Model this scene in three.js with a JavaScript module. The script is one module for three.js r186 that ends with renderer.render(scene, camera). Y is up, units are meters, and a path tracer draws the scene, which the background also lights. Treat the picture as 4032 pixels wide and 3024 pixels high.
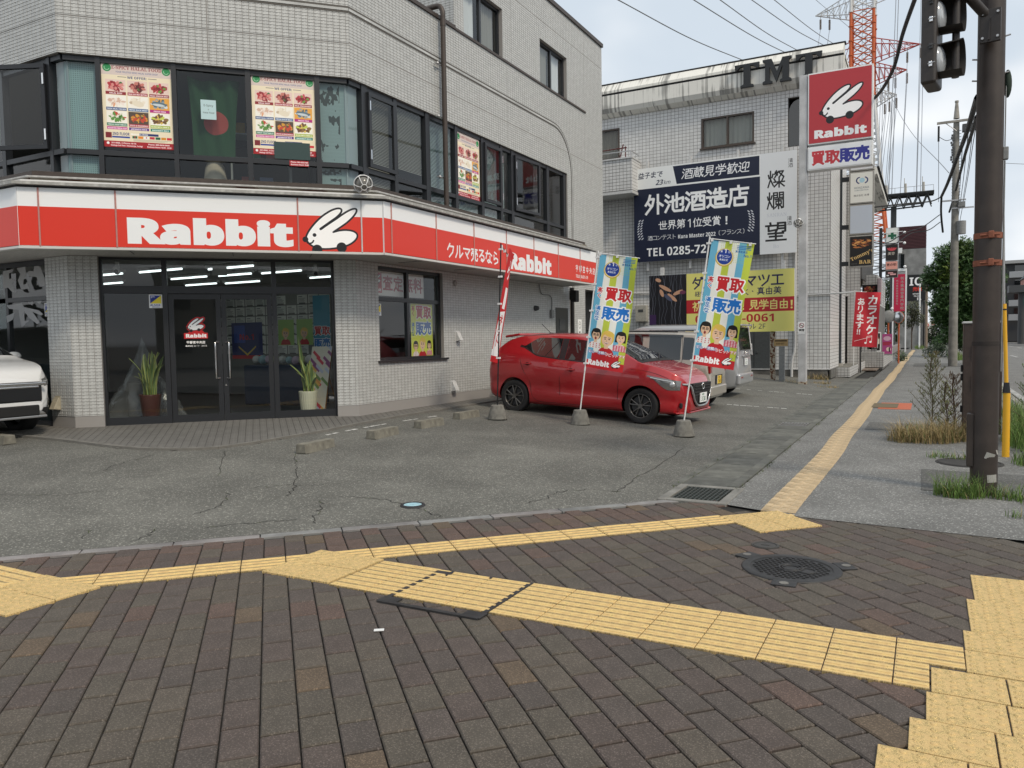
import * as THREE from 'three';
import { mergeGeometries, mergeVertices, toCreasedNormals } from 'three/addons/utils/BufferGeometryUtils.js';
import { RoundedBoxGeometry } from 'three/addons/geometries/RoundedBoxGeometry.js';
import { Brush, Evaluator, SUBTRACTION } from 'three-bvh-csg';

// ---------- camera, sky, sun, exposure ----------
const V = (x, y, z) => new THREE.Vector3(x, y, z), R = Math.PI / 180;
const scene = new THREE.Scene();
const camera = new THREE.PerspectiveCamera(52.75, 4 / 3, 0.05, 4000);
camera.position.set(0, 1.58, 0);
camera.rotation.set(-3.255 * R, 28.24 * R, -0.01645, 'YXZ');
const renderer = new THREE.WebGLRenderer({ antialias: true });
renderer.setSize(1024, 768);
renderer.toneMapping = THREE.LinearToneMapping;
renderer.toneMappingExposure = 1.42;
renderer.shadowMap.enabled = true;
let seed = 7;
const rnd = () => { seed = (seed + 0x6d2b79f5) | 0; let t = Math.imul(seed ^ (seed >>> 15), 1 | seed); t = (t + Math.imul(t ^ (t >>> 7), 61 | t)) ^ t; return ((t ^ (t >>> 14)) >>> 0) / 4294967296; };
const rr = (a, b) => a + (b - a) * rnd();
const h2 = (x, y, s = 0) => { let n = Math.imul(x | 0, 374761393) + Math.imul(y | 0, 668265263) + Math.imul(s | 0, 974634777); n = Math.imul(n ^ (n >>> 13), 1274126177); return ((n ^ (n >>> 16)) >>> 0) / 4294967296; };
function vn(x, y, p = 0, s = 0) {                 // value noise, periodic when p > 0
  const xi = Math.floor(x), yi = Math.floor(y), fx = x - xi, fy = y - yi, w = (t) => p ? ((t % p) + p) % p : t;
  const u = fx * fx * (3 - 2 * fx), v = fy * fy * (3 - 2 * fy), a = w(xi), b = w(xi + 1), c = w(yi), d = w(yi + 1);
  return (h2(a, c, s) * (1 - u) + h2(b, c, s) * u) * (1 - v) + (h2(a, d, s) * (1 - u) + h2(b, d, s) * u) * v;
}
const fbm = (x, y, o = 4, p = 0, s = 0) => { let r = 0, a = 0.5, t = 0; for (let i = 0; i < o; i++) { r += a * vn(x, y, p, s + i); t += a; a /= 2; x *= 2; y *= 2; p *= 2; } return r / t; };
const lerp = (a, b, t) => a + (b - a) * t, sat = (x) => Math.min(1, Math.max(0, x)), sst = (a, b, x) => { const t = sat((x - a) / (b - a)); return t * t * (3 - 2 * t); };
{ // bright broken overcast: grey-blue veils between white cloud, the same all round
  const W = 1024, H = 512, d = new Float32Array(W * H * 4);
  for (let j = 0; j < H; j++) for (let i = 0; i < W; i++) {
    const el = ((j + 0.5) / H - 0.5) * Math.PI, az = ((i + 0.5) / W - 0.5) * 2 * Math.PI, y = Math.sin(el), k = 1 / (Math.max(y, 0) + 0.22);
    const cx = Math.cos(az) * Math.cos(el) * k, cz = Math.sin(az) * Math.cos(el) * k;
    const n = fbm(cx * 1.9 + 11.3, cz * 1.9 + 4.1, 6), m = fbm(cx * 0.8 + 3, cz * 0.8 + 8, 3);
    const c = sst(0.40, 0.62, n * 0.65 + m * 0.35), hz = 1 - sst(0, 0.3, y), t = sat(c + hz * 0.45);
    const q = [lerp(0.58, 0.86, t), lerp(0.655, 0.885, t), lerp(0.735, 0.91, t)], o = (j * W + i) * 4;
    for (let e = 0; e < 3; e++) d[o + e] = y < -0.02 ? 0.18 : q[e] * 0.80;
    d[o + 3] = 1;
  }
  const t = new THREE.DataTexture(d, W, H, THREE.RGBAFormat, THREE.FloatType);
  t.mapping = THREE.EquirectangularReflectionMapping; t.magFilter = THREE.LinearFilter; t.needsUpdate = true;
  scene.background = t; scene.environment = t;
}
const sun = new THREE.DirectionalLight(0xfff0da, 1.5);
sun.name = 'sun';
sun.position.set(48, 60, 12); sun.target.position.set(-5, 0, -12);
sun.castShadow = true; sun.shadow.radius = 20; sun.shadow.mapSize.set(4096, 4096);
Object.assign(sun.shadow.camera, { left: -60, right: 60, top: 60, bottom: -60, near: 1, far: 250 });
scene.add(sun, sun.target);

// ---------- helpers ----------
const used = {};
function numbered(n) { if (!(n in used)) { used[n] = 0; return n; } used[n]++; return n + '_' + String(used[n]).padStart(3, '0'); }
function tag(o, label, category, group, kind) {
  if (label) o.userData.label = label;
  if (category) o.userData.category = category;
  if (group) o.userData.group = group;
  if (kind) o.userData.kind = kind;
  return o;
}
function thing(name, label, category, pos = [0, 0, 0], turn = 0, group) {
  const o = new THREE.Group(); o.name = numbered(name); o.position.set(...pos); o.rotation.y = turn; scene.add(o);
  return tag(o, label, category, group);
}
function mesh(name, geo, mat, parent = scene) {
  const m = new THREE.Mesh(geo, mat); m.name = parent === scene ? numbered(name) : name; m.castShadow = m.receiveShadow = true; parent.add(m); return m;
}
const struct = (name, geo, mat, parent = scene) => { const m = mesh(name, geo, mat, parent); if (parent === scene) m.userData.kind = 'structure'; return m; };
const lin = (r, g, b) => new THREE.Color().setRGB(r, g, b);
const hex = (h) => new THREE.Color(h);
const mat = (color, roughness = 0.8, o = {}) => new THREE.MeshStandardMaterial({ color: color.isColor ? color : Array.isArray(color) ? lin(...color) : hex(color), roughness, ...o });
const phys = (color, roughness, o = {}) => new THREE.MeshPhysicalMaterial({ color: Array.isArray(color) ? lin(...color) : hex(color), roughness, ...o });
function prep(g) {                                 // same attributes everywhere
  if (g.index) g = g.toNonIndexed();
  if (!g.attributes.normal) g.computeVertexNormals();
  if (!g.attributes.uv) g.setAttribute('uv', new THREE.BufferAttribute(new Float32Array(g.attributes.position.count * 2), 2));
  for (const k of Object.keys(g.attributes)) if (!['position', 'normal', 'uv', 'color'].includes(k)) g.deleteAttribute(k);
  return g;
}
function metric(g) {                               // uv in metres from the dominant axis
  const p = g.attributes.position, n = g.attributes.normal, u = new Float32Array(p.count * 2);
  for (let i = 0; i < p.count; i++) {
    const ax = Math.abs(n.getX(i)), ay = Math.abs(n.getY(i)), az = Math.abs(n.getZ(i)), x = p.getX(i), y = p.getY(i), z = p.getZ(i);
    if (ay >= ax && ay >= az) { u[2 * i] = x; u[2 * i + 1] = z; } else if (ax >= az) { u[2 * i] = z; u[2 * i + 1] = y; } else { u[2 * i] = x; u[2 * i + 1] = y; }
  }
  g.setAttribute('uv', new THREE.BufferAttribute(u, 2)); return g;
}
class MB {
  constructor() { this.l = []; }
  add(g, m) { g = prep(g); if (m) g.applyMatrix4(m); this.l.push(g); return this; }
  box(x, y, z, w, h, d, ry = 0, rx = 0, rz = 0) { return this.add(new THREE.BoxGeometry(w, h, d), new THREE.Matrix4().makeRotationFromEuler(new THREE.Euler(rx, ry, rz)).setPosition(x, y, z)); }
  rbox(x, y, z, w, h, d, r = 0.01, ry = 0, rx = 0, rz = 0) { return this.add(new RoundedBoxGeometry(w, h, d, 2, r), new THREE.Matrix4().makeRotationFromEuler(new THREE.Euler(rx, ry, rz)).setPosition(x, y, z)); }
  cyl(x, y, z, r0, r1, h, n = 16, rx = 0, rz = 0, ry = 0) { return this.add(new THREE.CylinderGeometry(r1, r0, h, n), new THREE.Matrix4().makeRotationFromEuler(new THREE.Euler(rx, ry, rz)).setPosition(x, y, z)); }
  sph(x, y, z, r, sx = 1, sy = 1, sz = 1, n = 14) { return this.add(new THREE.SphereGeometry(r, n, n * 0.7 | 0), new THREE.Matrix4().makeScale(sx, sy, sz).setPosition(x, y, z)); }
  bar(a, b, r, n = 6) { const d = b.clone().sub(a), L = d.length(); return this.add(new THREE.CylinderGeometry(r, r, L, n), new THREE.Matrix4().makeRotationFromQuaternion(new THREE.Quaternion().setFromUnitVectors(V(0, 1, 0), d.divideScalar(L))).setPosition((a.x + b.x) / 2, (a.y + b.y) / 2, (a.z + b.z) / 2)); }
  tube(pts, r, seg = 24, n = 6) { return this.add(new THREE.TubeGeometry(new THREE.CatmullRomCurve3(pts), seg, r, n)); }
  quad(a, b, c, d) { const g = new THREE.BufferGeometry(); g.setAttribute('position', new THREE.Float32BufferAttribute([a, b, c, a, c, d].flatMap((v) => [v.x, v.y, v.z]), 3)); g.setAttribute('uv', new THREE.Float32BufferAttribute([0, 0, 1, 0, 1, 1, 0, 0, 1, 1, 0, 1], 2)); g.computeVertexNormals(); this.l.push(g); return this; }
  geo(uvm = true) { const g = mergeGeometries(this.l); return uvm ? metric(g) : g; }
  build(name, m, parent = scene, uvm = true) { return mesh(name, this.geo(uvm), m, parent); }
}
const mb = () => new MB();
function extr(pts, depth, bevel = 0) {              // polygon [x,y] in the xy plane, depth towards +z
  const s = new THREE.Shape(pts.map((p) => new THREE.Vector2(p[0], p[1])));
  return new THREE.ExtrudeGeometry(s, { depth, bevelEnabled: bevel > 0, bevelThickness: bevel, bevelSize: bevel, bevelSegments: 2, steps: 1, curveSegments: 8 });
}
// textures
function dtex(n, fn, srgb = true, m = n) {
  const d = new Uint8Array(n * m * 4);
  for (let j = 0; j < m; j++) for (let i = 0; i < n; i++) { const c = fn(i / n, j / m, i, j), o = (j * n + i) * 4; for (let k = 0; k < 3; k++) d[o + k] = 255 * sat(Array.isArray(c) ? c[k] : c); d[o + 3] = 255; }
  const t = new THREE.DataTexture(d, n, m); t.wrapS = t.wrapT = THREE.RepeatWrapping; t.magFilter = THREE.LinearFilter; t.minFilter = THREE.LinearMipmapLinearFilter; t.generateMipmaps = true;
  if (srgb) t.colorSpace = THREE.SRGBColorSpace; t.needsUpdate = true; return t;
}
const rep = (t, m) => { const c = t.clone(); c.repeat.set(1 / m, 1 / m); c.needsUpdate = true; return c; };   // m metres per repeat
function canvas(w, h, draw, o = {}) {
  const c = document.createElement('canvas'); c.width = w; c.height = h; const g = c.getContext('2d'); draw(g, w, h);
  const t = new THREE.CanvasTexture(c); t.colorSpace = THREE.SRGBColorSpace; return t;
}
// grains: grey multipliers around mid value (sRGB-coded), coarse and fine layers together
const worn = dtex(512, (u, v, i, j) => { const n = fbm(u * 8, v * 8, 5, 8, 3), f = h2(i, j, 5); return 0.80 + (n - 0.5) * 0.34 + (f - 0.5) * 0.10; });
const fine = dtex(256, (u, v, i, j) => 0.88 + (fbm(u * 32, v * 32, 3, 32, 8) - 0.5) * 0.18 + (h2(i, j, 2) - 0.5) * 0.08);
const bumpFine = dtex(256, (u, v, i, j) => fbm(u * 40, v * 40, 3, 40, 9) * 0.7 + h2(i, j, 4) * 0.3, false);
const rustT = dtex(256, (u, v) => { const n = fbm(u * 6, v * 6, 5, 6, 31), k = sst(0.5, 0.62, n); return [lerp(0.80, 0.42, k), lerp(0.79, 0.24, k), lerp(0.75, 0.14, k)]; });
const conc = (c, m = 1.2, r = 0.9) => mat(c, r, { map: rep(worn, m), bumpMap: rep(bumpFine, 0.35), bumpScale: 0.002 });
const paint = (c, r = 0.5, o = {}) => mat(c, r, { map: rep(fine, 0.8), ...o });
const M = {
  black: mat([0.012, 0.013, 0.015], 0.35), blackMatt: mat([0.012, 0.012, 0.013], 0.8), alu: mat([0.018, 0.020, 0.024], 0.38), brown: paint([0.070, 0.052, 0.042], 0.5),
  chrome: mat([0.75, 0.75, 0.75], 0.18, { metalness: 1 }), steel: mat([0.5, 0.5, 0.5], 0.4, { metalness: 0.8 }), white: paint([0.74, 0.75, 0.75], 0.5), whitePlain: mat([0.75, 0.76, 0.76], 0.45),
  concrete: conc([0.44, 0.42, 0.375]), concDark: conc([0.20, 0.195, 0.18]), mortar: mat([0.22, 0.215, 0.20], 0.95), rubber: mat([0.014, 0.014, 0.015], 0.8), grey: paint([0.30, 0.31, 0.31], 0.55), darkgrey: paint([0.075, 0.08, 0.085], 0.6),
  glass: phys([0.86, 0.90, 0.90], 0.015, { transmission: 1, thickness: 0, ior: 1.52 }), tint: phys([0.010, 0.012, 0.013], 0.03, { clearcoat: 1, clearcoatRoughness: 0.02 }),
  wire: mat([0.015, 0.015, 0.016], 0.7), green: mat([0.05, 0.09, 0.025], 0.7), rust: mat([0.62, 0.58, 0.52], 0.85, { map: rep(rustT, 0.5) }), orange: paint([0.62, 0.13, 0.035], 0.55),
};
// street frame: x to the right towards the road, z = minus the way along the street
const UL = V(-11.362, 0, -7.161), C2 = 43.6 * R, DC = V(Math.sin(C2), 0, -Math.cos(C2)), DR = V(0, 0, -1), DLf = V(-1, 0, 0);
const UR = UL.clone().addScaledVector(DC, 4.25);
const NCo = V(Math.cos(C2), 0, Math.sin(C2)), NRo = V(1, 0, 0), NLo = V(0, 0, 1);
const AK = 44.4 * R, E1 = V(Math.sin(AK), 0, -Math.cos(AK)), E2 = V(Math.cos(AK), 0, Math.sin(AK));
const KERB = -6.68, SLABX = -2.309;
function lotY(x, z) {
  const dK = KERB - (x * E2.x + z * E2.z), dS = SLABX - x, k = 0.8, h = sat(0.5 + 0.5 * (dS - dK) / k);
  return 0.054 * (1 + 0.45 * sst(-14.5, -18, z)) * Math.max(0, dS * (1 - h) + dK * h - k * h * (1 - h));
}
// ---------- hand-set lettering: strokes on a 100 x 100 square ----------
const GL = {
'買':'15 8 85 8 85 30 15 30 15 8;38 8 38 30;62 8 62 30;25 38 75 38 75 80 25 80 25 38;25 52 75 52;25 66 75 66;38 82 18 96;62 82 84 96',
'取':'5 12 52 12;15 12 15 85;42 12 42 96;15 36 42 36;15 58 42 58;4 84 42 76;54 22 90 22 80 55 54 92;58 34 72 66 95 92',
'販':'10 10 40 10 40 72 10 72 10 10;10 31 40 31;10 51 40 51;18 74 6 94;32 74 44 90;50 12 96 12;56 12 54 55 44 94;58 38 90 38 80 66 56 94;62 48 76 76 96 94',
'売':'50 2 50 26;12 13 88 13;22 28 78 28;10 56 10 42 90 42 90 56;36 54 32 78 10 96;62 54 62 86 68 92 88 92 92 78',
'外':'28 4 22 26 6 50;24 22 48 22 40 56 8 94;18 42 34 60;70 4 70 96;70 40 94 58',
'池':'8 10 20 20;4 36 16 46;4 92 22 60;30 44 94 28 92 62 82 62;62 6 62 72;42 20 42 82 50 92 90 92 95 76',
'酒':'8 8 20 18;4 34 16 44;4 92 22 58;32 12 98 12;36 30 94 30 94 94 36 94 36 30;56 12 56 44 46 58;74 12 74 52 90 54;38 74 92 74',
'造':'10 10 22 22;4 42 20 42 20 74 6 88;20 76 40 92 98 92;46 6 40 24;38 22 92 22;66 2 66 42;32 42 98 42;44 54 86 54 86 78 44 78 44 54',
'店':'50 2 50 14;14 15 94 15;16 15 14 60 4 94;56 24 56 56;56 38 88 38;32 58 84 58 84 92 32 92 32 58',
'蔵':'6 14 94 14;32 4 32 24;68 4 68 24;14 30 96 30;16 30 14 66 4 94;28 42 58 42;28 42 28 86 60 86;28 56 54 56 54 72 28 72;68 24 74 64 94 92 96 78;90 44 64 92;80 20 90 27',
'見':'22 6 78 6 78 62 22 62 22 6;22 25 78 25;22 43 78 43;38 64 32 82 8 96;62 64 62 88 68 93 90 93 94 78',
'学':'24 6 32 20;48 3 53 18;78 4 68 20;8 42 8 26 92 26 92 40;28 42 74 42 52 56;52 54 52 90 40 96;6 66 94 66',
'歓':'20 4 14 22;16 18 52 18;26 18 20 40 4 52;18 40 18 94;34 30 34 92;18 40 52 40;20 58 50 58;20 74 50 74;18 92 54 92;66 4 58 32;64 22 94 22 88 40;76 36 72 68 54 94;76 54 96 94',
'迎':'10 10 22 22;4 42 20 42 20 74 6 88;20 76 40 92 98 92;56 8 38 18 38 64 58 54;66 16 92 16 92 56 82 60;66 16 66 80',
'益':'28 3 38 18;72 3 62 18;6 24 94 24;36 26 10 54;64 26 92 54;20 60 82 60 82 90;20 60 20 90;40 60 40 90;61 60 61 90;4 92 96 92',
'子':'20 10 80 10 52 36;52 36 52 88 36 94;4 50 96 50',
'世':'4 38 96 38;24 12 24 90 92 90;50 6 50 66;76 6 76 66;50 66 76 66',
'界':'20 6 80 6 80 46 20 46 20 6;50 6 50 46;20 26 80 26;48 48 6 72;52 48 96 70;36 62 32 80 16 96;66 60 66 97',
'第':'24 2 12 22;20 12 46 12;32 12 36 22;66 2 56 20;62 12 94 12;76 12 80 22;16 30 84 30 84 46;16 46 84 46;16 46 14 62 86 62 84 84 72 86;50 30 50 97;46 64 10 94',
'位':'26 4 6 46;18 32 18 96;62 4 62 20;36 24 96 24;48 36 54 76;84 34 74 80;34 88 98 88',
'受':'84 4 14 12;20 20 28 34;48 18 52 32;80 16 70 34;8 54 8 38 92 38 92 54;24 54 76 54 58 78 12 96;30 60 54 84 94 96',
'賞':'50 2 50 16;26 4 33 16;74 4 67 16;10 30 10 18 90 18 90 30;34 26 66 26 66 38 34 38 34 26;24 44 76 44 76 82 24 82 24 44;24 57 76 57;24 69 76 69;36 84 16 97;64 84 86 97',
'燦':'18 4 18 50 4 94;6 26 10 44;32 22 27 40;20 56 34 86;52 4 42 22;46 12 62 12 44 40;50 20 58 28;66 8 92 8 70 40;68 14 94 40;38 48 46 62;68 42 68 97;92 46 84 62;38 68 98 68;64 72 40 94;72 72 97 94',
'爛':'16 4 16 50 4 94;5 26 9 44;30 22 25 40;18 56 32 86;40 6 40 97;40 6 62 6 62 34 40 34;40 20 62 20;74 6 74 34;74 6 96 6 96 92 86 94;74 20 96 20;74 34 96 34;50 44 88 44;54 54 84 54 84 72 54 72 54 54;69 38 69 97;66 74 48 92;72 74 88 90',
'望':'24 2 26 14;4 16 50 16;16 16 16 44 48 40;60 4 94 4 94 48 82 50;60 4 58 34 50 50;60 19 94 19;60 33 94 33;16 58 84 58;22 74 78 74;6 94 96 94;50 58 50 94',
'清':'8 8 20 18;4 34 16 44;4 92 22 58;36 10 94 10;65 2 65 42;40 26 90 26;32 42 98 42;42 54 88 54 88 90 78 94;42 54 42 97;42 68 88 68;42 80 88 80',
'宇':'50 2 50 14;10 30 10 16 90 16 90 30;24 36 76 36;8 58 92 58;52 36 52 90 40 95',
'都':'8 18 50 18;28 4 28 36;4 36 58 36;54 10 6 58;18 52 48 52 48 94 18 94 18 52;18 72 48 72;64 8 64 97;64 8 92 8 80 34 94 54 84 70 72 68',
'宮':'50 2 50 14;10 30 10 16 90 16 90 30;28 32 72 32 72 52 28 52 28 32;50 52 44 64;18 64 82 64 82 95 18 95 18 64',
'中':'12 24 88 24 88 64 12 64 12 24;50 3 50 98',
'央':'20 22 80 22 80 52;20 22 20 52;4 52 96 52;50 4 50 52;48 54 36 76 6 96;52 54 66 76 96 96',
'査':'50 2 50 36;8 14 92 14;46 16 10 42;54 16 90 42;28 46 72 46 72 86;28 46 28 86;28 60 72 60;28 73 72 73;6 90 94 90',
'定':'50 2 50 14;10 30 10 16 90 16 90 30;24 36 76 36;50 36 50 88;50 60 80 60;28 50 24 72 6 94;26 74 46 92 96 94',
'無':'24 3 8 28;20 14 92 14;4 42 96 42;12 66 90 66;26 16 26 66;43 16 43 66;60 16 60 66;77 16 77 66;16 76 10 94;38 76 42 92;60 76 66 92;82 74 92 92',
'料':'24 2 24 97;10 12 16 30;42 10 34 30;4 40 48 40;22 44 6 72;28 46 46 62;60 12 72 24;58 36 70 46;50 72 98 62;82 3 82 97',
'永':'44 2 56 12;34 22 52 22 52 88 40 94;8 42 38 42 30 66 6 88;88 26 58 46;54 44 70 72 96 92',
'真':'50 2 50 22;12 12 88 12;26 24 74 24 74 66 26 66 26 24;26 38 74 38;26 52 74 52;4 76 96 76;34 80 12 96;66 80 90 96',
'由':'16 28 84 28 84 92 16 92 16 28;16 60 84 60;50 4 50 92',
'美':'30 2 38 14;70 2 62 14;10 18 90 18;18 34 82 34;8 50 92 50;50 18 50 50;6 66 94 66;50 52 46 74 8 96;54 68 92 96',
'初':'24 2 30 14;6 20 44 20 6 58;24 40 24 97;40 38 30 50;28 52 44 64;50 16 94 16 92 82 80 92;68 16 64 56 44 94',
'心':'14 44 6 76;30 34 30 80 38 90 76 90 80 72;46 14 60 34;78 40 94 68',
'者':'42 2 42 38;14 18 68 18;4 38 96 38;86 8 6 68;32 52 80 52 80 95 32 95 32 52;32 73 80 73',
'自':'52 2 42 16;20 18 80 18 80 95 20 95 20 18;20 43 80 43;20 68 80 68',
'郷':'26 4 8 30 28 30;28 30 6 58 22 62;24 62 6 94;36 16 60 16 60 50 36 50 36 16;36 33 60 33;40 50 40 90 60 78;52 64 62 84;70 8 70 97;70 8 96 8 84 34 96 54 86 70 76 68',
'高':'50 2 50 14;6 14 94 14;30 24 70 24 70 40 30 40 30 24;12 97 12 50 88 50 88 90 78 94;34 62 66 62 66 82 34 82 34 62',
'満':'8 8 20 18;4 34 16 44;4 92 22 58;30 20 98 20;50 6 50 34 78 34 78 6;36 97 36 46 94 46 94 90 86 93;64 34 64 84;50 58 50 78 78 78 78 58',
'足':'26 8 76 8 76 36 26 36 26 8;52 36 52 88;52 60 86 60;28 54 24 74 6 96;26 76 46 92 96 92',
'安':'50 2 50 14;10 30 10 16 90 16 90 30;44 30 24 66 78 96;66 46 54 76 14 96;4 54 96 54',
'信':'26 4 6 46;18 32 18 97;62 2 68 12;36 18 98 18;46 32 88 32;46 46 88 46;46 60 88 60 88 94 46 94 46 60',
'頼':'4 16 48 16;26 2 26 97;10 28 42 28 42 50 10 50 10 28;24 52 6 80;28 54 46 76;54 8 98 8;74 8 70 22;58 22 94 22 94 76 58 76 58 22;58 40 94 40;58 58 94 58;68 78 52 96;84 78 97 94',
'経':'24 2 10 26 24 34;36 16 8 56;30 44 40 56;24 56 24 97;10 68 6 86;36 66 42 82;50 8 92 8 76 34 50 48;58 14 76 36 97 48;54 62 92 62;72 48 72 92;46 92 98 92',
'営':'22 4 30 18;48 2 52 16;78 2 70 18;8 36 8 22 92 22 92 36;30 34 70 34 70 52 30 52 30 34;48 52 44 64;18 64 84 64 84 95 18 95 18 64',
'栃':'26 2 26 97;4 24 48 24;24 30 4 66;28 34 46 52;92 4 56 16;56 14 54 56 42 94;60 36 96 36;74 36 72 50;72 52 94 52 90 90 80 92',
'木':'50 2 50 97;6 28 94 28;48 30 8 78;52 30 92 78','本':'50 2 50 97;6 24 94 24;48 26 8 74;52 26 92 74;30 74 70 74',
'県':'30 4 78 4 78 46 30 46 30 4;30 18 78 18;30 32 78 32;12 14 12 60 92 60;50 60 50 97;30 70 16 88;70 70 86 86',
'容':'50 2 50 12;10 28 10 14 90 14 90 28;36 22 20 38;64 22 80 36;50 34 8 68;52 34 94 66;30 64 70 64 70 94 30 94 30 64',
'専':'8 12 92 12;50 2 50 56;22 22 78 22 78 54 22 54 22 22;22 38 78 38;6 66 94 66;70 56 70 90 56 95;28 72 40 86',
'門':'12 97 12 8 42 8 42 42 12 42;12 25 42 25;58 42 58 8 88 8 88 88 76 92;58 25 88 25;58 42 88 42',
'校':'24 2 24 97;4 24 46 24;22 30 4 66;26 34 42 52;70 2 70 16;46 18 98 18;62 26 48 46;80 26 94 44;84 46 70 70 44 96;58 48 72 72 97 94',
'株':'24 2 24 97;4 26 46 26;22 30 4 64;26 34 42 50;58 8 50 30;54 22 94 22;46 46 98 46;72 4 72 97;70 48 46 84;74 48 98 82',
'式':'6 24 94 24;14 50 52 50;34 50 34 84;8 88 56 80;62 4 70 60 90 94 94 78;78 6 90 16','会':'50 2 6 42;50 2 94 42;30 36 70 36;14 56 86 56;44 56 26 88 78 86;64 70 86 96',
'社':'22 2 28 14;6 22 44 22 6 62;24 42 24 97;34 48 44 58;52 38 96 38;74 8 74 92;48 92 98 92',
'澤':'8 8 20 18;4 34 16 44;4 92 22 58;36 6 94 6 94 26 36 26 36 6;55 6 55 26;75 6 75 26;66 26 66 97;40 38 92 38;34 54 98 54;48 58 54 68;84 58 78 68;38 72 94 72',
'禁':'28 2 28 40;8 14 48 14;26 16 8 36;70 2 70 40;52 14 94 14;68 16 54 34;72 16 92 36;22 48 78 48;8 62 92 62;50 62 50 94;28 72 14 90;72 72 88 88',
'煙':'18 4 18 50 4 94;6 26 10 44;32 22 27 40;20 56 34 86;42 8 98 8;60 8 60 28;80 8 80 28;46 26 94 26 94 48 46 48 46 26;46 68 92 68;69 50 69 92;40 92 98 92',
'切':'4 40 44 30;22 8 22 74 44 62;50 16 94 16 90 86 76 90;68 16 64 56 42 94',
'ク':'36 4 8 44;32 20 82 20 70 60 28 94','グ':'34 8 8 46;30 24 74 24 64 62 26 94;80 4 86 16;92 0 98 12','ル':'30 12 26 56 6 90;58 8 58 88 96 56','マ':'8 20 92 20 50 66;34 48 64 84',
'る':'18 10 74 10 18 60 48 42 78 50 84 74 60 92 40 84 46 72 62 78','な':'8 24 52 24;32 4 8 62;62 20 92 36;66 44 66 84 44 92 28 80 44 70 88 90','ら':'34 6 62 16;26 30 24 64 50 48 80 56 80 78 36 94',
'ま':'14 22 86 22;14 44 86 44;52 4 52 80 34 90 16 78 36 68 88 90','で':'6 18 90 14 48 40 44 72 76 90;66 42 74 54;82 38 90 50','コ':'12 16 88 16 88 88;8 84 88 84','ン':'10 18 34 34;10 90 60 70 94 26',
'テ':'20 10 80 10;6 38 94 38;52 38 48 70 24 94','ス':'14 14 82 14 58 56 8 92;56 58 92 90','ト':'32 4 32 96;34 36 82 60','フ':'10 14 88 14 74 58 26 94','ラ':'18 8 82 8;10 36 88 36 76 68 28 94',
'ダ':'32 4 6 46;28 22 76 22 62 64 22 96;28 44 62 66;80 4 86 16;92 0 98 12','ツ':'10 18 20 44;40 10 50 38;92 14 80 58 36 94','エ':'12 14 88 14;50 14 50 86;4 86 96 86','ネ':'48 2 58 12;16 26 80 26 8 66;50 48 50 97;64 56 84 70',
'ビ':'18 6 18 84 26 92 84 90;78 24 20 48;76 2 82 14;90 0 96 10','カ':'8 28 88 28 82 88 66 90;48 4 42 50 8 94','オ':'6 26 94 26;62 4 62 90 48 92;60 30 8 80','ケ':'32 4 8 52;24 28 94 28;64 28 58 64 24 94',
'あ':'12 20 80 16;40 4 38 84;76 36 56 74 28 90 12 78 34 52 66 46 90 60 86 82 62 94','り':'24 8 20 52;68 6 74 46 60 78 38 96','す':'4 22 96 20;60 2 60 54 46 68 32 56 46 42 60 52 60 72 36 97',
'の':'52 14 44 62 22 84 8 60 24 26 56 12 84 28 90 58 76 80 56 92','ッ':'20 44 28 62;46 40 54 60;86 42 76 74 42 96','リ':'22 8 22 58;76 6 76 50 36 96','く':'70 4 24 48 74 96','ー':'8 50 92 50','｜':'50 6 50 94','・':'46 46 54 54','イ':'80 6 8 56;54 34 54 96',
'（':'78 2 58 26 58 74 78 98','）':'22 2 42 26 42 74 22 98',
};
// write a line (or a column) of text; h = letter height, w = stroke weight in hundredths of h, sx = width factor
function put(g, str, x, y, h, { w = 11, fill = '#000', out, ow = 10, sx = 1, gap = 0.04, vert = false, font = 'bold', face = 'sans-serif', skew = 0 } = {}) {
  const run = (pass) => {
    let cx = x, cy = y;
    for (const ch of str) {
      g.save(); g.translate(cx, cy); g.transform(1, 0, -skew, 1, skew * h / 2, 0);
      let adv = h * sx;
      if (GL[ch]) {
        g.scale(h / 100 * sx, h / 100); g.lineCap = 'square'; g.lineJoin = 'round';
        g.strokeStyle = pass ? fill : out; g.lineWidth = pass ? w : w + ow * 2;
        for (const s of GL[ch].split(';')) { const n = s.split(' ').map(Number); g.beginPath(); for (let i = 0; i < n.length; i += 2) i ? g.lineTo(n[i], n[i + 1]) : g.moveTo(n[i], n[i + 1]); g.stroke(); }
      } else {
        g.font = font + ' ' + Math.round(h * 1.28) + 'px ' + face; g.textBaseline = 'alphabetic';
        adv = g.measureText(ch).width * sx; g.scale(sx, 1);
        if (vert) g.translate((h - adv) / 2 / sx, 0);
        if (pass) { g.fillStyle = fill; g.fillText(ch, 0, h * 0.95); } else { g.strokeStyle = out; g.lineJoin = 'round'; g.lineWidth = h * ow / 50; g.strokeText(ch, 0, h * 0.95); }
      }
      g.restore();
      if (vert) cy += h * (1 + gap); else cx += adv + h * gap;
    }
    return cx;
  };
  if (out) run(0);
  return run(1);
}
// the heavy wide wordmark, fitted to a box
function word(g, str, x, y, w, h, fill = '#fff', heavy = 0.12, skew = 0) {
  g.save(); g.font = 'bold 200px sans-serif'; const m = g.measureText(str).width;
  g.translate(x, y + h); g.transform(1, 0, -skew, 1, 0, 0); g.scale(w / m, h / 152); g.fillStyle = g.strokeStyle = fill; g.lineJoin = 'miter'; g.miterLimit = 3; g.lineWidth = 200 * heavy * 0.62;
  g.fillText(str, 0, 0); g.strokeText(str, 0, 0); g.restore();
}
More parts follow.
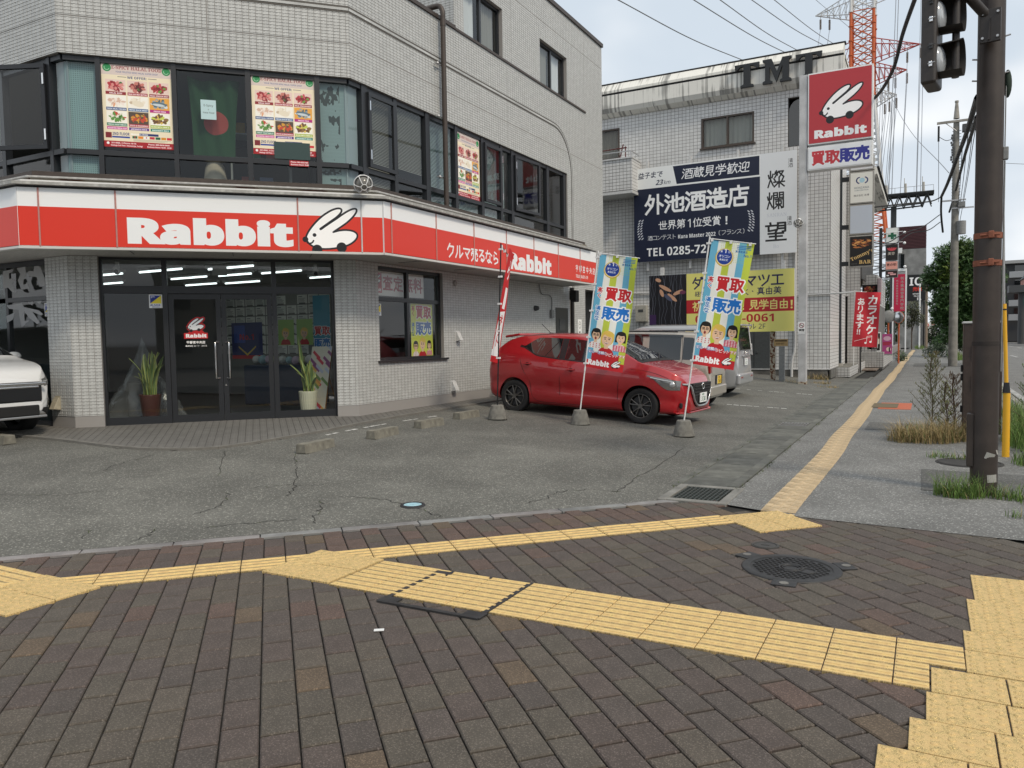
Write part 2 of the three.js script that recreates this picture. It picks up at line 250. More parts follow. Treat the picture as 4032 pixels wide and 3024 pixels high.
// white rabbit-on-wheels emblem in a 100 x 86 box whose top left is x, y
function emblem(g, x, y, w, line = 3.4, halo) {
  g.save(); g.translate(x, y); g.scale(w / 100, w / 100); g.lineJoin = g.lineCap = 'round';
  const body = () => {
    g.beginPath(); g.moveTo(6, 57); g.bezierCurveTo(9, 44, 28, 22, 44, 12); g.bezierCurveTo(54, 5, 66, 1, 69, 5); g.bezierCurveTo(72, 10, 62, 19, 50, 27);
    g.lineTo(32, 41); g.lineTo(60, 22); g.bezierCurveTo(78, 8, 92, 0, 96, 4); g.bezierCurveTo(99, 9, 86, 23, 74, 32); g.lineTo(54, 46);
    g.bezierCurveTo(70, 40, 88, 40, 95, 47); g.bezierCurveTo(101, 55, 88, 66, 76, 70); g.bezierCurveTo(58, 76, 36, 78, 24, 75); g.bezierCurveTo(12, 70, 8, 66, 6, 57); g.closePath();
  };
  if (halo) { body(); g.strokeStyle = halo; g.lineWidth = 15; g.stroke(); }
  body(); g.fillStyle = '#fff'; g.fill(); g.strokeStyle = '#15151a'; g.lineWidth = line; g.stroke();
  g.lineWidth = line * 1.4; g.beginPath(); g.moveTo(32, 41); g.lineTo(58, 22); g.stroke();
  g.fillStyle = '#15151a';
  for (const [a, b, r] of [[5, 60, 5], [21, 52, 3.2], [25, 78, 9], [68, 73, 9]]) { g.beginPath(); g.arc(a, b, r, 0, 7); g.fill(); }
  g.lineWidth = line * 0.8; g.beginPath(); g.moveTo(8, 66); g.quadraticCurveTo(16, 69, 19, 62); g.stroke(); g.restore();
}
const cmat = (t, r = 0.45, o = {}) => new THREE.MeshStandardMaterial({ map: t, roughness: r, ...o });
// thin printed sheet: a box whose front (+z) carries the print, its edges plain
function sheet(name, w, h, d, tex, parent, edge = M.whitePlain, r = 0.45) {
  const g = new THREE.BoxGeometry(w, h, d), m = cmat(tex, r);
  const o = new THREE.Mesh(g, [edge, edge, edge, edge, m, edge]); o.name = parent === scene ? numbered(name) : name; o.castShadow = o.receiveShadow = true; parent.add(o); return o;
}
// ---------- the ground ----------
const CR = '-7.04 -7.26 -6.68 -6.92 -6.32 -6.54 -5.98 -6.2 -5.73 -5.87 -5.58 -5.63;-6.21 -5.47 -6.04 -5.28 -5.87 -5.05 -5.85 -4.88 -5.88 -4.74;-5.17 -5.68 -4.99 -5.46 -4.86 -5.24 -4.7 -5.05;-5.43 -4.5 -5.33 -4.63 -5.13 -4.87 -4.92 -5.05;-6.25 -4.01 -6.06 -3.84;-5.78 -4.31 -5.69 -4.18 -5.61 -3.94;-6.17 -5.71 -6.02 -5.86 -5.87 -6.02 -5.45 -6.29;-5.12 -5.9 -4.87 -5.96 -4.62 -6 -4.41 -5.92 -4.18 -5.89 -3.93 -5.78 -3.83 -5.75;-3.35 -6.52 -3.28 -6.79 -3.3 -7.04 -3.19 -7.21 -3.04 -7.35 -2.84 -7.39 -2.76 -7.4;-2.77 -7.39 -2.82 -8.06 -2.86 -8.79 -2.97 -10.51;-8.24 -5.51 -8.39 -5.7 -8.51 -6.04 -8.53 -6.35;-6.91 -5.95 -7.75 -6.77 -8 -6.97;-7.3 -5.1 -7.6 -4.6 -8.2 -4.3'.split(';').map((s) => s.split(' ').map(Number));
function stones(n, cells, base, amp, s) {           // chippings set in bitumen
  return dtex(n, (u, v, i, j) => {
    const x = u * cells, y = v * cells, xi = Math.floor(x), yi = Math.floor(y); let b = 9, id = 0;
    for (let a = -1; a < 2; a++) for (let c = -1; c < 2; c++) { const p = ((xi + a) % cells + cells) % cells, q = ((yi + c) % cells + cells) % cells, dx = xi + a + h2(p, q, s) - x, dy = yi + c + h2(p, q, s + 1) - y, d = dx * dx + dy * dy; if (d < b) { b = d; id = h2(p, q, s + 2); } }
    const k = b < 0.18 ? 1 : 0.25, w = id > 0.93 ? 2.4 : id > 0.8 ? 1.2 : id - 0.45;
    const l = base + amp * w * k + (fbm(u * 6, v * 6, 4, 6, s + 5) - 0.5) * 0.14 + (h2(i, j, s) - 0.5) * 0.06;
    return [l * 1.0, l * 0.995, l * 0.965];
  });
}
const aspTex = stones(1024, 190, 0.56, 0.13, 11), aspBump = stones(512, 95, 0.5, 0.25, 51); aspBump.colorSpace = THREE.NoColorSpace;
const asphalt = (c, o = {}) => mat(c, 0.9, { map: rep(aspTex, 2.6), bumpMap: rep(aspBump, 1.3), bumpScale: 0.004, ...o });
const lotMat = asphalt([0.46, 0.462, 0.448], { vertexColors: true }), walkMat = asphalt([0.58, 0.59, 0.60], { vertexColors: true }), roadMat = asphalt([0.52, 0.52, 0.53]), patchMat = asphalt([0.33, 0.335, 0.34]);
function sheetGrid(x0, x1, z0, z1, nx, nz, yf, inside, cf) {
  const pos = [], col = [], uv = [], idx = [];
  for (let j = 0; j <= nz; j++) for (let i = 0; i <= nx; i++) { const x = lerp(x0, x1, i / nx), z = lerp(z0, z1, j / nz), c = cf ? cf(x, z) : 1; pos.push(x, yf(x, z), z); col.push(c, c, c); uv.push(x, z); }
  for (let j = 0; j < nz; j++) for (let i = 0; i < nx; i++) { const a = j * (nx + 1) + i, b = a + 1, c = a + nx + 1, d = c + 1; if (!inside || inside(lerp(x0, x1, (i + 0.5) / nx), lerp(z0, z1, (j + 0.5) / nz))) idx.push(a, c, b, b, c, d); }
  const g = new THREE.BufferGeometry(); g.setAttribute('position', new THREE.Float32BufferAttribute(pos, 3)); g.setAttribute('color', new THREE.Float32BufferAttribute(col, 3)); g.setAttribute('uv', new THREE.Float32BufferAttribute(uv, 2)); g.setIndex(idx); g.computeVertexNormals(); return g;
}
const e12 = (a, b) => V(E1.x * a + E2.x * b, 0, E1.z * a + E2.z * b);
struct('road', sheetGrid(-1500, 1500, -1500, 1500, 60, 60, () => -0.13), roadMat);
{ // car park: rises from the kerb and the gutter towards the building; one mesh cut along the kerb line
  const pos = [], col = [], uv = [], idx = [], NI = 120, NJ = 150;
  const yOf = (x, z) => Math.min(0.345, lotY(x, z));
  // a runs along the kerb, t away from it; the right edge is the gutter line x = SLABX
  for (let j = 0; j <= NJ; j++) { const t = 30 * Math.pow(j / NJ, 1.3), b = KERB - t - 0.02, aMax = (SLABX - E2.x * b) / E1.x, aMin = -16;
    for (let i = 0; i <= NI; i++) { const a = lerp(aMin, aMax, i / NI), p = e12(a, b); pos.push(p.x, yOf(p.x, p.z), p.z); uv.push(p.x, p.z);
      const c = 0.90 + (fbm(p.x * 0.45 + 20, p.z * 0.45 + 60, 4) - 0.5) * 0.42 + (fbm(p.x * 2.2 + 5, p.z * 2.2 + 50, 3) - 0.5) * 0.16; col.push(c, c, c * 0.985); } }
  for (let j = 0; j < NJ; j++) for (let i = 0; i < NI; i++) { const a = j * (NI + 1) + i, b = a + 1, c = a + NI + 1, d = c + 1; idx.push(a, b, c, b, d, c); }
  const g = new THREE.BufferGeometry(); g.setAttribute('position', new THREE.Float32BufferAttribute(pos, 3)); g.setAttribute('color', new THREE.Float32BufferAttribute(col, 3)); g.setAttribute('uv', new THREE.Float32BufferAttribute(uv, 2)); g.setIndex(idx); g.computeVertexNormals();
  const lot = struct('car_park', g, lotMat), m = mb(), ms = mb();
  for (const q of CR) { // wandering open cracks
    const pts = []; for (let i = 0; i + 3 < q.length; i += 2) for (let k = 0; k < 6; k++) pts.push([lerp(q[i], q[i + 2], k / 6), lerp(q[i + 1], q[i + 3], k / 6)]);
    pts.push(q.slice(-2)); const pp = pts.map(([x, z], i) => [x + (i ? rr(-0.028, 0.028) : 0), z + rr(-0.028, 0.028), rr(0.0015, 0.0055)]);
    for (let i = 0; i + 1 < pp.length; i++) { const [x, z, w] = pp[i], [X, Z, W] = pp[i + 1], d = Math.hypot(X - x, Z - z) || 1, nx = -(Z - z) / d, nz = (X - x) / d, y = (a, b) => yOf(a, b) + 0.004;
      (rnd() < 0.12 ? ms : m).quad(V(x + nx * w, y(x, z), z + nz * w), V(X + nx * W, y(X, Z), Z + nz * W), V(X - nx * W, y(X, Z), Z - nz * W), V(x - nx * w, y(x, z), z - nz * w)); }
  }
  m.build('crack', mat([0.022, 0.021, 0.02], 1), lot); ms.build('moss_crack', mat([0.06, 0.075, 0.03], 1), lot);
  // worn white bay lines
  const wl = mb(), line = (x0, z0, x1, z1, w) => { const n = Math.ceil(Math.hypot(x1 - x0, z1 - z0) / 0.14); for (let i = 0; i < n; i++) { if (h2(i, n, 77) < 0.42) continue; const a = i / n, b = (i + 0.7 + 0.25 * rnd()) / n, d = Math.hypot(x1 - x0, z1 - z0), nx = -(z1 - z0) / d * w * rr(0.5, 1), nz = (x1 - x0) / d * w * rr(0.5, 1), P = (t, s) => { const x = lerp(x0, x1, t) + nx * s, z = lerp(z0, z1, t) + nz * s; return V(x, yOf(x, z) + 0.005, z); }; wl.quad(P(a, 1), P(b, 1), P(b, -1), P(a, -1)); } };
  line(-7.62, -8.5, -7.5, -11.2, 0.035); line(-6.5, -16.2, -2.6, -17.2, 0.05); line(-5.2, -21, -2.6, -21.4, 0.05);
  wl.build('worn_line', mat([0.55, 0.55, 0.53], 0.9), lot);
}
{ // pavement along the street: one slab with a rounded front edge against the paving
  const fz = (x) => x < -0.93 ? lerp(-7.30, -7.03, sat((x + 1.70) / 0.77)) : lerp(-7.03, -6.90, sat((x + 0.93) / 1.5)) + 0;
  const nx = 24, nz = 180, g = sheetGrid(0, 1, 0, 1, nx, nz, () => 0.004, null, null), p = g.attributes.position, c = g.attributes.color, u = g.attributes.uv;
  for (let i = 0; i < p.count; i++) { const x = lerp(-1.70, 1.75, p.getX(i)), z = lerp(fz(x), -130, Math.pow(p.getZ(i), 1.7)); p.setXYZ(i, x, 0.004, z); u.setXY(i, x, z);
    const k = 0.92 + (fbm(x * 0.7 + 9, z * 0.35 + 300, 4) - 0.5) * 0.3 - (z < -24 ? 0.22 : 0) * (x < -0.9 ? 1 : 0); c.setXYZ(i, k, k, k * 1.01); }
  g.setIndex(Array.from(g.index.array).map((v, i, a) => a[i - (i % 3) + [0, 2, 1][i % 3]])); g.computeVertexNormals();
  const s = struct('pavement', g, walkMat);
  mb().box(1.80, -0.06, -68, 0.14, 0.15, 122).build('kerb', M.concrete, s);
  const pm = mb(), patch = (a) => { const q = a.map(([x, z]) => V(x, 0.008, z)); pm.quad(q[0], q[1], q[2], q[3]); };
  patch([[-0.05, -10.1], [-0.04, -8.73], [1.72, -8.60], [1.72, -10.0]]); patch([[-0.9, -15.2], [-0.9, -14.0], [0.1, -14.0], [0.1, -15.1]]); patch([[-0.6, -46], [-0.6, -41], [1.7, -41], [1.7, -46]]);
  pm.build('asphalt_patch', patchMat, s);
}
// ---------- paving of the corner ----------
const pavTex = stones(512, 110, 0.74, 0.17, 23);
const PW = 0.1545, PL = 0.2538;
function paverGeo(w, l, h, c, k) {
  const x = w / 2, z = l / 2, a = x - c, b = z - c, g = new THREE.BufferGeometry(), q = [], U = [], F = (...v) => { for (const i of [0, 1, 2, 0, 2, 3]) { q.push(...v[i]); U.push(v[i][0] + k * 0.37, v[i][2] + k * 0.73); } };
  F([-a, 0, b], [a, 0, b], [a, 0, -b], [-a, 0, -b]);
  F([-x, -c, z], [x, -c, z], [a, 0, b], [-a, 0, b]); F([x, -c, z], [x, -c, -z], [a, 0, -b], [a, 0, b]); F([x, -c, -z], [-x, -c, -z], [-a, 0, -b], [a, 0, -b]); F([-x, -c, -z], [-x, -c, z], [-a, 0, b], [-a, 0, -b]);
  F([-x, -h, z], [x, -h, z], [x, -c, z], [-x, -c, z]); F([x, -h, z], [x, -h, -z], [x, -c, -z], [x, -c, z]); F([x, -h, -z], [-x, -h, -z], [-x, -c, -z], [x, -c, -z]); F([-x, -h, -z], [-x, -h, z], [-x, -c, z], [-x, -c, -z]);
  g.setAttribute('position', new THREE.Float32BufferAttribute(q, 3)); g.setAttribute('uv', new THREE.Float32BufferAttribute(U, 2)); g.computeVertexNormals(); return g;
}
camera.updateMatrixWorld(); camera.aspect = 4 / 3; camera.updateProjectionMatrix();
const inView = (p, m = 1.06) => { const q = p.clone().project(camera); return q.z < 1 && Math.abs(q.x) < m && Math.abs(q.y) < m; };
{
  const s = struct('brick_paving', (() => { const a = e12(-14, KERB + 0.1), b = e12(4.2, KERB + 0.1), sh = new THREE.Shape([[a.x, -a.z], [b.x, -b.z], [0.8, 7.28], [3.0, 7.0], [3.0, -6], [-16, -6]].map((v) => new THREE.Vector2(...v))); return new THREE.ShapeGeometry(sh).rotateX(-Math.PI / 2).translate(0, -0.016, 0); })(), mat([0.030, 0.029, 0.026], 1, { map: rep(worn, 0.4) }));
  const geos = [0, 1, 2, 3, 4].map((k) => paverGeo(PW - 0.007, PL - 0.014, 0.05, 0.006, k));
  const tones = [[0.148, 0.122, 0.114], [0.152, 0.132, 0.112], [0.138, 0.116, 0.108], [0.160, 0.136, 0.116], [0.146, 0.116, 0.108], [0.154, 0.134, 0.116], [0.182, 0.126, 0.110], [0.134, 0.116, 0.106], [0.196, 0.146, 0.106]];
  const mats = tones.map((t) => mat(t, 0.85, { map: rep(pavTex, 0.62), bumpMap: rep(bumpFine, 0.16), bumpScale: 0.0015 })), all = [];
  for (let c = -70; c < 34; c++) for (let r = -30; r < 20; r++) {
    const a = 0.067 + (c + 0.5) * PW, b = -4.338 + (r + 0.5) * PL + (c & 1 ? 0.113 : 0), p = e12(a, b);
    if (b < KERB + 0.2 - 0.11 || p.z > 3 || p.z < -7.4 || p.x > 2.6) continue;
    if (p.x > -1.64 && p.z < (p.x < -0.2 ? -7.1 : -6.98)) continue;
    const red = b < -5.9 || (b > -5.6 && h2(c, r, 4) > 0.9), h = h2(c, r, 1), t = red ? (h < 0.45 ? 6 : h < 0.7 ? 4 : h < 0.85 ? 8 : 3) : h < 0.985 ? Math.floor(h * 6.09) : 8;
    p.y = rr(-0.0015, 0.0015); all.push({ p, t: Math.min(t, 8), k: (c * 3 + r * 7 + 900) % 5, d: p.distanceTo(camera.position), v: inView(p), ry: -AK + rr(-0.008, 0.008) });
  }
  all.sort((m, n) => (n.v - m.v) || m.d - n.d);
  const rest = [[], [], [], [], []];
  all.forEach((q, i) => { if (i < 300) { const m = mesh('paver', geos[q.k], mats[q.t], s); m.position.copy(q.p); m.rotation.y = Math.PI / 2 + q.ry; } else rest[q.k].push(q); });
  rest.forEach((l, k) => { const im = new THREE.InstancedMesh(geos[k], mat([1, 1, 1], 0.85, { map: rep(pavTex, 0.62), bumpMap: rep(bumpFine, 0.16), bumpScale: 0.0015 }), l.length), M4 = new THREE.Matrix4();
    l.forEach((q, i) => { im.setMatrixAt(i, M4.makeRotationY(Math.PI / 2 + q.ry).setPosition(q.p)); im.setColorAt(i, lin(...tones[q.t])); }); im.name = 'far_pavers'; im.userData.kind = 'stuff'; im.receiveShadow = true; s.add(im); });
  // kerb stones flush with the paving
  for (let i = 0; i < 24; i++) { const a = -12 + i * 0.66; if (a > 3.3) break; const c = e12(a + 0.33, KERB + 0.045); mb().rbox(c.x, -0.04, c.z, 0.652, 0.086, 0.115, 0.006, Math.PI / 2 - AK).build('kerb_stone', conc([0.34 + 0.05 * h2(i, 1), 0.345, 0.34]), s); }
}
// ---------- yellow tactile paving ----------
const tileTex = (dots) => dtex(256, (u, v, i, j) => {
  const n = fbm(u * 14, v * 14, 4, 14, 5), g = h2(i, j, 6), w = dots ? 0.5 : Math.abs(((v * 4) % 1) - 0.5) * 2;       // grit lodged between the raised bars
  const dirt = (g * 0.55 + n * 0.6) > (dots ? 0.74 : lerp(0.93, 0.50, sst(0.55, 0.85, w))) ? 0.55 : 1, k = (0.93 + (n - 0.5) * 0.22) * dirt;
  return [0.965 * k, 0.865 * k * (0.96 + 0.05 * n), 0.60 * k];
});
const MTB = mat([0.83, 0.79, 0.74], 0.75, { map: tileTex(false) }), MTD = mat([0.83, 0.79, 0.74], 0.75, { map: tileTex(true) }), MTAN = mat([0.78, 0.60, 0.37], 0.85, { map: rep(worn, 0.9) });
const T = 0.3;
function uv01(g, w, l) { const p = g.attributes.position, u = new Float32Array(p.count * 2); for (let i = 0; i < p.count; i++) { u[2 * i] = p.getX(i) / w + 0.5; u[2 * i + 1] = p.getZ(i) / l + 0.5; } g.setAttribute('uv', new THREE.BufferAttribute(u, 2)); return g; }
function barTile(w, l, nb = 4, x0 = 0.012) {
  const m = mb().rbox(0, -0.006, 0, w - 0.005, 0.02, l - 0.005, 0.003);
  for (let i = 0; i < nb; i++) { const z = (i + 0.5) / nb * l - l / 2, h = 0.011, t = 0.0085, L = w / 2 - x0; m.add(extr([[-h, 0], [h, 0], [t, 0.005], [-t, 0.005]], 2 * L).translate(0, 0, -L).rotateY(Math.PI / 2).translate(0, 0.004, z)); }
  return uv01(m.geo(), T, T);
}
const dome = new THREE.LatheGeometry([[0.0001, 0.005], [0.008, 0.0048], [0.0115, 0.0036], [0.0145, 0]].map((v) => new THREE.Vector2(...v)), 10);
function dotTile(w, l) {
  const m = mb().rbox(0, -0.006, 0, w - 0.005, 0.02, l - 0.005, 0.003), nx = Math.max(1, Math.round(w / 0.06)), nz = Math.max(1, Math.round(l / 0.06));
  for (let i = 0; i < nx; i++) for (let j = 0; j < nz; j++) m.add(dome.clone().translate((i + 0.5) / nx * w - w / 2, 0.004, (j + 0.5) / nz * l - l / 2));
  return uv01(m.geo(), T, T);
}
const GB = barTile(T, T), GBh = barTile(T / 2, T), GD = dotTile(T, T), GDs = dotTile(T, 0.285);
{
  const s = tag(new THREE.Group(), null, null, null, 'structure'); s.name = numbered('tactile_paving'); scene.add(s);
  const put1 = (geo, m, x, z, ry = 0, y = 0.004) => { const o = mesh('tactile_tile', geo, m, s); o.position.set(x, y + rr(-0.001, 0.001), z); o.rotation.y = ry + rr(-0.004, 0.004); return o; };
  for (let i = 0; i < 12; i++) { const x = -3.43 + 0.3007 * (i + 0.5); put1(GB, MTB, x, -4.255); if (i < 11) put1(GB, MTB, x, -3.955); else put1(GBh, MTB, -0.047, -3.955); }
  for (const i of [0, 1]) for (const j of [0, 1]) { put1(GD, MTD, -3.90 + 0.301 * i, -4.275 + 0.301 * j, 0, 0.008); put1(GD, MTD, -5.21 + 0.301 * i, -2.97 + 0.301 * j, 0, 0.008); }
  for (const i of [-1, -2, -3]) for (const j of [0, 1]) put1(GB, MTB, -5.21 + 0.301 * i, -2.97 + 0.301 * j);
  for (let k = -12; k < 12; k++) { const a = 0.067 + 0.309 * k + 0.1545 - (k === 11 ? 0.02 : 0), p = e12(a, -5.766); put1(GB, MTB, p.x, p.z, -(AK - Math.PI / 2) - Math.PI, 0.003).scale.x = k === 11 ? 0.9 : 1.025; }
  for (const i of [0, 1]) for (const j of [0, 1]) { const p = e12(3.86 + 0.301 * i, -5.715 + 0.301 * j); put1(GD, MTD, p.x, p.z, -(AK - Math.PI / 2), 0.008); }
  put1(GBh, MTB, -1.155, -7.02, Math.PI / 2, 0.004);
  // stepped field by the crossing: rows with their left ends
  const zs = [-5.76, -5.49, -5.22, -4.945, -4.665, -4.37, -4.08, -3.775, -3.495, -3.205, -2.915, -2.63], xs = [0.26, 0.26, 0.217, 0.217, 0.18, 0.177, 0.03, 0.01, -0.05, -0.153, -0.24, -0.30];
  for (let i = 0; i < 11; i++) for (let j = 0; j < 4; j++) put1(GDs, MTD, xs[i] + 0.1505 + 0.302 * j, (zs[i] + zs[i + 1]) / 2, 0, 0.005);
  // tan strip that runs up the street
  const tanG = (() => { const m = mb().box(0, -0.004, 0, 0.296, 0.012, 0.292); for (let i = 0; i < 4; i++) for (const k of [-1, 1]) m.rbox((i - 1.5) * 0.074, 0.003, k * 0.073 + (i & 1 ? 0.03 : -0.03), 0.05, 0.008, 0.125, 0.0035); return metric(m.geo()); })();
  for (let i = 0; i < 252; i++) { const o = mesh('tactile_tile', tanG, MTAN, s); o.position.set(-1.155 + (fbm(i * 0.08, 2, 2) - 0.5) * 0.12, 0.006, -7.30 - i * 0.2985); }
}
// ---------- gutter covers, kerb, grate, lids ----------
{
  const s = tag(new THREE.Group(), null, null, null, 'structure'); s.name = numbered('gutter_covers'); scene.add(s);
  const L = 0.5, slab = extr([[-0.235, -0.247], [-0.06, -0.247], [-0.06, -0.235], [0.06, -0.235], [0.06, -0.247], [0.235, -0.247], [0.235, 0.247], [0.06, 0.247], [0.06, 0.235], [-0.06, 0.235], [-0.06, 0.247], [-0.235, 0.247]], 0.06, 0.003).rotateX(-Math.PI / 2);
  metric(slab); const ms = [0, 1, 2, 3].map((k) => conc([0.150 + 0.02 * k, 0.155 + 0.02 * k, 0.140 + 0.017 * k], 1.1));
  mb().box(-2.07, -0.05, -27, 0.49, 0.04, 38).build('gutter_bed', mat([0.02, 0.02, 0.018], 1), s);
  for (let i = 0; i < 44; i++) { const z = -8.38 - i * L; if (i === 12) { const m = mb(); for (let k = 0; k < 9; k++) m.box(-2.28 + k * 0.053, 0.0, z, 0.012, 0.03, 0.46); m.box(-2.07, 0, z + 0.235, 0.47, 0.032, 0.02).box(-2.07, 0, z - 0.235, 0.47, 0.032, 0.02); m.build('steel_grating', M.steel, s); continue; } const o = mesh('cover_slab', slab, ms[i * 7 % 4], s); o.position.set(-2.07, -0.058 + rr(-0.002, 0.003), z); }
  for (let i = 0; i < 38; i++) { const o = mb().rbox(-1.765, -0.03, -8.4 - i * 0.6, 0.115, 0.11, 0.592, 0.012).build('kerb_stone', ms[i % 4], s); }
  mb().rbox(-2.355, -0.03, -19, 0.085, 0.085, 22, 0.01).build('gutter_edge', ms[2], s);
  const g = thing('drain_grate', 'square cast iron drain grate in a concrete surround at the end of the gutter', 'drain grate', [-1.98, 0, -7.68]), f = mb();
  f.rbox(-0.29, -0.03, 0, 0.09, 0.09, 0.84, 0.01).rbox(0.29, -0.03, 0, 0.09, 0.09, 0.84, 0.01).rbox(0, -0.03, 0.375, 0.49, 0.09, 0.09, 0.01).rbox(0, -0.03, -0.375, 0.49, 0.09, 0.09, 0.01); f.build('surround', conc([0.33, 0.325, 0.30]), g);
  const b = mb(); for (let i = 0; i < 11; i++) b.box(-0.215 + i * 0.043, -0.004, 0, 0.012, 0.03, 0.64); for (let i = 0; i < 9; i++) b.box(0, -0.006, -0.3 + i * 0.075, 0.45, 0.026, 0.014); b.build('grate', mat([0.055, 0.065, 0.062], 0.6, { metalness: 0.3 }), g);
  mb().box(0, -0.09, 0, 0.48, 0.02, 0.66).build('pit', mat([0.012, 0.012, 0.01], 1), g);
}
{
  const iron = mat([0.060, 0.060, 0.062], 0.55, { map: rep(worn, 0.5), metalness: 0.25 });
  const m = thing('manhole_cover', 'large round iron manhole cover with three corner lugs in the brick paving', 'manhole cover', [-0.80, 0, -5.45]);
  mb().add(new THREE.LatheGeometry([[0.265, 0.004], [0.27, 0.009], [0.315, 0.009], [0.325, 0.002], [0.325, -0.02]].map((v) => new THREE.Vector2(...v)), 40)).build('ring', iron, m);
  const lid = mb().cyl(0, -0.008, 0, 0.266, 0.266, 0.02, 40); for (let i = -7; i <= 7; i++) for (let j = -7; j <= 7; j++) { const x = i * 0.036 + (j & 1 ? 0.018 : 0), z = j * 0.034; if (Math.hypot(x, z) < 0.245 && Math.hypot(x, z) > 0.09 && Math.hypot(x - 0.1, z - 0.03) > 0.075) lid.box(x, 0.005, z, 0.022, 0.009, 0.012); }
  lid.add(new THREE.TorusGeometry(0.078, 0.008, 5, 24).rotateX(Math.PI / 2).translate(0, 0.004, 0)).add(new THREE.TorusGeometry(0.06, 0.006, 5, 6).rotateX(Math.PI / 2).translate(0, 0.004, 0)).add(new THREE.TorusGeometry(0.058, 0.007, 5, 24).rotateX(Math.PI / 2).translate(0.105, 0.004, 0.03)); lid.build('lid', iron, m);
  for (const a of [150, 30, -88]) { const x = Math.cos(a * R), z = -Math.sin(a * R), l = mb().rbox(x * 0.37, 0.002, z * 0.37, 0.11, 0.016, 0.15, 0.004, a * R); l.build('lug', iron, m); mb().cyl(x * 0.38, 0.011, z * 0.38, 0.03, 0.03, 0.004, 10).build('bolt', conc([0.3, 0.29, 0.27]), m); }
  const sm = thing('valve_cover', 'small dark round valve cover set in the brick paving above the manhole', 'valve cover', [-1.06, 0, -5.97]); mb().cyl(0, -0.004, 0, 0.10, 0.10, 0.018, 28).add(new THREE.TorusGeometry(0.085, 0.006, 5, 24).rotateX(Math.PI / 2).translate(0, 0.005, 0)).box(0, 0.006, 0, 0.06, 0.006, 0.018).build('lid', mat([0.05, 0.048, 0.046], 0.7), sm);
  const bl = thing('water_valve_cover', 'pale blue round lid in the asphalt near the kerb', 'valve cover', [-4.285, lotY(-4.285, -5.948), -5.948]);
  mb().add(new THREE.LatheGeometry([[0.085, 0.004], [0.09, 0.012], [0.115, 0.012], [0.125, -0.01]].map((v) => new THREE.Vector2(...v)), 28)).build('ring', mat([0.02, 0.02, 0.022], 0.7), bl);
  mb().cyl(0, 0, 0, 0.085, 0.085, 0.018, 28).box(0, 0.012, 0, 0.05, 0.006, 0.014).add(new THREE.TorusGeometry(0.06, 0.004, 5, 24).rotateX(Math.PI / 2).translate(0, 0.01, 0)).build('lid', mat([0.36, 0.56, 0.63], 0.5), bl);
  const fr = thing('service_hatch', 'dark square metal hatch frame around the yellow bar tiles', 'hatch', [-2.58, 0, -4.035]), F = mb();
  for (const k of [-1, 1]) F.box(k * 0.34, 0.004, 0, 0.032, 0.014, 0.71).box(0, 0.0045, k * 0.34, 0.71, 0.014, 0.032); F.build('frame', iron, fr);
  for (const [x, z] of [[-0.30, -0.30], [0.30, 0.30], [-0.30, 0.30]]) mb().rbox(x, 0.006, z, 0.13, 0.012, 0.09, 0.003).build('corner_plate', iron, fr);
  const op = thing('pavement_hatch', 'orange painted hatch with a dark lid across the pavement strip', 'hatch', [-0.68, 0, -18.75]); mb().box(0.08, 0.005, 0, 0.62, 0.012, 1.6).build('frame', M.orange, op); mb().rbox(-0.12, 0.012, 0, 0.5, 0.014, 1.05, 0.004).build('lid', mat([0.13, 0.10, 0.05], 0.7), op);
  const rm = thing('pavement_manhole', 'round manhole cover half overgrown by grass behind the brown pole', 'manhole cover', [0.46, 0, -10.78]); mb().cyl(0, 0.002, 0, 0.36, 0.36, 0.02, 32).add(new THREE.TorusGeometry(0.33, 0.01, 5, 32).rotateX(Math.PI / 2).translate(0, 0.01, 0)).build('lid', mat([0.06, 0.057, 0.055], 0.8, { map: rep(worn, 0.4) }), rm);
}
{ // scraps
  const l = (name, label, x, z, y, w) => tag(mb().box(x, y + 0.006, z, w, 0.003, w * 0.55, 0.6).build(name, M.whitePlain), label, 'paper scrap');
  l('paper_scrap', 'white scrap of paper on the brown paving bricks', -2.63, -3.31, 0, 0.055);
  l('paper_scrap', 'small white scrap on the asphalt beside the brown pole base', 0.30, -9.2, 0.004, 0.06);
}
// ---------- the corner building ----------
const frame = (o, u, n) => new THREE.Matrix4().makeBasis(u, V(0, 1, 0), n).setPosition(o);
const FC = frame(UL, DC, NCo), FR = frame(UR, DR, NRo), FL = frame(UL, V(1, 0, 0), NLo);
const fput = (o, F) => { o.applyMatrix4(F); return o; };
const fbuild = (m, name, material, parent, F, uvm = true) => fput(m.build(name, material, parent, uvm), F);
function cutRects(x0, x1, y0, y1, holes) {          // rectangle minus holes
  let l = [[x0, x1, y0, y1]];
  for (const [a, b, c, d] of holes) { const o = []; for (const [p, q, r, s] of l) { if (b <= p || a >= q || d <= r || c >= s) { o.push([p, q, r, s]); continue; }
    if (a > p) o.push([p, a, r, s]); if (b < q) o.push([b, q, r, s]); const m = Math.max(p, a), n = Math.min(q, b); if (c > r) o.push([m, n, r, c]); if (d < s) o.push([m, n, d, s]); } l = o; }
  return l.filter(([a, b, c, d]) => b - a > 0.004 && d - c > 0.004);
}
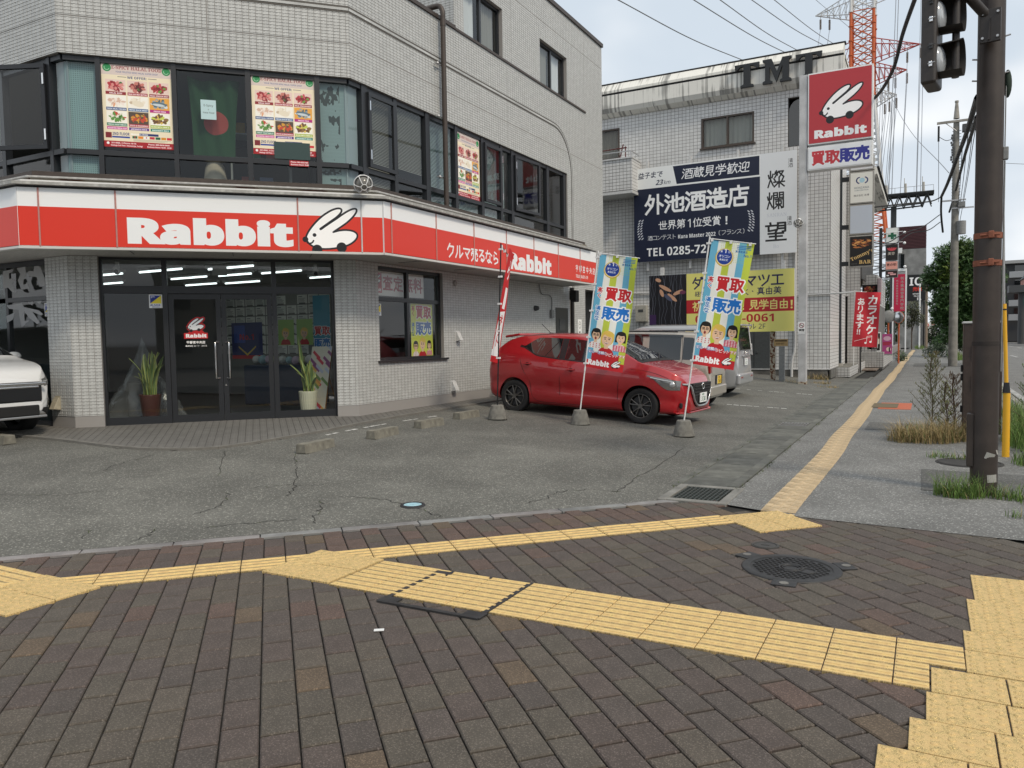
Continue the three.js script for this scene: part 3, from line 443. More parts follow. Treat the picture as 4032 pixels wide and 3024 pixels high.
class Tiles {                                       // small facing tiles: the largest in view single, the rest as one mass
  constructor(pu, py, gap, tone, spread) { Object.assign(this, { pu, py, gap, tone, spread, l: [] }); }
  wall(F, x0, x1, y0, y1, holes = [], seed = 0, off = 0) {
    const { pu, py, gap } = this;
    for (let r = Math.floor(y0 / py); r * py < y1; r++) for (let c = Math.floor(x0 / pu); c * pu < x1; c++) {
      const a = Math.max(x0, c * pu + gap / 2), b = Math.min(x1, (c + 1) * pu - gap / 2), d = Math.max(y0, r * py + gap / 2), e = Math.min(y1, (r + 1) * py - gap / 2);
      if (b - a < 0.006 || e - d < 0.006) continue;
      for (const [p, q, s, t] of cutRects(a, b, d, e, holes)) this.l.push({ F, p: [(p + q) / 2, (s + t) / 2, off], s: [q - p, t - s], h: h2(c + 500, r + 500, seed) });
    }
  }
  finish(parent, material, n, name = 'wall_tile') {
    const g = new THREE.BufferGeometry(), q = [], Fq = (...v) => { for (const i of [0, 1, 2, 0, 2, 3]) q.push(...v[i]); }, i = 0.485, x = 0.5;
    Fq([-i, -i * 0.98, 1], [i, -i * 0.98, 1], [i, i * 0.98, 1], [-i, i * 0.98, 1]); Fq([-x, -x, 0], [x, -x, 0], [i, -i * 0.98, 1], [-i, -i * 0.98, 1]); Fq([x, -x, 0], [x, x, 0], [i, i * 0.98, 1], [i, -i * 0.98, 1]); Fq([x, x, 0], [-x, x, 0], [-i, i * 0.98, 1], [i, i * 0.98, 1]); Fq([-x, x, 0], [-x, -x, 0], [-i, -i * 0.98, 1], [-i, i * 0.98, 1]);
    g.setAttribute('position', new THREE.Float32BufferAttribute(q, 3)); g.setAttribute('uv', new THREE.Float32BufferAttribute(q.filter((_, k) => k % 3 < 2), 2)); g.computeVertexNormals();
    const P = V(0, 0, 0), m4 = new THREE.Matrix4();
    for (const t of this.l) { P.set(...t.p).applyMatrix4(t.F); t.d = P.distanceTo(camera.position) / Math.sqrt(t.s[0] * t.s[1]); if (n && !inView(P, 1)) t.d += 1e6; }
    if (n) this.l.sort((a, b) => a.d - b.d);
    const tones = [0, 1, 2, 3, 4].map((k) => { const m = material.clone(); m.color.multiplyScalar(1 + (k - 2) / 2 * this.spread); return m; });
    const mtx = (t) => m4.copy(t.F).multiply(new THREE.Matrix4().compose(V(...t.p), new THREE.Quaternion(), V(t.s[0], t.s[1], 0.006)));
    this.l.slice(0, n).forEach((t) => { const o = mesh(name, g, tones[Math.floor(t.h * 5)], parent); o.applyMatrix4(mtx(t)); });
    const rest = this.l.slice(n), im = new THREE.InstancedMesh(g, material, rest.length);
    rest.forEach((t, k) => { im.setMatrixAt(k, mtx(t)); const v = 1 + (Math.floor(t.h * 5) - 2) / 2 * this.spread; im.setColorAt(k, lin(v, v, v)); });
    im.name = 'wall_tiles'; im.userData.kind = 'stuff'; im.castShadow = im.receiveShadow = true; parent.add(im);
  }
}
function backing(parent, F, x0, x1, y0, y1, holes, thick, material, name = 'wall') {
  const m = mb(); for (const [a, b, c, d] of cutRects(x0, x1, y0, y1, holes)) m.box((a + b) / 2, (c + d) / 2, -thick / 2, b - a, d - c, thick); return fbuild(m, name, material, parent, F);
}
// a window in a wall frame: casing round the rectangle plus panes; bars: [[u0,u1,y0,y1]...]
function windowUnit(parent, F, x0, x1, y0, y1, off, { fw = 0.05, d = 0.07, mull = [], trans = [], frameMat = M.alu, glass = M.glass, mw = 0.05, name = 'window' } = {}) {
  const m = mb(), w = x1 - x0, h = y1 - y0;
  m.box(x0 + fw / 2, (y0 + y1) / 2, off, fw, h, d).box(x1 - fw / 2, (y0 + y1) / 2, off, fw, h, d).box((x0 + x1) / 2, y0 + fw / 2, off, w - 2 * fw, fw, d).box((x0 + x1) / 2, y1 - fw / 2, off, w - 2 * fw, fw, d);
  for (const u of mull) m.box(u, (y0 + y1) / 2, off, mw, h - 2 * fw, d * 0.98);
  const us = [x0 + fw - mw / 2, ...mull, x1 - fw + mw / 2], ys = [y0 + fw - mw / 2, ...trans, y1 - fw + mw / 2];
  for (const t of trans) for (let i = 0; i + 1 < us.length; i++) m.box((us[i] + us[i + 1]) / 2, t, off, us[i + 1] - us[i] - mw, mw, d * 0.96);
  const f = fbuild(m, name, frameMat, parent, F);
  for (let i = 0; i + 1 < us.length; i++) for (let j = 0; j + 1 < ys.length; j++) { const g = new THREE.PlaneGeometry(us[i + 1] - us[i] - mw + 0.01, ys[j + 1] - ys[j] - mw + 0.01).translate((us[i] + us[i + 1]) / 2, (ys[j] + ys[j + 1]) / 2, off); mesh('pane', g, glass, f); }
  return f;
}
const bld = thing('corner_building', 'three storey grey tiled corner building with dark ribbon windows and glass shop front', 'building');
const MT = paint([0.79, 0.81, 0.80], 0.5, { map: rep(worn, 2.4) });
{
  const tiles = new Tiles(0.1, 0.05, 0.006, 0, 0.055), mortar = mat([0.30, 0.29, 0.28], 0.95);
  const yT = 7.80, roof = 9.98;
  const hC = [[0.40, 3.90, 0, 2.95], [-1, 9, 3.6, 5.93]], hR = [[0.60, 2.64, 1.25, 2.91], [8.78, 9.09, 0, 2.95], [9.84, 10.9, 0, 2.95], [-1, 8.72, 3.6, 5.93]], hL = [[-9, -0.57, 0, 2.95], [-9, 9, 3.6, 5.93]];
  const w3 = [[3.62, 5.27, 7.86, 8.92], [7.16, 8.765, 7.86, 8.92]];
  backing(bld, FC, 0, 4.25, 0.2, yT, hC, 0.2, mortar); backing(bld, FR, 0, 11.25, 0.2, yT, hR, 0.2, mortar); backing(bld, FL, -8, 0, 0.2, yT, hL, 0.2, mortar);
  backing(bld, FR, 3.256, 11.25, yT, roof, w3, 0.2, mortar);
  // groove lines between tile fields
  const gr = (y) => [-9, 12, y - 0.008, y + 0.008];
  tiles.wall(FC, 0, 4.25, 0.53, 2.95, hC, 1); tiles.wall(FC, 0, 4.25, 5.93, yT, [...hC, gr(6.476), [2.07, 2.085, 6, 8]], 2);
  tiles.wall(FL, -0.57, 0, 0.53, 2.95, [], 3); tiles.wall(FL, -6, 0, 5.93, yT, [gr(6.476), [-3.01, -3, 6, 8]], 4);
  tiles.wall(FR, 0, 10.95, 0.53, 2.95, [[0.60, 2.64, 1.25, 2.91], [8.78, 9.09, 0, 2.95], [9.84, 10.9, 0, 2.95], [7.87, 8.64, 0, 2.40]], 5);
  tiles.wall(FR, 8.4, 11.25, 2.95, 5.93, [[-1, 8.72, 2.95, 5.93], gr(6.49)], 6); tiles.wall(FR, 0, 11.25, 5.93, yT, [gr(6.49), [5.44, 5.452, 6, 8], [9.9, 9.912, 6, 8]], 7);
  tiles.wall(FR, 3.256, 11.25, yT, roof, [...w3, gr(9.36), [5.66, 5.672, 7, 10], [9.9, 9.912, 7, 10]], 8);
  const F3 = frame(UR.clone().add(V(0, 0, -3.256)), V(1, 0, 0), V(0, 0, 1));
  backing(bld, F3, -7, 0, 7.0, roof, [], 0.2, mortar); tiles.wall(F3, -5, 0, 7.2, roof, [[-2.35, -1.2, 7.1, 9.2]], 9);
  windowUnit(bld, F3, -2.35, -1.2, 7.1, 9.2, 0.012, { glass: M.tint });
  tiles.finish(bld, MT, 300);
  // plinth, set back under the tiles
  const pl = M.concrete; fbuild(mb().box(0.22, 0.36, -0.16, 0.36, 0.36, 0.2).box(4.06, 0.36, -0.13, 0.32, 0.36, 0.2), 'plinth', pl, bld, FC); fbuild(mb().box(4.4, 0.36, -0.14, 8.72, 0.36, 0.2), 'plinth', pl, bld, FR); fbuild(mb().box(-0.30, 0.36, -0.14, 0.44, 0.36, 0.2), 'plinth', pl, bld, FL);
  // string course: two dark grooves with a rib, turning down near the end of the long side
  const path = (d) => { const p = []; p.push([0, 7.02 + d]); for (let i = 0; i <= 16; i++) { const a = Math.PI / 2 * (1 - i / 16); p.push([7.9 + Math.cos(a) * (1.12 + d), 5.90 + Math.sin(a) * (1.12 + d)]); } p.push([9.02 + d, 2.96]); return p; };
  const strip = (d0, d1, z0, z1) => { const a = path(d0), b = path(d1), m = mb(); for (let i = 0; i + 1 < a.length; i++) { const P = (q, z) => V(q[0], q[1], z); m.quad(P(a[i], z1), P(a[i + 1], z1), P(b[i + 1], z1), P(b[i], z1)); m.quad(P(b[i], z0), P(b[i], z1), P(b[i + 1], z1), P(b[i + 1], z0)); m.quad(P(a[i], z1), P(a[i], z0), P(a[i + 1], z0), P(a[i + 1], z1)); } return m; };
  const dk = paint([0.13, 0.122, 0.11], 0.8);
  for (const [a, b] of [[-0.055, -0.02], [0.02, 0.055]]) fbuild(strip(a, b, 0, 0.010), 'groove_band', dk, bld, FR);
  fbuild(strip(-0.02, 0.02, 0, 0.016), 'string_course', MT, bld, FR);
  for (const [F, a, b] of [[FC, 0, 4.25], [FL, -8, 0]]) { fbuild(mb().box((a + b) / 2, 7.02, 0.004, b - a, 0.04, 0.024), 'string_course', MT, bld, F); fbuild(mb().box((a + b) / 2, 6.9825, 0.002, b - a, 0.035, 0.016).box((a + b) / 2, 7.0575, 0.002, b - a, 0.035, 0.016), 'groove_band', dk, bld, F); }
  // copings
  const cop = M.brown; fbuild(mb().box(2.125, 7.835, -0.10, 4.29, 0.07, 0.28), 'coping', cop, bld, FC); fbuild(mb().box(1.62, 7.835, -0.10, 3.27, 0.07, 0.28).box(6.62, 7.82, 0.012, 6.72, 0.05, 0.04), 'coping', cop, bld, FR); fbuild(mb().box(-4, 7.835, -0.10, 8, 0.07, 0.28), 'coping', cop, bld, FL);
  fbuild(mb().box(7.25, 10.03, -0.08, 8.06, 0.10, 0.26), 'coping', cop, bld, FR); fbuild(mb().box(-3.5, 10.03, -0.10, 7.0, 0.10, 0.26), 'coping', cop, bld, F3);
  const deck = [[UL.x - 8, UL.z], [UL.x, UL.z], [UR.x, UR.z], [UR.x, UR.z - 11.2], [UL.x - 8, UR.z - 11.2]], slab = (y, h, m, name, ins = 0.19) => { const s = new THREE.Shape([[UL.x - 8, UL.z - ins], [UL.x - ins * 0.4, UL.z - ins], [UR.x - ins, UR.z - ins * 0.4], [UR.x - ins, UR.z - 11.2], [UL.x - 8, UR.z - 11.2]].map(([x, z]) => new THREE.Vector2(x, -z))); return mesh(name, metric(prep(new THREE.ExtrudeGeometry(s, { depth: h, bevelEnabled: false }).rotateX(-Math.PI / 2).translate(0, y, 0))), m, bld); };
  slab(0.30, 0.058, mat([0.085, 0.082, 0.078], 0.35), 'shop_floor'); slab(2.952, 0.2, mat([0.30, 0.30, 0.29], 0.9), 'shop_ceiling'); slab(3.75, 0.2, mat([0.10, 0.10, 0.095], 0.8), 'upper_floor'); slab(5.94, 0.2, mat([0.22, 0.22, 0.21], 0.9), 'upper_ceiling'); slab(7.0, 0.2, mat([0.2, 0.2, 0.2], 0.9), 'terrace_deck');
  mesh('roof', new THREE.BoxGeometry(7, 0.2, 7.9).translate(UR.x - 3.6, 9.85, UR.z - 7.25), mat([0.25, 0.25, 0.25], 0.9), bld);
  mb().box(UR.x - 0.1 - 5, 5, UR.z - 11.16, 9.8, 9.6, 0.15).box(UL.x - 8, 4, UR.z - 4, 0.15, 7.6, 14).build('rear_wall', mat([0.3, 0.3, 0.29], 0.9), bld);
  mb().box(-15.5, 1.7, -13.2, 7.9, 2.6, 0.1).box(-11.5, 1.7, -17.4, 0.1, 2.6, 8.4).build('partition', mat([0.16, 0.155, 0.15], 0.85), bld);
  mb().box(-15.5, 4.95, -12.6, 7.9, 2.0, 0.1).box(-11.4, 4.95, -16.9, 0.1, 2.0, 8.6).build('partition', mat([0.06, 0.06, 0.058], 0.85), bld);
  // ---- upper ribbon windows: posts, rails, panes ----
  const G0 = -0.09, post = (F, a, b, y0 = 4.0, y1 = 5.93) => fbuild(mb().box((a + b) / 2, (y0 + y1) / 2, G0, b - a, y1 - y0, 0.11), 'mullion', M.alu, bld, F);
  const rail = (F, a, b) => { fbuild(mb().box((a + b) / 2, 4.51, G0, b - a, 0.075, 0.10).box((a + b) / 2, 5.885, G0 - 0.005, b - a, 0.075, 0.09).box((a + b) / 2, 4.03, G0 - 0.005, b - a, 0.06, 0.09), 'window_rail', M.alu, bld, F); };
  const pane = (F, a, b, y0, y1, g = M.glass, z = G0) => { const o = mesh('window_pane', new THREE.PlaneGeometry(b - a, y1 - y0).translate((a + b) / 2, (y0 + y1) / 2, z), g, bld); fput(o, F); return o; };
  const cas = (F, a, b, ang) => { // casement: frame with its pane, hung on the left or right
    const w = Math.abs(b - a), f = mb(), t = 0.065; f.box(w / 2, 4.605, 0, w, t, 0.05).box(w / 2, 5.80, 0, w, t, 0.05).box(t / 2, 5.20, 0, t, 1.13, 0.05).box(w - t / 2, 5.20, 0, t, 1.13, 0.05);
    const o = f.build('casement', M.alu, bld); mesh('pane', new THREE.PlaneGeometry(w - 2 * t + 0.01, 1.14).translate(w / 2, 5.2, 0), M.glass, o); mb().box(ang > 0 || b < a ? 0.01 : 0.01, 5.60, 0.035, 0.025, 0.16, 0.03).box(0.01, 4.78, 0.035, 0.025, 0.16, 0.03).build('hinge', M.chrome, o);
    o.applyMatrix4(new THREE.Matrix4().makeRotationY(ang).setPosition(a, 0, G0 + 0.075)); if (b < a) o.scale.x = -1; fput(o, F); return o; };
  for (const [a, b] of [[0.48, 0.55], [1.53, 1.60], [2.61, 2.69], [3.68, 3.76]]) post(FC, a, b);
  rail(FC, 0.05, 4.2); pane(FC, 0.55, 1.53, 4.55, 5.85); pane(FC, 1.6, 2.61, 4.55, 5.85); pane(FC, 2.69, 3.68, 4.55, 5.85); for (const [a, b] of [[0.55, 1.53], [1.6, 2.61], [2.69, 3.68]]) pane(FC, a, b, 4.06, 4.47);
  for (const [a, b] of [[0.33, 0.47], [1.22, 1.32], [2.22, 2.36], [3.26, 3.36], [4.31, 4.41], [5.15, 5.25], [5.67, 5.79], [7.54, 7.68], [8.56, 8.72]]) post(FR, a, b);
  rail(FR, 0.03, 8.7);
  for (const [a, b] of [[1.32, 2.22], [2.36, 3.26], [3.36, 4.31], [5.25, 5.67], [6.9, 7.54], [7.68, 8.56]]) pane(FR, a, b, 4.55, 5.85); for (const [a, b] of [[0.47, 1.22], [1.32, 2.22], [2.36, 3.26], [3.36, 4.31], [4.41, 5.15], [5.25, 5.67], [5.79, 7.54], [7.68, 8.56]]) pane(FR, a, b, 4.06, 4.47);
  cas(FR, 0.47, 1.22, 0); cas(FR, 5.15, 4.41, 0); cas(FR, 5.80, 6.88, -0.10);
  for (const [a, b] of [[-0.36, -0.28], [-1.62, -1.52], [-2.8, -2.7], [-4, -3.9]]) post(FL, a, b); rail(FL, -6, -0.03); for (const [a, b] of [[-1.52, -0.36], [-2.7, -1.62], [-3.9, -2.8]]) { pane(FL, a, b, 4.06, 4.47); if (a < -2) pane(FL, a, b, 4.55, 5.85); } cas(FL, -0.36, -1.46, 0.42);
  // bent glass corners with pale perforated boards behind them
  const dots = dtex(128, (u, v) => { const a = (u * 8) % 1 - 0.5, b = (v * 8) % 1 - 0.5, d = Math.hypot(a, b) < 0.28; return d ? [0.48, 0.60, 0.61] : [0.66, 0.78, 0.785]; }), mould = dtex(256, (u, v) => { const n = fbm(u * 5, v * 9, 4, 0, 40), k = n > 0.63 && u < 0.75 ? 0.45 : 1, a = (u * 34) % 1 - 0.5, b = (v * 78) % 1 - 0.5, d = Math.hypot(a, b) < 0.3 ? 0.84 : 1; return [0.66 * k * d, 0.77 * k * d, 0.775 * k * d]; });
  const mDots = mat([0.62, 0.66, 0.66], 0.8, { map: rep(dots, 0.24) }), mMould = cmat(mould, 0.8), mPlain = mat([0.27, 0.34, 0.36], 0.7); mMould.color.setScalar(0.62);
  const board = (F, a, b, m, uvm) => { for (const [c, d] of [[4.05, 4.475], [4.545, 5.85]]) fbuild(mb().box((a + b) / 2, (c + d) / 2, G0 - 0.07, b - a, d - c, 0.02), 'backing_board', m, bld, F, uvm); for (const [c, d] of [[4.06, 4.475], [4.545, 5.85]]) pane(F, a, b, c, d); };
  board(FC, 0.055, 0.48, mDots, true); board(FL, -0.28, -0.02, mPlain, true); board(FC, 3.76, 4.19, mMould, false); board(FR, 0.035, 0.33, mPlain, true);
  fbuild(mb().box(5.46, 5.2, -0.25, 0.42, 1.3, 0.02).box(5.46, 4.27, -0.25, 0.42, 0.4, 0.02), 'backing_board', mPlain, bld, FR);
  for (const [a, b, y0] of [[0.5, 1.2, 4.06], [1.36, 2.2, 4.75], [2.38, 3.24, 4.06], [3.4, 4.3, 4.06], [4.45, 5.1, 4.06]]) { const m = mb(), r = new THREE.Matrix4(); for (let y = y0; y < 5.85; y += 0.026) m.box((a + b) / 2, y, G0 - 0.06, b - a, 0.0015, 0.024, 0, 0.75); fbuild(m, 'blind', mat(a === 0.5 || a === 1.36 ? [0.34, 0.34, 0.31] : [0.40, 0.52, 0.54], 0.6), bld, FR); }
  // ---- third floor windows: curtains behind sliding sashes ----
  const curtain = (F, a, b, y0, y1, z, c) => { const n = 40, g = new THREE.PlaneGeometry(b - a, y1 - y0, n, 1), p = g.attributes.position; for (let i = 0; i < p.count; i++) p.setZ(i, 0.018 * Math.sin(p.getX(i) * 55 + 2 * Math.sin(p.getX(i) * 13))); g.translate((a + b) / 2, (y0 + y1) / 2, z); g.computeVertexNormals(); return fput(mesh('curtain', g, mat(c, 0.9, { side: THREE.DoubleSide }), bld), F); };
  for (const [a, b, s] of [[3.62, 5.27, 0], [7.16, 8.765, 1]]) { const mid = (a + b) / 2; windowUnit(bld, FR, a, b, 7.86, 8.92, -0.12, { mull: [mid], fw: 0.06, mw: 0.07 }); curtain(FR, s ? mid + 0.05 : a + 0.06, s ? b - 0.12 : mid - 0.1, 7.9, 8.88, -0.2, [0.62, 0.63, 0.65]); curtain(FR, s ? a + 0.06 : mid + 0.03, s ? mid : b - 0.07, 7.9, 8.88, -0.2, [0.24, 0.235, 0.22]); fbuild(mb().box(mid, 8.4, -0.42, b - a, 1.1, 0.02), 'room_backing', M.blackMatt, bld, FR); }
  // ---- canopy over the shop front ----
  const OF = 0.92, cn = (F, x, z) => V(x, 0, z).applyMatrix4(F), A = cn(FL, -8, OF), Bq = cn(FC, -OF * Math.tan(23.2 * R), OF), Cq = cn(FC, 4.25 + OF * Math.tan(21.8 * R), OF), Dq = cn(FR, 8.41, OF), poly = [A, Bq, Cq, Dq, cn(FR, 8.41, -0.1), cn(FR, 0, -0.1), cn(FL, 0, -0.1), cn(FL, -8, -0.1)];
  const plate = (y, h, m, name, pts) => mesh(name, metric(prep(new THREE.ExtrudeGeometry(new THREE.Shape(pts.map((p) => new THREE.Vector2(p.x, -p.z))), { depth: h, bevelEnabled: false }).rotateX(-Math.PI / 2).translate(0, y, 0))), m, bld);
  plate(2.957, 0.03, paint([0.52, 0.515, 0.49], 0.7), 'canopy_soffit', poly);
  const off = (o, e = 8.41) => [cn(FL, -8, o), cn(FC, -o * Math.tan(23.2 * R), o), cn(FC, 4.25 + o * Math.tan(21.8 * R), o), cn(FR, e, o)], ring = (o0, o1, e) => [...off(o1, e), ...off(o0, e).reverse()];
  plate(3.985, 0.075, M.brown, 'canopy_roof', [...off(0.62), cn(FR, 8.41, -0.05), cn(FR, 0, -0.05), cn(FL, 0, -0.05), cn(FL, -8, -0.05)]);
  plate(3.88, 0.105, mat([0.40, 0.38, 0.35], 0.7, { map: rep(rustT, 1.7) }), 'gutter_back', ring(0.40, 0.66)); plate(3.955, 0.022, mat([0.62, 0.62, 0.60], 0.5, { map: rep(worn, 0.35) }), 'gutter_lip', ring(0.66, 0.72, 8.0)); plate(3.86, 0.035, mat([0.66, 0.66, 0.65], 0.4), 'light_rail', ring(0.64, 0.84, 8.0)); plate(3.805, 0.04, mat([0.60, 0.60, 0.57], 0.5, { map: rep(worn, 0.3) }), 'gutter_lip', ring(0.60, 1.0, 8.0)); plate(3.79, 0.02, M.darkgrey, 'gutter_base', ring(0.3, 0.93));
  const jm = mb(); for (const [F, u] of [[FC, 0.95], [FC, 2.35], [FC, 3.5], [FR, 0.8], [FR, 2.6], [FR, 4.4], [FR, 6.2]]) { const p = cn(F, u, 0.3), q = cn(F, u, 0.9); jm.bar(V(p.x, 2.954, p.z), V(q.x, 2.954, q.z), 0.005, 4); } jm.build('soffit_joint', M.darkgrey, bld);
  // ---- entrance glazing ----
  const z0 = -0.13, ff = (l, name, m = M.alu, par = bld) => { const q = mb(); for (const [a, b, c, d, t = 0.09] of l) q.box((a + b) / 2, (c + d) / 2, z0, b - a, d - c, t); return fbuild(q, name, m, par, FC); };
  const fr = ff([[0.40, 0.44, 0.345, 2.945], [3.86, 3.90, 0.345, 2.945], [1.27, 1.345, 0.345, 2.945], [2.905, 2.98, 0.345, 2.945], [0.44, 1.27, 2.395, 2.51], [1.345, 2.905, 2.395, 2.51], [2.98, 3.86, 2.395, 2.51], [0.44, 1.27, 0.345, 0.475], [2.98, 3.86, 0.345, 0.475], [0.44, 1.27, 2.91, 2.945], [1.345, 2.905, 2.91, 2.945], [2.98, 3.86, 2.91, 2.945]], 'shopfront_frame');
  const gp = (a, b, c, d, par = fr, z = z0) => { const o = mesh('pane', new THREE.PlaneGeometry(b - a, d - c).translate((a + b) / 2, (c + d) / 2, z), M.glass, par); if (par === bld) fput(o, FC); return o; };
  for (const [a, b, c, d] of [[0.44, 1.27, 0.475, 2.395], [2.98, 3.86, 0.475, 2.395], [0.44, 1.27, 2.51, 2.91], [1.345, 2.905, 2.51, 2.91], [2.98, 3.86, 2.51, 2.91]]) gp(a, b, c, d);
  for (const [a, b, hx] of [[1.35, 2.118, 2.02], [2.126, 2.90, 2.225]]) {
    const q = mb(), t = 0.075; q.box(a + t / 2, 1.37, z0, t, 2.03, 0.045).box(b - t / 2, 1.37, z0, t, 2.03, 0.045).box((a + b) / 2, 2.345, z0, b - a - 2 * t, 0.08, 0.045).box((a + b) / 2, 0.415, z0, b - a - 2 * t, 0.12, 0.045);
    const d = fbuild(q, 'glass_door', M.alu, bld, FC); mesh('pane', new THREE.PlaneGeometry(b - a - 2 * t + 0.01, 1.84).translate((a + b) / 2, 1.39, z0), M.glass, d);
    mb().tube([V(hx + (hx < 2.12 ? 0.05 : -0.05), 1.62, z0 + 0.02), V(hx, 1.62, z0 + 0.07), V(hx, 1.58, z0 + 0.085), V(hx, 1.34, z0 + 0.085), V(hx, 1.08, z0 + 0.085), V(hx, 1.045, z0 + 0.07), V(hx + (hx < 2.12 ? 0.05 : -0.05), 1.045, z0 + 0.02)], 0.013, 40, 8).build('handle', M.chrome, d);
    if (hx > 2.12) mb().cyl(2.16, 0.93, z0 + 0.025, 0.016, 0.016, 0.02, 12, Math.PI / 2).build('lock', M.chrome, d);
  }
  // ground floor window and its neighbours on the long side
  windowUnit(bld, FR, 0.60, 2.64, 1.25, 2.91, -0.10, { mull: [1.56], trans: [2.34], fw: 0.055, mw: 0.07, name: 'shop_window' }); fbuild(mb().box(1.64, 1.235, -0.02, 2.2, 0.035, 0.14), 'window_sill', M.alu, bld, FR);
  windowUnit(bld, FL, -4.5, -0.57, 0.345, 2.945, -0.1, { mull: [-1.76, -3.1], trans: [2.35], fw: 0.08, mw: 0.07, name: 'shop_window' }); fbuild(mb().box(-2.5, 0.85, -0.13, 3.8, 0.95, 0.02), 'lower_panel', mat([0.012, 0.018, 0.022], 0.3), bld, FL);
  const sd = fbuild(mb().box(8.255, 1.36, 0.0, 0.77, 2.06, 0.03), 'side_door', mat([0.028, 0.032, 0.036], 0.5), bld, FR); mb().box(8.25, 1.95, 0.018, 0.34, 0.30, 0.012).build('door_notice', M.darkgrey, sd); mb().sph(7.95, 1.3, 0.04, 0.028).build('handle', M.chrome, sd);
  fbuild(mb().box(8.935, 1.6, -0.5, 0.31, 2.8, 0.05).box(10.37, 1.6, -0.55, 1.1, 2.8, 0.05), 'recess_back', M.darkgrey, bld, FR); fbuild(mb().cyl(8.87, 1.6, 0.04, 0.045, 0.045, 2.6, 12).rbox(8.83, 2.74, 0.05, 0.14, 0.24, 0.12, 0.02), 'downpipe', M.blackMatt, bld, FR);
}
{ // long rainwater pipe
  const p = thing('rainwater_pipe', 'tall brown rainwater pipe running down the grey tiled wall across the ribbon windows', 'pipe', [0, 0, 0]);
  fbuild(mb().tube([V(2.66, 8.02, -0.5), V(2.66, 8.04, -0.1), V(2.66, 8.02, 0.06), V(2.66, 7.9, 0.12), V(2.66, 7.75, 0.12)], 0.05, 24, 10).cyl(2.66, 5.9, 0.12, 0.05, 0.05, 3.75, 14).cyl(2.66, 7.7, 0.12, 0.056, 0.056, 0.12, 14), 'pipe', M.brown, p, FR);
  for (const y of [5.9, 4.75, 6.9]) fbuild(mb().box(2.55, y, 0.06, 0.2, 0.02, 0.03).sph(2.49, y, 0.09, 0.03), 'bracket', M.steel, p, FR);
}
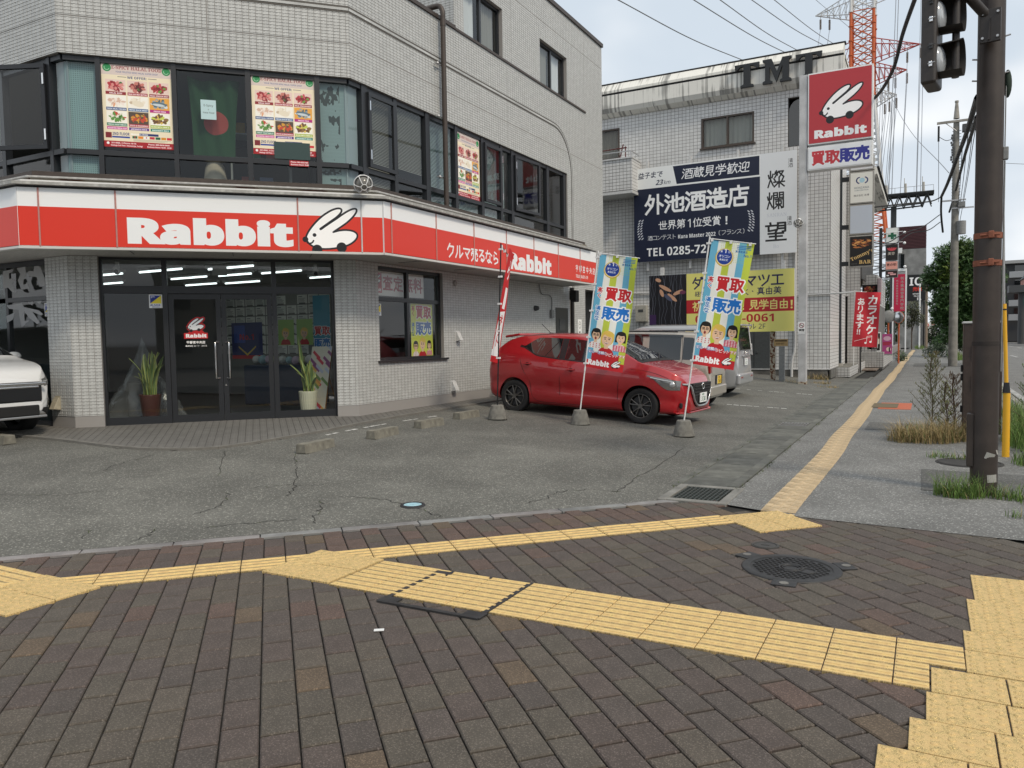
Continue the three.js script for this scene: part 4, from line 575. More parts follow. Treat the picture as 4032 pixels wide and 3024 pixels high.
// ---- the fascia sign: panels with print, aluminium foot ----
{
  const OF = 0.92, yb = 2.979, yr = 3.519, yw = 3.776, H = yw - yb, RED = '#d8331f', WH = '#eceff1';
  const paintBand = (g, w, h) => { g.fillStyle = WH; g.fillRect(0, 0, w, h); g.fillStyle = RED; g.fillRect(0, h * (yw - yr) / H, w, h); };
  const u0 = -OF * Math.tan(23.2 * R), u1 = 4.25 + OF * Math.tan(21.8 * R), W1 = u1 - u0, s1 = 400, X = (u) => (u - u0) * s1, Y = (y) => (yw - y) * s1;
  const tC = canvas(Math.round(W1 * s1), Math.round(H * s1), (g, w, h) => { paintBand(g, w, h); word(g, 'Rabbit', X(0.925), Y(3.405), (3.22 - 0.93) * s1, 0.345 * s1, WH, 0.16); emblem(g, X(3.36), Y(3.67), 0.855 * s1, 3.2); });
  const s2 = 228, W2 = 8.41 + 0.402, v0 = -0.402, X2 = (u) => (u - v0) * s2, Y2 = (y) => (yw - y) * s2;
  const tR = canvas(Math.round(W2 * s2), Math.round(H * s2), (g, w, h) => { paintBand(g, w, h); put(g, 'クルマ売るなら', X2(1.40), Y2(3.315), 0.255 * s2, { w: 13, fill: WH, sx: 1.04, gap: 0.02 }); word(g, 'Rabbit', X2(3.69), Y2(3.362), 2.02 * s2, 0.315 * s2, WH, 0.15); put(g, '宇都宮中央店', X2(7.09), Y2(3.37), 0.165 * s2, { w: 12, fill: WH, sx: 0.95, gap: 0.36 }); put(g, 'TEL028-651-3 9', X2(7.10), Y2(3.14), 0.085 * s2, { fill: WH, sx: 0.92, gap: 0.05 }); });
  const tL = canvas(64, 200, (g, w, h) => paintBand(g, w, h));
  const sg = thing('fascia_sign', 'long red and white fascia sign with rabbit emblem wrapped round the building corner', 'sign');
  const back = M.darkgrey, matsOf = (t) => [M.whitePlain, M.whitePlain, M.whitePlain, M.whitePlain, cmat(t, 0.4), back];
  const panel = (F, a, b, A, L, ms) => { const g = new THREE.BoxGeometry(b - a - 0.012, H, 0.05), uv = g.attributes.uv; for (let i = 16; i < 20; i++) uv.setX(i, (lerp(a + 0.006, b - 0.006, uv.getX(i)) - A) / L); g.translate((a + b) / 2, (yb + yw) / 2, OF - 0.025); const o = new THREE.Mesh(g, ms); o.name = 'panel'; o.castShadow = o.receiveShadow = true; sg.add(o); fput(o, F); };
  const mC = matsOf(tC), mR = matsOf(tR), mL = matsOf(tL);
  const jc = [u0, -0.137, 0.819, 3.302, 4.253, u1], jr = [-0.402, -0.206, 1.066, 2.333, 3.603, 4.84, 6.09, 7.36, 8.41], jl = [-8, -6, -4.6, -3.3, -2, -0.8, 0.40];
  for (let i = 0; i + 1 < jc.length; i++) panel(FC, jc[i], jc[i + 1], u0, W1, mC); for (let i = 0; i + 1 < jr.length; i++) panel(FR, jr[i], jr[i + 1], v0, W2, mR); for (let i = 0; i + 1 < jl.length; i++) panel(FL, jl[i], jl[i + 1], jl[i], 1, mL);
  const alu = mat([0.58, 0.58, 0.56], 0.4);
  for (const [F, a, b, j] of [[FC, u0, u1, jc], [FR, -0.402, 8.41, jr], [FL, -8, 0.4, jl]]) { fbuild(mb().rbox((a + b) / 2, 2.96, OF - 0.03, b - a, 0.036, 0.075, 0.005), 'foot_trim', alu, sg, F); fbuild(mb().box((a + b) / 2, 3.37, OF - 0.055, b - a, 0.82, 0.01), 'panel_back', M.grey, sg, F); for (const u of j.slice(1, -1)) { const dbl = F === FC && Math.abs(u - 4.253) < 0.01; fbuild(mb().cyl(u, 3.375, OF + 0.004, 0.012, 0.012, H, 8), dbl ? 'conduit' : 'joint_cover', dbl ? M.white : paint([0.62, 0.30, 0.27], 0.5), sg, F); } }
}
// ---------- apron of small grey tiles round the building ----------
{
  const out = [[-15, -6.2], [-11.49, -6.34], [-10.5, -6.44], [-9.46, -6.47], [-9.0, -6.54], [-8.63, -6.69], [-8.36, -6.86], [-8.18, -7.06], [-8.04, -7.5], [-7.92, -8.24], [-7.86, -8.76], [-7.88, -9.85], [-7.92, -10.82], [-7.93, -12.9], [-7.93, -18.8]], inn = [[-8.6, -18.8], [-8.56, -10.3], [-11.36, -7.36], [-15, -7.36]], poly = [...out, ...inn];
  const inside = (x, z) => { let r = false; for (let i = 0, j = poly.length - 1; i < poly.length; j = i++) { const [a, b] = poly[i], [c, d] = poly[j]; if ((b > z) !== (d > z) && x < (c - a) * (z - b) / (d - b) + a) r = !r; } return r; };
  const y = (x, z) => Math.min(0.345, lotY(x, z)) + 0.012, s = tag(new THREE.Group(), null, null, null, 'structure'); s.name = numbered('shop_apron'); scene.add(s);
  const g = new THREE.ShapeGeometry(new THREE.Shape(poly.map(([x, z]) => new THREE.Vector2(x, -z)))), m = mb();
  struct('apron_bed', sheetGrid(-15, -7.85, -18.8, -6.1, 150, 260, (x, z) => y(x, z) - 0.003, inside), mat([0.10, 0.098, 0.092], 0.95, { map: rep(worn, 0.8) }), s);
  const tg = paverGeo(1, 1, 0.3, 0.03, 0), list = [], M4 = new THREE.Matrix4(), p = 0.1;
  for (let i = -140; i < 140; i++) for (let j = -180; j < 120; j++) { const a = (i + 0.5) * p, b = (j + 0.5) * p, x = DC.x * a + NCo.x * b, z = DC.z * a + NCo.z * b; if (inside(x, z)) list.push([x, z, i, j]); }
  const im = new THREE.InstancedMesh(tg, mat([0.235, 0.228, 0.212], 0.7, { map: rep(worn, 1.3) }), list.length);
  list.forEach(([x, z, i, j], k) => { const gx = (y(x + 0.05, z) - y(x - 0.05, z)) / 0.1, gz = (y(x, z + 0.05) - y(x, z - 0.05)) / 0.1, n = V(-gx, 1, -gz).normalize(); im.setMatrixAt(k, M4.compose(V(x, y(x, z) + 0.002, z), new THREE.Quaternion().setFromUnitVectors(V(0, 1, 0), n).multiply(new THREE.Quaternion().setFromAxisAngle(V(0, 1, 0), Math.PI / 2 - C2)), V(p - 0.006, 0.02, p - 0.006))); const v = 1 + (h2(i, j, 8) - 0.5) * 0.16 + (fbm(x * 0.9 + 40, z * 0.9 + 40, 3) - 0.5) * 0.35; im.setColorAt(k, lin(v, v, v)); });
  im.name = 'apron_tiles'; im.userData.kind = 'stuff'; im.receiveShadow = true; s.add(im);
  for (let i = 0; i + 1 < out.length; i++) { const [a, b] = out[i], [c, d] = out[i + 1], n = Math.ceil(Math.hypot(c - a, d - b) / 0.6); for (let k = 0; k < n; k++) { const P = V(lerp(a, c, k / n), 0, lerp(b, d, k / n)), Q = V(lerp(a, c, (k + 1) / n), 0, lerp(b, d, (k + 1) / n)); P.y = y(P.x, P.z) - 0.002; Q.y = y(Q.x, Q.z) - 0.002; const L = P.distanceTo(Q), o = mb().box(0, 0, 0, 0.07, 0.04, L + 0.01).build('edging', conc([0.27, 0.26, 0.235]), s); o.position.copy(P).lerp(Q, 0.5); o.lookAt(Q); } }
}
// ---------- wheel stops ----------
{
  const geo = metric(prep(extr([[-0.075, 0], [0.075, 0], [0.06, 0.105], [-0.06, 0.105]], 0.58, 0.008).translate(0, 0, -0.29))), m = conc([0.30, 0.285, 0.235], 0.5), G = 'concrete wheel stops in the car park';
  const L = [['concrete wheel stop nearest the kerb, first of the row beside the apron', -6.99, -7.60, 0.06], ['second concrete wheel stop from the kerb, in front of the shop entrance corner', -6.87, -8.85, 0.05], ['third concrete wheel stop from the kerb, beside the worn white line', -6.88, -10.04, -0.04], ['fourth concrete wheel stop, next to the red banner stand', -7.0, -11.35, -0.05], ['concrete wheel stop in front of the white car', -11.17, -5.95, Math.PI / 2 - 0.05]];
  for (const [l, x, z, r] of L) { const o = mesh('wheel_stop', geo, m); o.position.set(x, lotY(x, z), z); o.rotation.set(0, r, 0); tag(o, l, 'wheel stop', G); }
}
// ---------- posters and notices on the building ----------
const posterTex = canvas(400, 520, (g, w, h) => {
  g.fillStyle = '#efe3c6'; g.fillRect(0, 0, w, h); g.fillStyle = '#d9cbc4'; g.fillRect(0, 0, w, 78);
  for (const x of [32, 368]) { g.fillStyle = '#1f8a4c'; g.beginPath(); g.arc(x, 36, 24, 0, 7); g.fill(); g.strokeStyle = '#bfe3c8'; g.lineWidth = 3; g.beginPath(); g.arc(x, 36, 14, 0.3, 3.6); g.stroke(); }
  const ct = (s, y, px, c, f = 'bold', face = 'sans-serif', x = w / 2, mw = 9e9) => { g.fillStyle = c; g.font = f + ' ' + px + 'px ' + face; const m = g.measureText(s).width; g.save(); g.translate(x, y); if (m > mw) g.scale(mw / m, 1); g.textAlign = 'center'; g.fillText(s, 0, 0); g.restore(); };
  ct('E-SPICY HALAL FOOD', 42, 29, '#8d1f2c', 'bold', 'serif', w / 2, 286); ct('YOUR TRUSTED MINI HALAL SUPER SHOP', 63, 14, '#43518d', 'normal', 'sans-serif', w / 2, 240); ct('WE OFFER:', 96, 22, '#2b3a74'); g.strokeStyle = '#555'; g.beginPath(); g.moveTo(90, 88); g.lineTo(140, 88); g.moveTo(262, 88); g.lineTo(312, 88); g.stroke();
  const cells = [['HALAL BEEF', '#8d1b26', ['#b8323c', '#8e1f2c', '#d98c86', '#3c6b33']], ['HALAL GOAT MEAT (MUTTON)', '#a02a35', ['#8a2b30', '#c77a70', '#5d1c20', '#4f7a3c']], ['HALAL VENISON MEAT', '#8d1b26', ['#a83038', '#7c1a22', '#c9525a', '#6c9a3d']], ['FRESH HALAL CHICKEN', '#23457f', ['#ead6c6', '#d8b7a3', '#f3e8de', '#e3a27c']], ['FRESH DUCK MEAT', '#2b5a92', ['#efe6d3', '#ddd0b8', '#f6f0e4', '#c9b59b']], ['FRESH FISH', '#b3187f', ['#8fa3b2', '#4d6472', '#e8ab4a', '#d6dde2']], ['FRESH VEGETABLES', '#0f6a49', ['#5c8f3d', '#c7452f', '#e8e4d3', '#3f6d2e']], ['SPICES & SEASONINGS', '#a8263a', ['#c7452f', '#5f4a35', '#d79a35', '#8d8f52']], ['DELICIOUS SWEETS & COOKING OIL', '#9bb423', ['#c9d65a', '#6b4a2e', '#e2b85a', '#8a6a3f']]];
  cells.forEach(([s, c, p], i) => { const x = 20 + (i % 3) * 123, y = 106 + Math.floor(i / 3) * 96; g.fillStyle = i === 5 ? '#e9a845' : i === 7 ? '#54463b' : i < 3 ? '#e8cfc4' : '#f7f4ea'; g.fillRect(x, y, 114, 74);
    for (let k = 0; k < 46; k++) { const a = h2(i, k, 3) * 6.28, r = Math.sqrt(h2(i, k, 4)) * 1; g.fillStyle = p[Math.floor(h2(i, k, 5) * (k > 38 ? 4 : 3))]; g.beginPath(); g.ellipse(x + 57 + Math.cos(a) * r * 42, y + 38 + Math.sin(a) * r * 25, 6 + 9 * h2(i, k, 6), 4 + 6 * h2(i, k, 7), a, 0, 7); g.fill(); }
    if (i === 5) { g.fillStyle = '#5d7482'; g.beginPath(); g.ellipse(x + 55, y + 38, 44, 15, 0.1, 0, 7); g.fill(); g.fillStyle = '#c9d4da'; g.beginPath(); g.ellipse(x + 52, y + 43, 36, 8, 0.1, 0, 7); g.fill(); }
    if (i === 4) { g.fillStyle = '#e9dfc9'; g.beginPath(); g.ellipse(x + 57, y + 44, 34, 18, 0.2, 0, 7); g.fill(); }
    g.fillStyle = c; g.fillRect(x, y + 74, 114, 18); ct(s, y + 88, 13, '#fff', 'bold', 'sans-serif', x + 57, 106); });
  [['ASSORTED FRESH FISH', '#c2268c'], ['JAPANESE RICE', '#5b2a86'], ['BASAMATI RICE', '#0f7d6d']].forEach(([s, c], i) => { g.fillStyle = c; g.fillRect(20 + i * 123, 394, 114, 17); ct(s, 408, 13, '#fff', 'bold', 'sans-serif', 77 + i * 123, 106); });
  ct('2ND FLOOR', 446, 25, '#2b3a74', 'bold', 'sans-serif', 96, 96); g.fillStyle = '#1d3f9c'; g.fillRect(46, 452, 100, 10); g.fillStyle = '#7b1420'; g.fillRect(10, 430, 34, 34);
  g.fillStyle = '#1d2d6b'; g.fillRect(200, 428, 110, 14); ct('PRODUCTS FROM', 440, 12, '#fff'); ['#0a5c3f', '#e88a2d', '#f4f4f4', '#c52b43', '#0d5c38', '#d98d1d', '#d3202f'].forEach((c, i) => { g.fillStyle = c; g.fillRect(160 + i * 33, 446, 28, 15); if (i === 0 || i === 2) { g.fillStyle = '#c9202f'; g.beginPath(); g.arc(174 + i * 33, 453, 4, 0, 7); g.fill(); } });
  g.fillStyle = '#8a8577'; for (let k = 0; k < 3; k++) g.fillRect(165, 466 + k * 5, 215 - k * 18, 1.5);
  g.fillStyle = '#a8141f'; g.fillRect(0, 482, w, 38); g.fillStyle = '#fff'; g.beginPath(); g.arc(22, 496, 8, 0, 7); g.fill(); ct('321-0945, 2 Chome 10-16', 498, 12, '#fff', 'bold', 'sans-serif', 110, 150); ct('Shukugo 2nd Floor, Utsunomiya, Tochigi', 513, 12, '#fff', 'bold', 'sans-serif', 126, 180); ct('Phone: 080-6436-0669', 498, 12, '#fff', 'bold', 'sans-serif', 310, 130); ct('Business Hours: 10:00 - 22:00', 513, 12, '#fff', 'bold', 'sans-serif', 312, 140);
});
const onF = (o, F, u, y, z) => { o.position.set(u, y, z); o.updateMatrix(); o.applyMatrix4(F); return o; };
const flat = (name, w, h, tex, F, u, y, z, label, cat, grp) => { const o = sheet(name, w, h, 0.006, tex, scene); o.applyMatrix4(F.clone().multiply(new THREE.Matrix4().makeTranslation(u, y, z))); return tag(o, label, cat, grp); };
{
  const G = 'food shop posters on the upper windows';
  flat('food_poster', 0.98, 1.27, posterTex, FC, 1.045, 5.245, -0.075, 'food shop poster with rows of meat pictures, left of the green flag', 'poster', G);
  flat('food_poster', 0.98, 1.27, posterTex, FC, 3.19, 5.26, -0.075, 'food shop poster partly covered by a dark sheet, right of the green flag', 'poster', G);
  flat('food_poster', 0.90, 1.29, posterTex, FR, 3.83, 5.20, -0.075, 'food shop poster on the side windows, right of the rainwater pipe', 'poster', G);
  const dk = canvas(64, 32, (g) => { g.fillStyle = '#27403f'; g.fillRect(0, 0, 64, 32); }); flat('loose_sheet', 0.56, 0.27, dk, FC, 3.30, 4.70, -0.055, 'dark green sheet hanging over the lower edge of a food poster', 'sheet');
  const rs = canvas(160, 40, (g) => { g.fillStyle = '#a8141f'; g.fillRect(0, 0, 160, 40); g.fillStyle = '#fff'; g.font = 'bold 15px sans-serif'; g.fillText('Phone: 080-6436-066', 10, 17); g.fillText('Business Hours 10:00', 10, 34); }); flat('poster_strip', 0.30, 0.09, rs, FC, 3.40, 4.50, -0.035, 'small red printed strip stuck on the window bar under a food poster', 'poster strip');
  // flag hung inside the middle window with a paper note on the glass
  const g = new THREE.PlaneGeometry(0.78, 1.28, 30, 24), p = g.attributes.position; for (let i = 0; i < p.count; i++) { const x = p.getX(i), y = p.getY(i), t = (y + 0.64) / 1.28; p.setXYZ(i, x * lerp(0.80, 1, t * t) - 0.02 * (1 - t), y + (1 - t) * 0.05 * Math.cos(x * 5) - t * 0.05 * Math.cos(x * 4), 0.03 * Math.sin(x * 22 + y * 4) * (0.3 + t) + 0.02 * Math.sin(x * 9)); } g.computeVertexNormals();
  const ft = canvas(256, 400, (c) => { c.fillStyle = '#123f20'; c.fillRect(0, 0, 256, 400); c.fillStyle = '#94403a'; c.beginPath(); c.ellipse(140, 222, 72, 62, 0, 0, 7); c.fill(); });
  const fl = mesh('hanging_flag', g, cmat(ft, 0.9, { side: THREE.DoubleSide })); fl.applyMatrix4(FC.clone().multiply(new THREE.Matrix4().makeTranslation(2.13, 5.17, -0.24))); tag(fl, 'green flag with a red disc hanging behind the middle upper window', 'flag');
  const nt = canvas(120, 160, (c) => { c.fillStyle = '#b9d4d8'; c.fillRect(0, 0, 120, 160); c.fillStyle = '#333'; c.textAlign = 'center'; c.font = '24px sans-serif'; c.fillText('E-Spicy', 60, 54); c.font = '14px sans-serif'; c.fillText('&', 60, 84); c.font = '19px sans-serif'; c.fillText('Halal Food', 60, 112); });
  flat('paper_note', 0.225, 0.30, nt, FC, 2.05, 5.27, -0.08, 'pale paper note on the glass in front of the green flag', 'paper note');
  // shelves and goods inside the upper shop
  const sh = thing('storage_shelf', 'pale metal shelf unit with goods behind the upper middle window', 'shelf'), q = mb(); for (const u of [2.35, 3.3]) for (const z of [-0.75, -1.15]) q.box(u, 4.9, z, 0.03, 1.9, 0.03); for (const y of [4.25, 4.7, 5.1]) q.box(2.83, y, -0.95, 0.98, 0.02, 0.42); fbuild(q, 'rack', mat([0.42, 0.46, 0.46], 0.5), sh, FC);
  for (const [u, y, w, h, c] of [[2.5, 5.21, 0.16, 0.2, [0.55, 0.36, 0.06]], [2.72, 4.8, 0.2, 0.18, [0.1, 0.35, 0.2]], [3.0, 4.78, 0.18, 0.14, [0.6, 0.12, 0.1]], [3.1, 5.2, 0.2, 0.18, [0.5, 0.5, 0.45]], [2.6, 4.34, 0.2, 0.15, [0.4, 0.1, 0.08]], [2.9, 4.34, 0.22, 0.15, [0.2, 0.25, 0.4]]]) fbuild(mb().rbox(u, y, -0.95, w, h, 0.2, 0.01), 'goods_box', mat(c, 0.6), sh, FC);
  const sk = fbuild(mb().add(new THREE.LatheGeometry([[0.001, 0], [0.17, 0.01], [0.185, 0.25], [0.15, 0.5], [0.12, 0.56]].map((v) => new THREE.Vector2(...v)), 16).translate(2.1, 3.95, -0.45)), 'rice_sack', mat([0.42, 0.38, 0.30], 0.9), scene, FC); tag(sk, 'beige sack standing behind the upper middle window under the flag', 'sack');
  const tw = fbuild(mb().sph(1.75, 4.06, -0.4, 0.14, 1.3, 0.55, 1), 'paper_bag', mat([0.34, 0.28, 0.19], 0.9), scene, FC); tag(tw, 'crumpled brown bag on the upper window ledge left of the sack', 'bag');
}
{ // printed sheets at street level
  const al = canvas(120, 120, (g) => { g.fillStyle = '#f1f3f2'; g.fillRect(0, 0, 120, 120); g.fillStyle = '#17308f'; g.fillRect(10, 8, 100, 72); g.fillStyle = '#f2df3c'; g.beginPath(); g.moveTo(110, 8); g.lineTo(110, 80); g.lineTo(10, 80); g.fill(); g.fillStyle = '#fff'; g.fillRect(16, 14, 34, 3); g.fillRect(16, 21, 38, 3); g.fillRect(16, 28, 14, 3); g.fillStyle = '#17308f'; g.font = 'bold 25px sans-serif'; g.save(); g.translate(8, 103); g.scale(1.2, 1); g.fillText('ALSOK', 0, 0); g.restore(); g.fillRect(26, 109, 68, 4); });
  const G = 'blue and yellow security stickers on the shop windows';
  flat('security_sticker', 0.19, 0.21, al, FC, 1.17, 2.275, -0.122, 'blue and yellow security sticker on the glass left of the entrance doors', 'sticker', G); flat('security_sticker', 0.19, 0.21, al, FR, 0.68, 2.15, -0.085, 'blue and yellow security sticker in the side window corner', 'sticker', G); flat('security_sticker', 0.19, 0.21, al, FL, -0.68, 2.17, -0.085, 'blue and yellow security sticker on the window left of the tiled pillar', 'sticker', G);
  const dl = canvas(300, 400, (g) => { g.clearRect(0, 0, 300, 400); emblem(g, 48, 18, 200, 3.4, '#cf1f24'); g.fillStyle = '#cf1f24'; g.beginPath(); g.moveTo(92, 170); g.lineTo(220, 170); g.lineTo(250, 200); g.lineTo(282, 200); g.lineTo(282, 268); g.lineTo(16, 268); g.lineTo(16, 200); g.lineTo(60, 200); g.fill(); emblem(g, 48, 18, 200, 3.4); word(g, 'Rabbit', 34, 212, 234, 42, '#fff', 0.12); put(g, '宇都宮中央店', 42, 296, 33, { w: 13, fill: '#fff', gap: 0.06 }); put(g, '株式会社', 30, 346, 20, { w: 12, fill: '#fff' }); put(g, 'カーリ', 122, 346, 20, { w: 12, fill: '#fff' }); put(g, 'ョイス'.replace('ョ', 'コ'), 205, 346, 20, { w: 12, fill: '#fff' }); });
  const dg = new THREE.PlaneGeometry(0.40, 0.533), dm = new THREE.MeshStandardMaterial({ map: dl, transparent: true, roughness: 0.5, alphaTest: 0.5 }), o = mesh('door_sticker', dg, dm); o.applyMatrix4(FC.clone().multiply(new THREE.Matrix4().makeTranslation(1.735, 1.775, -0.124))); tag(o, 'red and white rabbit emblem sticker on the left glass door', 'sticker');
  const an = canvas(480, 140, (g) => { g.fillStyle = '#e9e7e1'; g.fillRect(0, 0, 480, 140); g.fillStyle = '#b3202a'; g.fillRect(6, 12, 88, 112); emblem(g, 16, 20, 68, 4); word(g, 'Rabbit', 14, 98, 74, 18, '#fff', 0.1); put(g, '査定無料', 104, 26, 84, { w: 13, fill: '#a3303a', gap: 0.10 }); });
  flat('window_banner', 1.62, 0.44, an, FR, 1.44, 2.63, -0.19, 'white banner with red letters behind the top of the side window', 'banner');
}
// faces and figures printed on banners
function person(g, x, y, s, hair, shirt, o = {}) {
  g.save(); g.translate(x, y); g.scale(s, s); g.fillStyle = shirt; g.beginPath(); g.moveTo(-34, 70); g.quadraticCurveTo(-30, 40, -10, 36); g.lineTo(10, 36); g.quadraticCurveTo(30, 40, 34, 70); g.fill();
  if (o.dots) { g.fillStyle = '#c8202f'; for (let i = 0; i < 12; i++) { g.beginPath(); g.arc(-24 + (i % 4) * 16, 46 + Math.floor(i / 4) * 9, 2.6, 0, 7); g.fill(); } }
  if (o.check) { g.fillStyle = 'rgba(200,30,60,.55)'; for (let i = 0; i < 5; i++) { g.fillRect(-30 + i * 13, 42, 6, 28); g.fillRect(-32, 42 + i * 7, 64, 3); } }
  g.fillStyle = hair; g.beginPath(); g.ellipse(0, -2, 26, 30, 0, 0, 7); g.fill(); if (o.long) g.fillRect(-26, 0, 52, 26);
  g.fillStyle = '#edc6a4'; g.fillRect(-8, 22, 16, 18); g.beginPath(); g.ellipse(0, 5, 19.5, 25, 0, 0, 7); g.fill(); g.fillStyle = hair; g.beginPath(); g.ellipse(o.part || 0, -20, 21, 11, o.part ? 0.3 : 0, 0, 7); g.fill();
  g.fillStyle = '#2a1c16'; for (const k of [-1, 1]) { g.beginPath(); g.ellipse(k * 8, 2, 3.4, 2, 0, 0, 7); g.fill(); g.fillRect(k * 8 - 5, -5, 10, 1.8); } g.strokeStyle = '#b98a6a'; g.lineWidth = 1.3; g.beginPath(); g.moveTo(0, 3); g.lineTo(-2.5, 11); g.lineTo(1.5, 11.5); g.stroke();
  g.fillStyle = '#8a2326'; g.beginPath(); if (o.shout) g.ellipse(0, 19, 5, 7, 0, 0, 7); else { g.moveTo(-9, 15); g.quadraticCurveTo(0, 28, 9, 15); } g.fill(); if (!o.shout) { g.fillStyle = '#fff'; g.fillRect(-7, 15.5, 14, 2.6); }
  if (o.glasses) { g.strokeStyle = '#222'; g.lineWidth = 1.5; g.strokeRect(-14, -2, 11, 8); g.strokeRect(3, -2, 11, 8); } g.restore();
}
function buyBanner(g, w, h) {                       // coloured strip banner: stripes, medal, slogans, three people, red foot
  const st = ['#6cb6d6', '#f3f4ec', '#c3d24a', '#f3f4ec', '#6cb6d6', '#c3d24a']; g.save(); g.rotate(0); for (let i = 0; i < 6; i++) { g.fillStyle = st[i]; g.beginPath(); const x = i * w / 6; g.moveTo(x, 0); g.lineTo(x + w / 6 + 1, 0); g.lineTo(x + w / 6 + 1, h); g.lineTo(x, h); g.fill(); } g.restore();
  g.fillStyle = 'rgba(190,220,90,.55)'; for (let i = 0; i < 200; i++) { g.beginPath(); g.arc((i % 16) * 13 + 30 + w * 0.15, Math.floor(i / 16) * 12 + 8, 3, 0, 7); g.fill(); }
  g.fillStyle = '#c9a23a'; g.beginPath(); g.arc(w * 0.36, h * 0.125, w * 0.215, 0, 7); g.fill(); g.fillStyle = '#f4e29a'; g.beginPath(); g.arc(w * 0.36, h * 0.122, w * 0.20, 0, 7); g.fill(); g.fillStyle = '#1c3f9c'; g.beginPath(); g.arc(w * 0.36, h * 0.12, w * 0.18, 0, 7); g.fill();
  put(g, '1', w * 0.33, h * 0.055, w * 0.11, { fill: '#fff' }); put(g, '第', w * 0.25, h * 0.072, w * 0.05, { fill: '#fff' }); put(g, '位', w * 0.43, h * 0.072, w * 0.05, { fill: '#fff' }); put(g, 'オリコン', w * 0.225, h * 0.105, w * 0.066, { fill: '#fff', w: 13 }); put(g, '高満足定', w * 0.25, h * 0.135, w * 0.05, { fill: '#fff' });
  g.fillStyle = '#3f77b4'; for (let k = 0; k < 3; k++) g.fillRect(w * 0.62, h * (0.022 + k * 0.012), w * 0.33, h * 0.006); put(g, '高買取満足', w * 0.60, h * 0.06, w * 0.055, { fill: '#2b62a8' }); g.fillStyle = '#2b62a8'; g.font = 'bold ' + Math.round(w * 0.085) + 'px sans-serif'; g.fillText('No.1', w * 0.80, h * 0.108);
  const big = (s, x, y, c) => put(g, s, x, y, w * 0.335, { w: 15, fill: c, out: '#fff', ow: 9, gap: 0.02, sx: 1 });
  put(g, '高く', w * 0.06, h * 0.285, w * 0.135, { w: 13, fill: '#c8262f', out: '#fff', ow: 9, vert: true, gap: 0.1 }); big('買取', w * 0.26, h * 0.275, '#cf222b'); put(g, '満足な', w * 0.08, h * 0.445, w * 0.125, { w: 13, fill: '#1f74c4', out: '#fff', ow: 9, vert: true, gap: 0.06 }); big('販売', w * 0.27, h * 0.445, '#1c78d2');
  g.fillStyle = '#c9222b'; g.fillRect(0, h * 0.93, w, h * 0.07); person(g, w * 0.19, h * 0.70, w / 190, '#17130f', '#f4efec', { dots: 1, glasses: 1, shout: 1 }); person(g, w * 0.83, h * 0.70, w / 195, '#191310', '#f4dfe2', { check: 1, long: 1 }); person(g, w * 0.50, h * 0.725, w / 150, '#e6c35a', '#c3202a', { part: 5 });
  g.fillStyle = '#c3202a'; g.fillRect(w * 0.14, h * 0.86, w * 0.72, h * 0.08); put(g, '安心・信頼の', w * 0.04, h * 0.842, w * 0.082, { w: 12, fill: '#fff', out: '#3b3f9c', ow: 6 }); put(g, 'ラビットです', w * 0.50, h * 0.85, w * 0.082, { w: 13, fill: '#fff', out: '#c3202a', ow: 6 }); word(g, 'Rabbit', w * 0.06, h * 0.925, w * 0.58, h * 0.047, '#fff', 0.13); emblem(g, w * 0.68, h * 0.905, w * 0.25, 4);
}
const buyTex = canvas(300, 900, buyBanner);
{
  const t = canvas(200, 290, (g, w, h) => { g.fillStyle = '#d8dc5a'; g.fillRect(0, 0, w, h); put(g, '高く', 8, 14, 26, { w: 13, fill: '#b3242c', vert: true }); put(g, '買取', 44, 10, 70, { w: 15, fill: '#b3242c', out: '#f4f4ec', ow: 6 }); put(g, '満足な', 6, 104, 24, { w: 13, fill: '#2360a8', vert: true }); put(g, '販売', 44, 100, 70, { w: 15, fill: '#2360a8', out: '#f4f4ec', ow: 6 }); person(g, 40, 232, 0.86, '#17130f', '#f4efec', { dots: 1, glasses: 1 }); person(g, 165, 228, 0.8, '#191310', '#f4dfe2', { check: 1, long: 1 }); person(g, 102, 222, 1.12, '#e6c35a', '#c3202a', { part: 5 }); });
  flat('window_poster', 0.72, 1.0, t, FR, 2.14, 1.80, -0.17, 'yellow poster with red and blue letters and three people behind the side window', 'poster');
}
